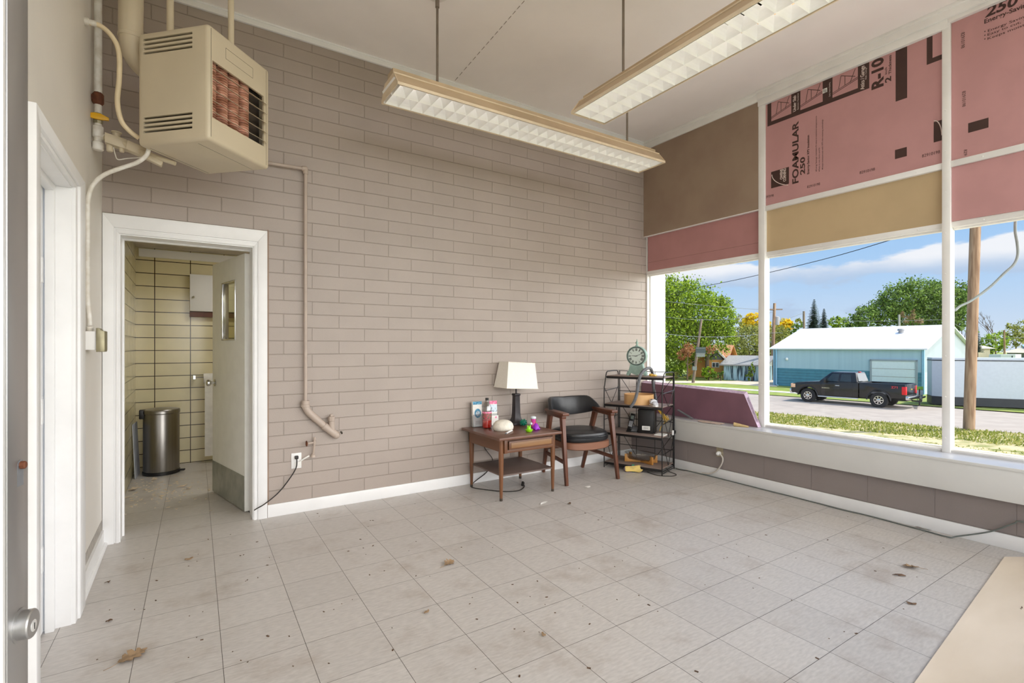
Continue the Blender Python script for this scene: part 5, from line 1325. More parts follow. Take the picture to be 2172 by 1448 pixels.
m = MB(); m.box(.04, .6, 6.44, 6.508, 1.59, 1.645); solo('shadow_strip', m, 'teak_dark', 'dark narrow strip drawn as the shadow under the white washroom cabinet', 'shelf')  # dark bar standing in for the cabinet's shadow on the tiles
tl = pY(432, 797, 6.38); o = thing('towel_roll', 'white roll towel hanging from a chrome wall bracket behind the door', 'towel', V((tl.x + .06, 6.42, .4)))
m = MB(); m.lathe([(.055, 0), (.055, .12)], V((tl.x, 6.44, tl.z - .03)), 20, Matrix.Rotation(PI / 2, 3, 'Y')); m.box(tl.x + .01, tl.x + .13, 6.382, 6.388, pY(432, 968, 6.38).z, tl.z - .03); m.build('towel', 'paper', o)
m = MB(); q = pY(412, 800, 6.44); m.tube([V((q.x, 6.44, q.z)), V((tl.x + .13, 6.44, q.z))], .008, 8); m.box(q.x - .01, q.x + .012, 6.42, 6.508, q.z - .02, q.z + .02); m.build('bracket', 'chrome', o)
# ================================================================== bits on the floor
def flat_bit(name, label, cat, mat, c, L, Wd, ang, seed, group=None, n=9, lift=.004, lobes=0):
    r_ = random.Random(seed); m = MB(); P = []
    for i in range(n):
        a = 2 * PI * i / n; k = .65 + .45 * r_.random()
        if lobes: k = (1.0 if i % 2 == 0 else .45) * (.8 + .3 * r_.random())
        x, y = L * k * math.cos(a), Wd * k * math.sin(a); P.append((c[0] + x * math.cos(ang) - y * math.sin(ang), c[1] + x * math.sin(ang) + y * math.cos(ang), .001 + lift * r_.random() * (1 + abs(math.cos(a)))))
    P.append((c[0], c[1], .001 + lift * .8)); n1 = len(P)
    vs = P + [(x, y, z + .0012) for x, y, z in P]; fs = []
    for i in range(n):
        j = (i + 1) % n; fs += [(i, n, j)][:1]; fs += [(n1 + i, n1 + j, n1 + n), (i, j, n1 + j, n1 + i)]
    m.add(vs, fs); return solo(name, m, mat, label, cat, group, smooth=False)
def oak_leaf(label, c, L, ang, seed, mat='leaf_dry', curl=.25):
    r_ = random.Random(seed); half = [(0, .06), (.10, .16), (.16, .10), (.26, .30), (.36, .33), (.40, .14), (.52, .40), (.64, .36), (.64, .14), (.76, .26), (.84, .20), (.86, .09), (1.0, .02)]
    m = MB(); n = len(half); vs = []; ca, sa = math.cos(ang), math.sin(ang)
    def P(a, b, z): x, y = (a - .5) * L, b * L; return V((c[0] + x * ca - y * sa, c[1] + x * sa + y * ca, .0012 + z * L))
    for a, b in half:
        z = .05 + curl * .35 * (a - .4) ** 2
        k1, k2 = .85 + .3 * r_.random(), .85 + .3 * r_.random()
        vs += [P(a + .05 * r_.random(), b * k1, z + curl * abs(b) * (.6 + .5 * r_.random())), P(a, 0, z), P(a + .05 * r_.random(), -b * k2, z + curl * abs(b) * .5 * r_.random())]
    up = [v + V((0, 0, .0008)) for v in vs]; fs = []
    for i in range(n - 1):
        for k in (0, 1):
            q = (i * 3 + k, i * 3 + k + 1, i * 3 + k + 4, i * 3 + k + 3); fs.append(q); fs.append(tuple(j + 3 * n for j in q[::-1]))
    m.add(vs + up, fs); m.tube([P(-.45, .05, .01), P(-.2, .0, .03), P(.02, 0, .06)], .0011, 5)
    return solo('dry_leaf', m, mat, label, 'leaf', 'dry leaves scattered on the floor', recalc=False)
oak_leaf('large lobed oak leaf lying beside the street door', pZ(281, 1394), .105, .55, 3)
oak_leaf('curled lobed leaf in the middle of the tiled floor', pZ(953, 1196), .075, .35, 4, curl=.6)
oak_leaf('lobed tan leaf near the plywood sheet', pZ(1932, 1204), .085, 2.3, 5, curl=.5)
LV = [('curled brown leaf near the washroom threshold', 400, 1187, .024, .011, .1, 'leaf_dry', 0),
      ('small dark leaf towards the bottom centre of the floor', 1153, 1347, .017, .011, 1.2, 'leaf_dry', 0),
      ('thin dark leaf next to the lobed tan leaf', 1907, 1221, .032, .009, 2.3, 'leaf_dark', 0),
      ('narrow curled leaf nearest the plywood corner', 1935, 1281, .026, .010, 2.4, 'leaf_dark', 0), ('small brown leaf in front of the armchair', 1207, 1069, .022, .012, .2, 'leaf_dark', 0),
      ('faint tan leaf scrap left of the bottom centre', 904, 1300, .020, .010, .5, 'leaf_dry', 0), ('small dark leaf scrap by the side door casing', 231, 1318, .016, .008, .8, 'leaf_dark', 0), ('dark leaf scrap close to the side door frame', 228, 1236, .014, .008, .4, 'leaf_dark', 0),
      ('pair of dark seed husks on the plywood edge', 2166, 1292, .02, .008, .3, 'leaf_dark', 0)]
for i, (lb_, px, py, a, b_, an, mt, lo_) in enumerate(LV):
    flat_bit('dry_leaf', lb_, 'leaf', mt, pZ(px, py), a, b_, an, i + 20, 'dry leaves scattered on the floor', 14 if lo_ else 9, .006, lo_)
flat_bit('paper_scrap', 'torn white paper scrap on the floor before the armchair legs', 'paper', 'paper', pZ(1246, 1033), .045, .022, .2, 61, 'scraps on the floor')
flat_bit('plastic_scrap', 'flattened clear plastic scrap on the floor before the side table', 'plastic', 'paper', pZ(1153, 1067), .05, .018, .3, 62, 'scraps on the floor')
flat_bit('plastic_scrap', 'small grey shred lying against the window baseboard', 'plastic', M('shred', (176, 174, 168), .7), pZ(1958, 1121), .05, .015, 1.6, 63, 'scraps on the floor')
CH = [('large curled tan paint flake by the washroom side wall', 283, 1038, .06, .03), ('long tan paint flake under the washroom side wall', 264, 1056, .06, .016), ('broad tan flake in front of the steel bin', 329, 1016, .05, .025), ('cream flake on the tiles to the right of the bin', 387, 1031, .045, .03), ('small cream flake next to the larger one near the door', 401, 1035, .025, .018), ('cream flake right beside the open door leaf', 443, 1040, .022, .012), ('flake at the middle of the washroom threshold', 447, 1085, .022, .008), ('sliver of paint on the threshold by the left jamb', 258, 1095, .045, .008), ('single white chip just outside the washroom', 259, 1119, .012, .006), ('pale chip between the large flake and the bin', 308, 1039, .03, .015)]
for i, (lb_, px, py, a, b_) in enumerate(CH): flat_bit('paint_flake', lb_, 'paint flake', 'chip', pZ(px, py), a, b_, random.Random(i).random() * 1.5, i + 80, 'paint flakes on the washroom floor', 8, .008)
m = MB(); rr = random.Random(11)
for i in range(170):
    px, py = rr.gauss(330, 55), rr.gauss(1042, 16)
    if px < 255 or px > 450 or py < 1008: continue
    c = pZ(px, py); s_ = .003 + .006 * rr.random() ** 2; a = rr.random() * 3
    if c.x < -.415 or c.x > .3: continue
    m.obox(c + V((0, 0, .0015)), V((math.cos(a) * s_ * 1.5, math.sin(a) * s_ * 1.5, 0)), V((-math.sin(a) * s_, math.cos(a) * s_, 0)), V((0, 0, .0012)))
solo('paint_crumbs', m, 'chip', 'tiny crumbs of flaked paint over the washroom floor', 'debris', kind='stuff', smooth=False)
m = MB(); rr = random.Random(12)
for i in range(150):
    px, py = rr.uniform(90, 2000), 1060 + 380 * rr.random() ** 1.3
    c = pZ(px, py)
    if c.x < -.40 or c.x > 4.2 or c.y > 4.05 or (c.x > 1.7 and c.y < .95): continue
    s_ = .0012 + .0026 * rr.random() ** 3; a = rr.random() * 3
    m.obox(c + V((0, 0, .001)), V((math.cos(a) * s_ * 2, math.sin(a) * s_ * 2, 0)), V((-math.sin(a) * s_, math.cos(a) * s_, 0)), V((0, 0, .0009)))
solo('floor_grit', m, 'leaf_dark', 'dark grit and crumbs scattered over the floor tiles', 'debris', kind='stuff', smooth=False)
# ================================================================== OUTDOORS (the street lies about two metres below the shop floor)
G = -1.9
def gp(px, py, dz=0.0): p = pZ(px, py, G); p.z = G + dz; return p
def cam2(r, f, z=0.0): p = RT * r + FW * f; return V((p.x, p.y, z))
def ext(a, b, s, t): return a + (a - b) * s, b + (b - a) * t
m = MB(); m.add([(4.7, -120, G), (420, -120, G), (420, 420, G), (4.7, 420, G)], [(0, 1, 2, 3)]); m.add([(-60, -120, G - .01), (4.7, -120, G - .01), (4.7, -.4, G - .01), (-60, -.4, G - .01)], [(0, 1, 2, 3)]); struct('ground', m, 'grass_ground', smooth=False)
def strip(name, poly, mat, z0, z1=None):
    n = len(poly); m = MB(); m.add([V((p.x, p.y, G - .05)) for p in poly] + [V((p.x, p.y, G + z0)) for p in poly], [tuple(range(n - 1, -1, -1)), tuple(range(n, 2 * n))] + [(i, (i + 1) % n, n + (i + 1) % n, n + i) for i in range(n)])
    return struct(name, m, mat, smooth=False)
A, B = gp(1627.7, 875.5), gp(2172, 920.4); C, D = gp(1625, 838.4), gp(1960, 862.5)
A2, B2 = ext(A, B, 6, 8); C2, D2 = ext(C, D, 6, 8)
strip('road', [A2, B2, D2, C2], 'asphalt', .02)
V1 = V((4.72, A2.y, 0)); V2 = V((4.72, B2.y, 0))
strip('verge', [V1, V2, B2, A2], 'verge_ground', .012)
E_, F_ = gp(1440, 817.2), gp(1608, 828.2); E2, F2 = ext(E_, F_, 1.5, .55); wv = (F_ - E_).normalized(); wn_ = V((-wv.y, wv.x, 0)) * .9
strip('sidewalk', [E2 - wn_ * .5, F2 - wn_ * .5, F2 + wn_ * .5, E2 + wn_ * .5], 'concrete_walk', .03)
strip('driveway', [gp(1390, 812), gp(1440, 812), gp(1539, 813.6), gp(1608, 818.5), gp(1648, 820), gp(1648, 804), gp(1608, 804.5), gp(1567, 805), gp(1560, 808), gp(1440, 807.8), gp(1390, 808)], 'driveway', .025)
m = MB(); m.box(4.72, 7.0, -8, 30, G - .2, G + .03); m.box(-30, 4.72, -9, -.42, G - .2, -.02); struct('bounce_paving', m, 'concrete_walk', smooth=False)  # pale paving added out of view to bounce light up to the ceiling
# grass blades on the verge
def blades(name, label, n, test, h0, h1, seed):
    r_ = np.random.default_rng(seed); vs = []; fs = []; k = 0
    while k < n:
        x, y = r_.uniform(10, 27), r_.uniform(-2, 17)
        hh = test(x, y, r_.random())
        if hh <= 0: continue
        a = r_.uniform(0, 6.28); w_ = .028; h_ = r_.uniform(h0, h1) * hh; lx_, ly_ = r_.normal(0, .04, 2)
        b = len(vs); ca_, sa_ = math.cos(a) * w_, math.sin(a) * w_
        vs += [(x - ca_, y - sa_, G), (x + ca_, y + sa_, G), (x + lx_, y + ly_, G + h_)]; fs.append((b, b + 1, b + 2)); k += 1
    mb = MB(); mb.v = [V(p) for p in vs]; mb.f = fs
    c = V((18, 7, G)); me = bpy.data.meshes.new(name); me.from_pydata([p - c for p in mb.v], [], fs); o = bpy.data.objects.new(name, me); COL.objects.link(o); o.location = c; me.materials.append(MAT['grass_blade']); tag(o, label, 'grass', kind='stuff')
def roadd(x, y):   # distance from the road's near edge towards the shop
    t = (A - B).normalized(); return (V((x, y, 0)) - V((B.x, B.y, 0))).dot(V((-t.y, t.x, 0)))
sgn = 1 if roadd(5, 5) > 0 else -1
def vt_(x, y, u):
    d_ = sgn * roadd(x, y)
    if d_ < .05: return 0
    if d_ < 3.4: return 1.0 if u < .9 else 0
    if d_ < 4.5: return .5 if u < .04 else 0
    return .55 if u < .30 else 0
blades('verge_grass', 'green and straw coloured grass on the roadside strip below the windows', 24000, vt_, .04, .13, 3)

# ---- blue metal garage building
DL, DR, BW_ = 41.5, 33.4, 10.4
pl = cam2((1641 - CXP) / FPX * DL, DL); pr_ = cam2((1960 - CXP) / FPX * DR, DR); be = (pr_ - pl).normalized(); bn = V((-be.y, be.x, 0))
if bn.dot(FW) < 0: bn = -bn
BL = (pr_ - pl).length; EZ, RZ, TZ_ = 1.12, 2.80, -.45
gb = thing('metal_garage', 'pale blue metal building with white roof and teal lower walls', 'building', V((pl.x, pl.y, G)))
def B3(s, t, z): p = pl + be * s + bn * t; return V((p.x, p.y, z))
def bbox(mb, s0, s1, t0, t1, z0, z1): mb.add([B3(s, t, z) for z in (z0, z1) for (s, t) in ((s0, t0), (s1, t0), (s1, t1), (s0, t1))], [(0, 3, 2, 1), (4, 5, 6, 7), (0, 1, 5, 4), (1, 2, 6, 5), (2, 3, 7, 6), (3, 0, 4, 7)]); return mb
m = MB(); bbox(m, 0, BL - .02, 0, .15, TZ_, EZ); m.build('front_wall', 'siding_blue', gb, smooth=False)
m = MB(); bbox(m, 0, BL - .02, -.01, .15, G, TZ_); m.build('front_wainscot', 'siding_teal', gb, smooth=False)
m = MB(); m.add([B3(BL, 0, TZ_), B3(BL, BW_, TZ_), B3(BL, BW_, EZ), B3(BL, BW_ / 2, RZ - .05), B3(BL, 0, EZ), B3(BL - .15, 0, TZ_), B3(BL - .15, BW_, TZ_), B3(BL - .15, BW_, EZ), B3(BL - .15, BW_ / 2, RZ - .05), B3(BL - .15, 0, EZ)], [(0, 1, 2, 3, 4), (9, 8, 7, 6, 5)] + [(i, (i + 1) % 5, 5 + (i + 1) % 5, 5 + i) for i in range(5)]); m.build('gable_wall', 'siding_pale', gb, smooth=False)
m = MB(); bbox(m, BL - .1, BL + .01, 0, BW_, G, TZ_); m.build('gable_wainscot', 'siding_teal_sunlit', gb, smooth=False)
m = MB(); bbox(m, 0, .15, 0, BW_, G, EZ); bbox(m, 0, BL, BW_ - .15, BW_, G, EZ); m.build('rear_wall', 'siding_blue', gb, smooth=False)
m = MB(); o_ = .25
for (t0, z0, t1, z1) in ((-o_, EZ - .05, BW_ / 2, RZ), (BW_ + o_, EZ - .05, BW_ / 2, RZ)):
    m.add([B3(-o_, t0, z0), B3(BL + o_, t0, z0), B3(BL + o_, t1, z1), B3(-o_, t1, z1), B3(-o_, t0, z0 + .08), B3(BL + o_, t0, z0 + .08), B3(BL + o_, t1, z1 + .08), B3(-o_, t1, z1 + .08)], [(0, 3, 2, 1), (4, 5, 6, 7), (0, 1, 5, 4), (1, 2, 6, 5), (2, 3, 7, 6), (3, 0, 4, 7)])
m.build('roof', 'roof_white', gb, smooth=False)
m = MB(); p = B3(BL - 2.3, BW_ * .33, EZ + (RZ - EZ) * .66 + .05); m.lathe([(.16, 0), (.16, .18), (.24, .2), (.2, .32), (0, .34)], p, 14, cap=False); m.build('roof_vent', 'roof_grey', gb)
def bhit(px, py):
    r = ray(px, py); t = (pl - V((0, 0, pl.z)) - V((0, 0, 0))).dot(bn) / r.dot(bn); p = CAMP + r * t; return (p - pl).dot(be), p.z
s0, z1 = bhit(1850, 765); s1, _ = bhit(1942, 768)
m = MB(); bbox(m, s0, s1, -.06, .0, G, z1); gd = m.build('garage_door', 'garage_door_paint', gb, smooth=False)
m = MB()
for k in range(1, 4): bbox(m, s0, s1, -.066, -.06, G + (z1 - G) * k / 4, G + (z1 - G) * k / 4 + .03)
m.build('panel_groove', 'roof_grey', gd, smooth=False)
m = MB(); bbox(m, s0 - .12, s0, -.09, 0, G, z1 + .1); bbox(m, s1, s1 + .12, -.09, 0, G, z1 + .1); bbox(m, s0 - .12, s1 + .12, -.09, 0, z1, z1 + .12); m.build('door_trim', 'siding_pale', gb, smooth=False)
m = MB(); sd0 = bhit(1648, 780)[0]; m.tube([B3(sd0, -.12, EZ), B3(sd0, -.12, G + .1), B3(sd0 + .2, -.25, G + .05)], .06, 8); m.build('downspout', 'trim_blue', gb)
m = MB(); bbox(m, BL - .12, BL + .02, -.04, .1, G, EZ); bbox(m, -.02, .1, -.04, .1, G, EZ); m.build('corner_trim', 'trim_blue', gb, smooth=False)
sv, zv = bhit(1670, 761); m = MB(); m.ell(B3(sv, -.08, zv), .10, .10, .12, 12, 8); m.build('wall_lamp', 'white_plastic', gb)

# ---- pickup truck
c0 = gp(1715, 852.5); c1 = gp(1865, 864.5); tx = (c1 - c0); WBASE = tx.length; tx.normalize(); S_ = WBASE / 3.65
ty = V((-tx.y, tx.x, 0)); root0 = c0 + ty * (.86 * S_)
tk = thing('pickup_truck', 'black extended cab pickup truck parked on the road before the blue building', 'truck', V((root0.x, root0.y, G)), math.atan2(tx.y, tx.x), local=True); tk.scale = (S_, S_, S_)
HWd = .985; ZW = .43
def arch(cx, r, n=10): return [(cx - r * math.cos(PI * i / n), ZW + r * math.sin(PI * i / n)) for i in range(n + 1)]
low = [(-.93, .52), (-.96, .95), (-.90, 1.10), (-.70, 1.20), (.0, 1.28), (.62, 1.315), (2.70, 1.34), (2.70, .46), (.62, .44)]
poly = [(-.96, .62), (-.96, .98), (-.88, 1.12), (-.6, 1.20), (0, 1.27), (.62, 1.315), (2.66, 1.345), (2.66, .50)] + [(.56, .48)] + arch(0, .54)[::-1] + [(-.56, .50)]
m = MB(); m.prism(poly, lambda x, z, y: V((x, y, z)), -HWd, HWd); m.build('cab_body', 'truck_black', tk, bevel=.045, seg=3)
# cab greenhouse
def loft4(mb, lo, hi): mb.add(lo + hi, [(0, 3, 2, 1), (4, 5, 6, 7), (0, 1, 5, 4), (1, 2, 6, 5), (2, 3, 7, 6), (3, 0, 4, 7)])
bx0, bx1, tx0, tx1 = .58, 2.64, 1.22, 2.48
m = MB(); loft4(m, [V((bx0, -.94, 1.30)), V((bx1, -.94, 1.33)), V((bx1, .94, 1.33)), V((bx0, .94, 1.30))], [V((tx0, -.76, 1.90)), V((tx1, -.76, 1.91)), V((tx1, .76, 1.91)), V((tx0, .76, 1.90))]); m.build('cab_roof', 'truck_black', tk, bevel=.07, seg=3)
def side_pt(x, z, s, e=.012):   # on the slanting side of the greenhouse
    k = (z - 1.315) / .59; y = .94 + (.76 - .94) * k; return V((x, s * (y + e), z))
for s in (-1, 1):
    for q in ([(.98, 1.37), (1.62, 1.37), (1.66, 1.80), (1.30, 1.80)], [(1.74, 1.37), (2.30, 1.37), (2.24, 1.80), (1.78, 1.80)]):
        m = MB(); P = [side_pt(x, z, s) for x, z in q] + [side_pt(x, z, s, -.02) for x, z in q]; m.add(P, [(0, 1, 2, 3), (7, 6, 5, 4)] + [(i, (i + 1) % 4, 4 + (i + 1) % 4, 4 + i) for i in range(4)]); m.build('side_window', 'truck_glass', tk, smooth=False)
m = MB(); f = lambda z: bx0 + (tx0 - bx0) * (z - 1.30) / .60; P = [V((f(1.36) - .015, -.82, 1.36)), V((f(1.36) - .015, .82, 1.36)), V((f(1.85) - .015, .68, 1.85)), V((f(1.85) - .015, -.68, 1.85))]; m.add(P + [p + V((.03, 0, 0)) for p in P], [(0, 1, 2, 3), (7, 6, 5, 4), (0, 4, 5, 1), (1, 5, 6, 2), (2, 6, 7, 3), (3, 7, 4, 0)]); m.build('windscreen', 'truck_glass', tk, smooth=False)
m = MB(); f = lambda z: bx1 + (tx1 - bx1) * (z - 1.33) / .58; P = [V((f(1.42) + .015, -.74, 1.42)), V((f(1.42) + .015, .74, 1.42)), V((f(1.83) + .015, .64, 1.83)), V((f(1.83) + .015, -.64, 1.83))]; m.add(P + [p - V((.03, 0, 0)) for p in P], [(0, 1, 2, 3), (7, 6, 5, 4), (0, 4, 5, 1), (1, 5, 6, 2), (2, 6, 7, 3), (3, 7, 4, 0)]); m.build('rear_window', 'truck_glass', tk, smooth=False)
# cargo bed
bed = [(2.72, .52), (2.72, 1.36), (4.86, 1.37), (4.88, .70), (4.84, .62), (4.24, .58)] + arch(3.65, .54)[::-1] + [(3.06, .52)]
for s in (-1, 1):
    m = MB(); m.prism(bed, lambda x, z, y: V((x, y, z)), s * HWd, s * (HWd - .13)); bs_ = m.build('bed_side', 'truck_black', tk, bevel=.02)
    m = MB(); m.tube([V((3.65 - .56 * math.cos(PI * i / 12), s * (HWd + .012), ZW + .56 * math.sin(PI * i / 12))) for i in range(13)], .035, 6); m.build('arch_flare', 'truck_trim', bs_)
    m = MB(); m.tube([V((-.56 * math.cos(PI * i / 12), s * (HWd + .012), ZW + .56 * math.sin(PI * i / 12))) for i in range(13)], .035, 6); m.build('arch_flare', 'truck_trim', tk)
m = MB(); m.box(2.72, 4.82, -HWd + .13, HWd - .13, .70, .78); m.box(2.72, 2.80, -HWd + .13, HWd - .13, .7, 1.35); m.build('bed_floor', 'truck_trim', tk, smooth=False)
m = MB(); m.box(4.80, 4.89, -HWd + .10, HWd - .10, .68, 1.36); tg_ = m.build('tailgate', 'truck_black', tk, bevel=.02)
m = MB(); m.prism([(-.14, -.012), (-.05, -.018), (-.05, -.04), (.05, -.04), (.06, -.018), (.14, -.012), (.13, .03), (.05, .03), (.05, .045), (-.05, .045), (-.06, .03), (-.13, .03)], lambda a, b_, d_: V((4.89 + d_, a, 1.06 + b_)), 0, .015); m.build('gold_emblem', 'gold', tg_)
m = MB(); text(m, '2500', V((4.892, .45, 1.17)), V((0, 1, 0)), V((0, 0, 1)), .22, .05, .02); m.build('badge', 'chrome', tg_, smooth=False, recalc=False)
for s in (-1, 1):
    m = MB(); m.box(4.70, 4.895, min(s * .80, s * 1.0), max(s * .80, s * 1.0), .80, 1.24); m.build('tail_lamp', 'tail_red', tk, bevel=.02)
    m = MB(); m.box(-.985, -.70, min(s * .66, s * .99), max(s * .66, s * .99), .86, 1.12); m.build('head_lamp', 'lamp_amber', tk, bevel=.03)
    m = MB(); m.obox((1.02, s * 1.10, 1.40), V((.06, 0, 0)), V((0, .10, 0)), V((0, 0, .13))); m.bar((1.05, s * .93, 1.36), (1.04, s * 1.04, 1.38), .06, .06); m.build('mirror', 'truck_black', tk, bevel=.025)
    m = MB(); m.box(.58, 2.66, min(s * .90, s * 1.04), max(s * .90, s * 1.04), .40, .46); m.build('running_board', 'aluminium_bright', tk, bevel=.015)
    m = MB(); m.obox((1.62, s * (HWd + .012), 1.12), V((.11, 0, 0)), V((0, .015, 0)), V((0, 0, .022))); m.build('door_handle', 'chrome', tk, bevel=.008)
    m = MB()
    for x in (.70, 1.72, 2.40): m.box(x - .006, x + .006, min(s * .97, s * (HWd + .002)), max(s * .97, s * (HWd + .002)), .56, 1.31)
    m.build('door_seam', 'black', tk, smooth=False)
    yy = s * (HWd + .003); m = MB(); text(m, 'Z71', V((4.22, yy, 1.13)) if s < 0 else V((4.5, yy, 1.13)), V((1, 0, 0)) if s < 0 else V((-1, 0, 0)), V((0, 0, 1)), .30, .11, .03); m.build('side_decal', 'decal_red', tk, smooth=False, recalc=False)
    m = MB(); text(m, 'SILVERADO', V((.78, yy, .92)) if s < 0 else V((1.2, yy, .92)), V((1, 0, 0)) if s < 0 else V((-1, 0, 0)), V((0, 0, 1)), .42, .055, .02); m.build('side_badge', 'chrome', tk, smooth=False, recalc=False)
m = MB(); m.box(4.86, 5.02, -.98, .98, .52, .72); m.build('rear_bumper', 'chrome', tk, bevel=.03)
m = MB(); m.box(-1.06, -.90, -.98, .98, .52, .80); m.build('front_bumper', 'chrome', tk, bevel=.04)
m = MB(); m.box(-.985, -.94, -.62, .62, .84, 1.10); m.build('grille', 'truck_trim', tk, bevel=.01)
m = MB(); m.box(2.40, 2.49, -.16, .16, 1.90, 1.94); m.build('roof_lamp', 'tail_red', tk, bevel=.01)
RXw = Matrix.Rotation(PI / 2, 3, 'X')
for x in (0, 3.65):
    for s in (-1, 1):
        c = V((x, s * .86, ZW)); m = MB(); m.lathe([(.24, -.13), (.40, -.13), (.43, -.09), (.43, .09), (.40, .13), (.24, .13)], c, 32, RXw, cap=False); m.lathe([(.24, -.1), (0, -.1)], c, 32, RXw, cap=False); wh = m.build('wheel', 'tyre', tk)
        m = MB(); ro = s * .12; rings = [(.245, .0), (.235, .012), (.205, .012), (.195, -.02)]
        vs = [V((x + r_ * math.cos(2 * PI * k / 32), s * (.86 + .115 + d_), ZW + r_ * math.sin(2 * PI * k / 32))) for r_, d_ in rings for k in range(32)]
        m.add(vs, [(i * 32 + k, i * 32 + (k + 1) % 32, (i + 1) * 32 + (k + 1) % 32, (i + 1) * 32 + k) for i in range(3) for k in range(32)])
        for k in range(7):
            a = 2 * PI * k / 7; da = V((math.cos(a), 0, math.sin(a))); cc = V((x, s * (.86 + .112), ZW)); m.bar(cc + da * .05, cc + da * .215, .065, .025, .05, .02, up=(0, 1, 0))
        m.lathe([(.075, -.02), (.075, .02), (.05, .03), (0, .03)], V((x, s * (.86 + .11), ZW)), 18, RXw, cap=False); m.build('rim', 'chrome', wh)
m = MB(); m.tube([(0, -.8, .4), (0, .8, .4)], .06, 8); m.tube([(3.65, -.8, .4), (3.65, .8, .4)], .08, 8); m.box(-.7, 4.8, -.5, .5, .42, .6); m.build('chassis', 'black', tk)
m = MB(); m.bar((4.9, 0, .44), (5.35, 0, .44), .08, .08); m.ell((5.32, 0, .52), .05, .05, .05, 10, 8); m.build('tow_hitch', 'black', tk)

# ---- enclosed white trailer
P1 = cam2((2000 - CXP) / FPX * 27.0, 27.0); te = (cam2((2172 - CXP) / FPX * 25.5, 25.5) - P1).normalized(); tn = V((-te.y, te.x, 0))
if tn.dot(FW) < 0: tn = -tn
tr = thing('cargo_trailer', 'long white enclosed trailer with a black lower band behind the pickup', 'trailer', V((P1.x, P1.y, G)))
def T3(s, t, z): p = P1 + te * s + tn * t; return V((p.x, p.y, z))
fpz = [(0, 0), (7.5, 0), (7.5, 2.3), (0, 2.3), (-.40, 1.30), (-.40, .30)]
def tpoly(z0, z1, g=0.0):
    n = 6; pp = [(s + (g if s > 0 else -g) * 0, t) for s, t in fpz]; m = MB(); m.add([T3(s, t, z0) for s, t in pp] + [T3(s, t, z1) for s, t in pp], [tuple(range(5, -1, -1)), tuple(range(6, 12))] + [(i, (i + 1) % 6, 6 + (i + 1) % 6, 6 + i) for i in range(6)]); return m
tpoly(-1.42, .56).build('box_body', 'trailer_white', tr, smooth=False)
m = MB(); 
for sgn_ in (1,):
    pp = [(s * 1.004 - .01, t * 1.01 - .012) for s, t in fpz]; m.add([T3(s, t, -1.84) for s, t in pp] + [T3(s, t, -1.40) for s, t in pp], [tuple(range(5, -1, -1)), tuple(range(6, 12))] + [(i, (i + 1) % 6, 6 + (i + 1) % 6, 6 + i) for i in range(6)])
m.build('skirt', 'trailer_band', tr, smooth=False)
m = MB(); pp = [(s * 1.004 - .01, t * 1.01 - .012) for s, t in fpz]; m.add([T3(s, t, .52) for s, t in pp] + [T3(s, t, .57) for s, t in pp], [tuple(range(5, -1, -1)), tuple(range(6, 12))] + [(i, (i + 1) % 6, 6 + (i + 1) % 6, 6 + i) for i in range(6)]); m.build('top_rail', 'trailer_band', tr, smooth=False)
m = MB(); m.add([T3(s, t, .57) for s, t in fpz] + [T3(s, t, .68) for s, t in fpz], [tuple(range(5, -1, -1)), tuple(range(6, 12))] + [(i, (i + 1) % 6, 6 + (i + 1) % 6, 6 + i) for i in range(6)]); m.build('roof', 'trailer_white', tr, smooth=False)
for s in (4.4, 5.25):
    for t in (.10, 2.2):
        m = MB(); m.lathe([(.15, -.1), (.33, -.1), (.35, -.06), (.35, .06), (.33, .1), (.15, .1), (0, .09)], T3(s, t, G + .35), 24, tn.to_track_quat('Z', 'Y').to_matrix(), cap=False); m.build('wheel', 'tyre', tr)
hit = root0 + tx * (5.32 * S_)
m = MB(); a_ = T3(-.9, 1.15, -1.5); h_ = V((hit.x, hit.y, G + .5)); m.bar(a_, h_, .09, .10); m.bar(T3(-.6, .8, -1.5), h_ + (a_ - h_) * .3, .07, .08); m.bar(T3(-.6, 1.5, -1.5), h_ + (a_ - h_) * .3, .07, .08); m.build('tongue', 'black', tr)
j = h_ + (a_ - h_) * .35; m = MB(); m.tube([V((j.x, j.y, G + .05)), V((j.x, j.y, G + .95))], .035, 8); m.tube([V((j.x, j.y, G + .9)), V((j.x + .1, j.y - .12, G + .9))], .02, 6); m.build('jack', 'black', tr)
m = MB(); m.tube(smoothpath([h_ + V((0, 0, -.05)), (h_ + a_) / 2 + V((0, 0, -.28)), a_ + V((0, 0, -.05))], 6), .018, 6); m.build('safety_chain', 'black', tr)
# small yard sign behind the hitch
p = pD(1950, 836, 28.5); p.z = G; sg = thing('yard_sign', 'small green and white sign standing behind the truck hitch', 'sign', p)
m = MB(); c = p + V((0, 0, .60)); m.obox(c, RT * .20, FW * .012, V((0, 0, .32))); m.build('panel', 'white_plastic', sg, smooth=False)
m = MB(); m.obox(c + V((0, 0, .22)) - FW * .013, RT * .20, FW * .004, V((0, 0, .10))); m.build('green_header', 'sign_green', sg, smooth=False)
m = MB(); m.tube([p, c], .02, 6); m.build('post', 'pole_grey', sg)

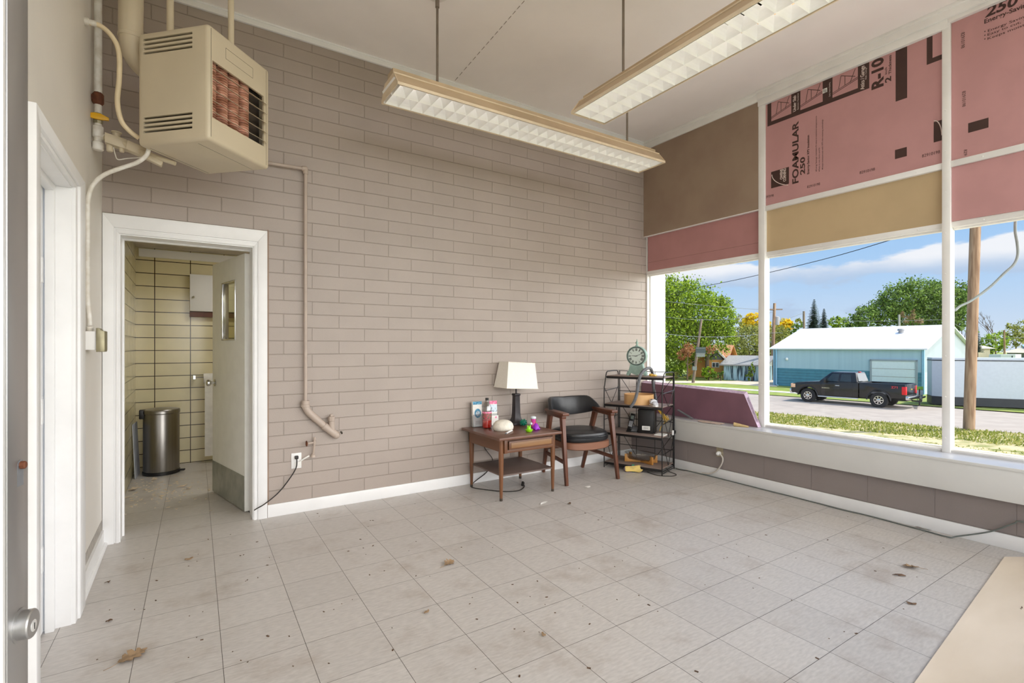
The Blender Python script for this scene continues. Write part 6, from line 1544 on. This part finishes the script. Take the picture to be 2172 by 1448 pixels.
# ---- poles
def pole(label, base, top, r0, r1, mat, name='utility_pole'):
    o = thing(name, label, 'utility pole', base, group='utility poles along the street'); m = MB(); m.tube([base, base + (top - base) * .5, top], [r0, (r0 + r1) / 2, r1], 14); m.build('pole', mat, o); return o
b_ = gp(2055, 912); d_ = (b_ - CAMP).dot(FW); tp = pD(2069, 476, d_); tp = b_ + (tp - b_) * 1.35
pole('thick weathered wooden utility pole at the road edge by the trailer', b_, tp, .18, .16, 'pole_wood')
b_ = gp(1470, 812); d_ = (b_ - CAMP).dot(FW); tp = pD(1488, 676, d_)
o = pole('leaning grey pole carrying a dark sign in front of the big maple', b_, tp, .13, .10, 'pole_grey')
sp_ = b_ + (tp - b_) * .48 + V((0, 0, 0)); 
def pixbox(mb, px, py, w_, h_, d, th=.03): 
    c = pD(px, py, d); mb.obox(c, RT * (w_ / 2 / FPX * d), FW * th, V((0, 0, h_ / 2 / FPX * d)))
sg = thing('pole_sign', 'dark teal and grey sign board fixed on the leaning pole', 'sign', pD(1486, 745, d_ - .2))
m = MB(); pixbox(m, 1486, 743, 21, 14, d_ - .2); m.build('board', 'sign_dark', sg, smooth=False)
m = MB(); pixbox(m, 1486, 753, 18, 7, d_ - .2, .025); m.build('lower_board', 'sign_grey', sg, smooth=False)
m = MB(); pixbox(m, 1486, 738.2, 19, 1.2, d_ - .24); pixbox(m, 1486, 749, 20, 1.2, d_ - .24); m.build('border', 'sign_grey', sg, smooth=False)
m = MB(); pixbox(m, 1473, 781, 9, 8, d_ - .15, .08); solo('pole_box', m, 'sign_grey', 'small grey box strapped low on the leaning pole', 'box', smooth=False)
b_ = gp(1637, 806); d_ = (b_ - CAMP).dot(FW); tp = pD(1643, 643, d_)
o = pole('tall brown pole with a transformer at the left corner of the blue building', b_, tp, .17, .12, 'pole_wood')
m = MB(); c = pD(1642.5, 656, d_); m.obox(c, RT * .75, FW * .06, V((0, 0, .06))); m.build('crossarm', 'pole_grey', o)
m = MB(); c = pD(1648, 680, d_); m.lathe([(.22, -.4), (.22, .35), (.1, .42), (0, .42)], c, 14, cap=False); m.build('transformer', 'roof_grey', o)
for (px, y0, y1, d_, lb, mt) in ((1706, 830, 660, 62, 'dark pole rising behind the roof beside the taller spruce', 'pole_grey'), (1908, 830, 667, 62, 'thin grey pole rising behind the middle of the white roof', 'roof_grey'), (2131, 790, 700, 80, 'brown pole before the house with the blue roof', 'pole_wood')):
    b_ = pD(px, y0, d_); b_.z = G; pole(lb, b_, pD(px - 1, y1, d_), .15, .12, mt)
# ---- wires
def wire(label, P, r=.018, mat='wire_grey'):
    m = MB(); m.tube(smoothpath([pD(*p) for p in P], 5), r, 5); solo('overhead_wire', m, mat, label, 'wire', 'overhead wires')
wire('long black overhead wire rising to the right across the sky', [(1380, 634, 48), (1486, 609, 44), (1600, 585, 38), (1784, 540, 30), (2010, 470, 24)], .022, 'black')
wire('uppermost of the pale wires crossing the big maple', [(1395, 637, 44), (1480, 646, 44), (1575, 654, 46), (1640, 658, 48)], .018)
wire('middle pale wire ending at the leaning pole top', [(1395, 670, 44), (1440, 675, 44), (1488, 678, 44), (1560, 676, 46), (1641, 661, 47)], .016)
wire('lowest pale wire across the big maple', [(1395, 706, 43), (1480, 714, 43.5), (1560, 713, 45), (1640, 706, 47), (1660, 706, 50)], .022)
wire('thin wire from the transformer pole towards the spruce', [(1644, 686, 47), (1672, 675, 54), (1706, 663, 62)], .02)
wire('thin wire above the white roof', [(1750, 680, 62), (1830, 681, 62), (1908, 680, 62), (2010, 678, 62)], .02)
wire('pale wires right of the thick pole over the trailer', [(2026, 687, 60), (2080, 718, 80), (2131, 717, 80), (2175, 715, 85)], .025)
P = [pX(2026, 658, 4.625), pX(2036, 650, 4.66), pX(2060, 637, 4.72), pX(2100, 608, 4.8), pX(2130, 580, 4.86), pX(2150, 560, 4.9), pX(2159, 540, 4.92), pX(2158, 515, 4.93), pX(2153, 490, 4.94), pX(2154, 465, 4.95), pX(2157, 420, 4.97), V((4.98, .75, 3.1)), V((4.98, .75, 3.63))]
rr = random.Random(9); P = [p + V((0, .004 * (rr.random() - .5), .008 * (rr.random() - .5))) for p in P]
m = MB(); m.tube(smoothpath(P, 6), .0085, 8); solo('window_cable', m, 'cable_grey', 'wavy grey service cable hanging outside the right hand window', 'cable')

# ---- trees
def leaves(cen, n, size, seed):
    """cen: list of (centre, rx, ry(depth), rz); returns verts, faces of leaf quads grouped in clumps on the crown"""
    r_ = np.random.default_rng(seed); vol = np.array([c[1] * c[3] for c in cen]); vol = vol / vol.sum()
    out = []
    for (c, rx, ry, rz), f_ in zip(cen, vol):
        k = max(8, int(n * f_)); nc = max(6, k // 26)
        d = r_.normal(size=(nc, 3)); d /= np.linalg.norm(d, axis=1)[:, None]; rad = r_.uniform(.45, 1.0, nc) ** .5
        cc = d * rad[:, None]
        idx = r_.integers(0, nc, k); q = cc[idx] + r_.normal(0, .13, (k, 3))
        out.append(np.array(c)[None] + q * np.array([rx, ry, rz])[None])
    p = np.concatenate(out); k = len(p)
    a = r_.normal(size=(k, 3)); a /= np.linalg.norm(a, axis=1)[:, None]; b = r_.normal(size=(k, 3)); b -= a * (a * b).sum(1)[:, None]; b /= np.linalg.norm(b, axis=1)[:, None]
    s = size * r_.uniform(.6, 1.3, k)[:, None]
    v = np.stack([p - a * s, p + b * s * .55, p + a * s, p - b * s * .55], 1).reshape(-1, 3)
    f = np.arange(4 * k).reshape(-1, 4)
    return v, f
def foliage(name, v, f, mat, parent):
    o_ = np.array(ORG[parent.name]); me = bpy.data.meshes.new(name); me.from_pydata((v - o_).tolist(), [], f.tolist()); me.materials.append(MAT[mat]); o = bpy.data.objects.new(name, me); COL.objects.link(o); o.parent = parent; return o
TSEED = [50]
def tree(name, label, crowns, d, mat, n, lpx=5, trunk=None, cat='tree', group='trees outside the windows', base=None):
    TSEED[0] += 1
    cs = []
    for (px, py, rx, ry) in crowns:
        c = pD(px, py, d); R_ = rx * d / FPX; Hh = ry * d / FPX; cs.append((c, R_, min(R_, Hh) * 1.0, Hh))
    tpx = trunk[0] if trunk else crowns[0][0]
    b0 = pD(tpx, 800, d); b0.z = G
    o = thing(name, label, cat, b0, group=group)
    v, f = leaves([(tuple(c), a, b, h_) for c, a, b, h_ in cs], n, lpx * d / FPX * .62, TSEED[0]); foliage('foliage', v, f, mat, o)
    m = MB(); tr_ = (trunk[1] if trunk else 3) * d / FPX / 2; top = cs[0][0]
    m.tube([b0, b0 + (V((b0.x, b0.y, top.z)) - b0) * .55 , top], [tr_, tr_ * .8, tr_ * .35], 8)
    for (c, a, b, h_) in cs:
        s_ = V((b0.x, b0.y, G + (top.z - G) * .5)); m.tube([s_, (s_ + c) / 2 + V((0, 0, -.1 * h_)), c], [tr_ * .5, tr_ * .35, tr_ * .1], 5)
    m.build('trunk', 'bark', o); return o
tree('maple_tree', 'big bright green maple filling the left window above the leaning pole', [(1452, 655, 62, 62), (1420, 640, 60, 52), (1500, 668, 48, 48), (1532, 672, 26, 42), (1395, 700, 70, 66), (1450, 722, 66, 44), (1515, 718, 42, 40), (1420, 768, 46, 30), (1360, 640, 60, 60)], 50, 'leaf_maple', 38000, 4.3, (1500, 9))
tree('russet_tree', 'small russet leaved tree beside the orange house', [(1460, 742, 16, 14), (1507, 742, 9, 10), (1448, 752, 12, 12)], 46.5, 'leaf_russet', 1700, 2.8, (1458, 3))
tree('olive_tree', 'olive green tree behind the peeling shed', [(1585, 726, 40, 40), (1560, 742, 28, 30), (1625, 735, 34, 44), (1650, 725, 26, 36)], 72, 'leaf_olive', 9000, 3.9, (1590, 4))
tree('yellow_tree', 'golden yellow tree left of the mullion pole', [(1602, 680, 26, 16), (1585, 690, 18, 12), (1620, 690, 18, 16)], 95, 'leaf_yellow', 3600, 4.6, (1604, 4))
tree('yellow_tree', 'golden yellow tree between the transformer pole and the white roof', [(1664, 690, 22, 13), (1655, 700, 16, 14)], 95, 'leaf_yellow', 2600, 4.6, (1664, 4))
tree('green_tree', 'low green tree just left of the spruces', [(1690, 702, 18, 16), (1680, 712, 16, 14)], 92, 'leaf_mid', 700, 4.4)
tree('distant_tree', 'faint grey green tree behind the yellow ones', [(1572, 680, 18, 12), (1690, 685, 16, 10)], 130, 'leaf_olive', 500, 3.6)
def spruce(label, px, ytop, ybase, hw, d):
    TSEED[0] += 1; b0 = pD(px, 800, d); b0.z = G; o = thing('spruce_tree', label, 'tree', b0, group='trees outside the windows')
    r_ = np.random.default_rng(TSEED[0]); zt = pD(px, ytop, d).z; zb = pD(px, ybase, d).z; W_ = hw * d / FPX; vs = []; fs = []
    nl = 24
    for i in range(nl):
        t = (i + .4) / nl; z = zt + (zb - zt) * t; R_ = W_ * (t ** .9) * (1 if i % 2 else .86) + .12
        nb = 12 + i // 2
        for k in range(nb):
            a = 2 * PI * k / nb + r_.random(); L_ = R_ * r_.uniform(.75, 1.1); dr_ = np.array([math.cos(a), math.sin(a), -.28]); sd_ = np.array([-math.sin(a), math.cos(a), 0]); c = np.array([b0.x, b0.y, z])
            for q in range(4):
                p0 = c + dr_ * L_ * (q / 4.4); p1 = c + dr_ * L_ * ((q + 1.3) / 4.4); w_ = .22 * L_ * (1.15 - q / 4) + .12; bI = len(vs); vs += [p0, (p0 + p1) / 2 + sd_ * w_, p1, (p0 + p1) / 2 - sd_ * w_ + np.array([0, 0, -.1])]; fs.append((bI, bI + 1, bI + 2, bI + 3))
    foliage('foliage', np.array(vs), np.array(fs), 'leaf_spruce', o); m = MB(); m.tube([b0, V((b0.x, b0.y, zt))], [.16, .02], 8); m.build('trunk', 'bark', o)
spruce('taller blue green spruce rising behind the white roof', 1727, 634, 705, 21, 78)
spruce('shorter slim spruce to the right of the taller one', 1748, 654, 705, 13, 84)
tree('green_tree', 'rounded green tree between the spruces and the big broad tree', [(1778, 690, 28, 17), (1795, 696, 22, 14)], 88, 'leaf_maple', 1000, 4.6)
tree('broad_tree', 'broad layered green tree above the right half of the white roof', [(1945, 630, 48, 42), (1905, 640, 40, 38), (1985, 645, 50, 46), (1875, 662, 40, 30), (2020, 640, 34, 42), (1840, 676, 40, 26), (1930, 672, 60, 30), (2000, 680, 50, 28), (1815, 688, 24, 20), (2045, 630, 14, 28)], 76, 'leaf_mid', 21000, 4.3, (1950, 6))
tree('bare_shrub', 'brown bare branched bush behind the white roof', [(1935, 678, 24, 16), (1925, 665, 12, 16)], 70, 'leaf_twig', 420, 4, cat='bush')
tree('green_tree', 'dark green tree between the mullion and the thick pole', [(2040, 700, 24, 28), (2055, 672, 14, 16), (2030, 660, 16, 20)], 72, 'leaf_mid', 1100, 5)
spruce('small dark spruce right of the thick pole', 2073, 690, 745, 11, 90)
tree('hedge_tree', 'low yellowish green tree clump right of the thick pole', [(2105, 732, 30, 22), (2090, 745, 22, 16), (2120, 720, 26, 18)], 105, 'leaf_maple', 1400, 4.2)
tree('hedge_tree', 'hazy olive tree behind the house with the blue roof', [(2155, 712, 26, 22), (2180, 705, 26, 26), (2140, 705, 16, 16)], 125, 'leaf_olive', 1300, 4)
# bare tree
b0 = pD(2112, 800, 112); b0.z = G; o = thing('bare_tree', 'leafless tree standing against the sky right of the thick pole', 'tree', b0, group='trees outside the windows')
m = MB(); rr = random.Random(8)
def branch(p, d, L, r, lv):
    q = p + d * L; m.tube([p, (p + q) / 2 + V((rr.uniform(-.1, .1), 0, rr.uniform(0, .15))) * L * .3, q], [r, r * .8, r * .6], 5, cap=False)
    if lv <= 0: return
    for k in range(3 if lv > 1 else 3):
        a = rr.uniform(-.85, .85); b = rr.uniform(-.5, .5); dd = (d + RT * a + FW * b + V((0, 0, .25))).normalized(); branch(p + (q - p) * rr.uniform(.6, 1), dd, L * rr.uniform(.45, .66), r * .55, lv - 1)
branch(b0, V((0, 0, 1)), 5.6, .16, 5); m.build('trunk', 'bark', o)
# shrubs
for (lb, cr, d, mt, n) in (('round green shrub in front of the orange house', [(1503, 789, 16, 13), (1495, 796, 10, 8)], 47.8, 'leaf_maple', 700), ('low shrub at the corner of the peeling shed', [(1529, 795, 9, 8), (1518, 800, 8, 6)], 47, 'leaf_mid', 320), ('slim young tree growing against the shed wall', [(1595, 785, 6, 14), (1590, 797, 9, 7)], 46, 'leaf_maple', 360), ('pale flowering shrub at the left under the maple', [(1425, 797, 26, 8), (1460, 796, 16, 7)], 48.5, 'leaf_olive', 600), ('dark shrub hiding the house corner under the maple', [(1400, 782, 40, 22), (1440, 778, 20, 20)], 53, 'leaf_mid', 1500)):
    tree('shrub', lb, cr, d, mt, n, 4, cat='shrub', group='shrubs across the street')
# ---- houses
def houseframe(px0, px1, py, d0, d1):
    a = pD(px0, py, d0); b = pD(px1, py, d1); a.z = b.z = 0; e = (b - a); L = e.length; e.normalize(); n = V((-e.y, e.x, 0)); n = n if n.dot(FW) > 0 else -n
    return (lambda s, t, z: a + e * s + n * t + V((0, 0, z))), L
def hx(mb, Fq, s0, s1, t0, t1, z0, z1): mb.add([Fq(s, t, z) for z in (z0, z1) for (s, t) in ((s0, t0), (s1, t0), (s1, t1), (s0, t1))], [(0, 3, 2, 1), (4, 5, 6, 7), (0, 1, 5, 4), (1, 2, 6, 5), (2, 3, 7, 6), (3, 0, 4, 7)])
def gable(mb, Fq, s0, s1, t0, t1, z0, z1, along='s', th=.12, o=.3):
    if along == 's':
        tm = (t0 + t1) / 2
        for (ta, tb) in ((t0 - o, tm), (t1 + o, tm)): mb.add([Fq(s0 - o, ta, z0), Fq(s1 + o, ta, z0), Fq(s1 + o, tb, z1), Fq(s0 - o, tb, z1)] + [Fq(s0 - o, ta, z0 + th), Fq(s1 + o, ta, z0 + th), Fq(s1 + o, tb, z1 + th), Fq(s0 - o, tb, z1 + th)], [(0, 3, 2, 1), (4, 5, 6, 7), (0, 1, 5, 4), (1, 2, 6, 5), (2, 3, 7, 6), (3, 0, 4, 7)])
    else:
        sm = (s0 + s1) / 2
        for (sa, sb) in ((s0 - o, sm), (s1 + o, sm)): mb.add([Fq(sa, t0 - o, z0), Fq(sa, t1, z0), Fq(sb, t1, z1), Fq(sb, t0 - o, z1)] + [Fq(sa, t0 - o, z0 + th), Fq(sa, t1, z0 + th), Fq(sb, t1, z1 + th), Fq(sb, t0 - o, z1 + th)], [(0, 3, 2, 1), (4, 5, 6, 7), (0, 1, 5, 4), (1, 2, 6, 5), (2, 3, 7, 6), (3, 0, 4, 7)])
def zpx(py, d): return CAMH + (HYP - py) / FPX * d
Fh, L = houseframe(1456, 1540, 800, 53, 51)
o = thing('orange_house', 'orange stucco house with brown roof and white gable trim under the maple', 'house', Fh(L / 2, 0, G))
zt = zpx(756, 52); m = MB(); hx(m, Fh, 0, L, .6, 6, G, zt); hx(m, Fh, L * .60, L * .98, -.6, .6, G, zt - .3); m.build('wall', 'stucco_orange', o, smooth=False)
m = MB(); gable(m, Fh, 0, L, .4, 6, zt - .1, zpx(733, 52)); m.build('roof', 'roof_brown', o, smooth=False)
m = MB(); gable(m, Fh, L * .60, L * .98, -.7, 2.5, zt - .35, zt + .65, 's' if 0 else 't', .1, .22); r_ = m.build('porch_roof', 'roof_brown', o, smooth=False)
m = MB(); sm = L * .79; 
for sa in (L * .60 - .3, L * .98 + .3): m.bar(Fh(sa, -.95, zt - .32), Fh(sm, -.95, zt + .72), .08, .16)
m.build('gable_trim', 'white_paint', o)
m = MB(); m.add([Fh(L * .62, -.62, zt - .3), Fh(L * .96, -.62, zt - .3), Fh(sm, -.62, zt + .5)], [(0, 1, 2)]); m.build('gable_end', 'house_grey', o, smooth=False)
m = MB(); s0, s1 = L * .68, L * .86; z0, z1 = zpx(779, 51), zpx(768, 51); hx(m, Fh, s0, s1, -.68, -.6, z0, z1); wf = m.build('window', 'white_paint', o, smooth=False)
m = MB(); hx(m, Fh, s0 + .07, (s0 + s1) / 2 - .04, -.70, -.68, z0 + .07, z1 - .06); hx(m, Fh, (s0 + s1) / 2 + .04, s1 - .07, -.70, -.68, z0 + .07, z1 - .06); m.build('pane', 'truck_glass', wf, smooth=False)
m = MB(); hx(m, Fh, L * .12, L * .2, .52, .6, zpx(779, 52), zpx(764, 52)); m.build('window', 'truck_glass', o, smooth=False)
Fs, L = houseframe(1535, 1622, 802, 48.5, 46)
o = thing('shed', 'long low shed with peeling blue and white boards and grey shingle roof', 'shed', Fs(L / 2, 0, G))
zt = zpx(775.5, 47.5); m = MB(); hx(m, Fs, 0, L, 0, 4.5, G, zt); m.build('wall', 'shed_white', o, smooth=False)
m = MB(); gable(m, Fs, 0, L, 0, 4.5, zt, zpx(756, 49.5)); m.build('roof', 'roof_grey', o, smooth=False)
m = MB(); m.add([Fs(L, 0, zt), Fs(L, 4.5, zt), Fs(L, 2.25, zpx(757, 49.5))], [(0, 1, 2)]); m.build('gable_end', 'white_paint', o, smooth=False)
m = MB(); hx(m, Fs, L * .90, L * .97, -.05, 0, zpx(796, 46.5), zpx(784, 46.5)); m.build('window', 'truck_glass', o, smooth=False)
Fq, L = houseframe(2062, 2100, 760, 92, 92)
o = thing('tan_roof_house', 'small pale house with a tan roof behind the trailer', 'house', Fq(L / 2, 0, G))
m = MB(); hx(m, Fq, 0, L, 0, 7, G, zpx(739, 92)); m.build('wall', 'roof_tan', o, smooth=False); m = MB(); z0, z1 = zpx(739, 92), zpx(722, 92); m.add([Fq(-.6, -.6, z0), Fq(L + .6, -.6, z0), Fq(L + .6, 7.6, z0), Fq(-.6, 7.6, z0), Fq(L * .2, 3.5, z1), Fq(L * .45, 3.5, z1)], [(0, 1, 5, 4), (1, 2, 5), (2, 3, 4, 5), (3, 0, 4), (3, 2, 1, 0)]); m.build('roof', 'roof_tan', o, smooth=False)
Fq, L = houseframe(2136, 2200, 765, 88, 84)
o = thing('blue_roof_house', 'grey house with blue sheeting on its roof at the far right', 'house', Fq(L / 2, 0, G))
m = MB(); hx(m, Fq, 0, L, 0, 8, G, zpx(748, 86)); m.build('wall', 'house_grey', o, smooth=False); m = MB(); z0, z1 = zpx(748, 86), zpx(732, 88); m.add([Fq(-.6, -.6, z0), Fq(L + .6, -.6, z0), Fq(L + .6, 8.6, z0), Fq(-.6, 8.6, z0), Fq(L * .22, 4, z1), Fq(L * .7, 4, z1)], [(0, 1, 5, 4), (1, 2, 5), (2, 3, 4, 5), (3, 0, 4), (3, 2, 1, 0)]); r_ = m.build('roof', 'roof_tan', o, smooth=False)
m = MB(); m.bar(Fq(L * .22, 3.6, z1 + .05), Fq(L * .98, .3, z0 + .12), 1.6, .08, 1.6, .08); m.build('blue_sheet', 'roof_blue', r_, smooth=False)
Fq, L = houseframe(2098, 2154, 765, 62, 60)
o = thing('white_camper', 'white camper parked beyond the trailer before the blue roofed house', 'camper', Fq(L / 2, 0, G))
m = MB(); hx(m, Fq, L * .45, L, 0, 2.2, G + .4, zpx(751, 61)); m.build('body', 'white_paint', o, smooth=False); m = MB(); hx(m, Fq, 0, L * .45, 0, 2.0, G + .4, zpx(751.5, 61)); m.build('annexe', 'trailer_white', o, smooth=False); m = MB(); hx(m, Fq, L * .86, L * .9, -.03, 0, zpx(758, 61), zpx(754, 61)); m.build('window', 'truck_glass', o, smooth=False)
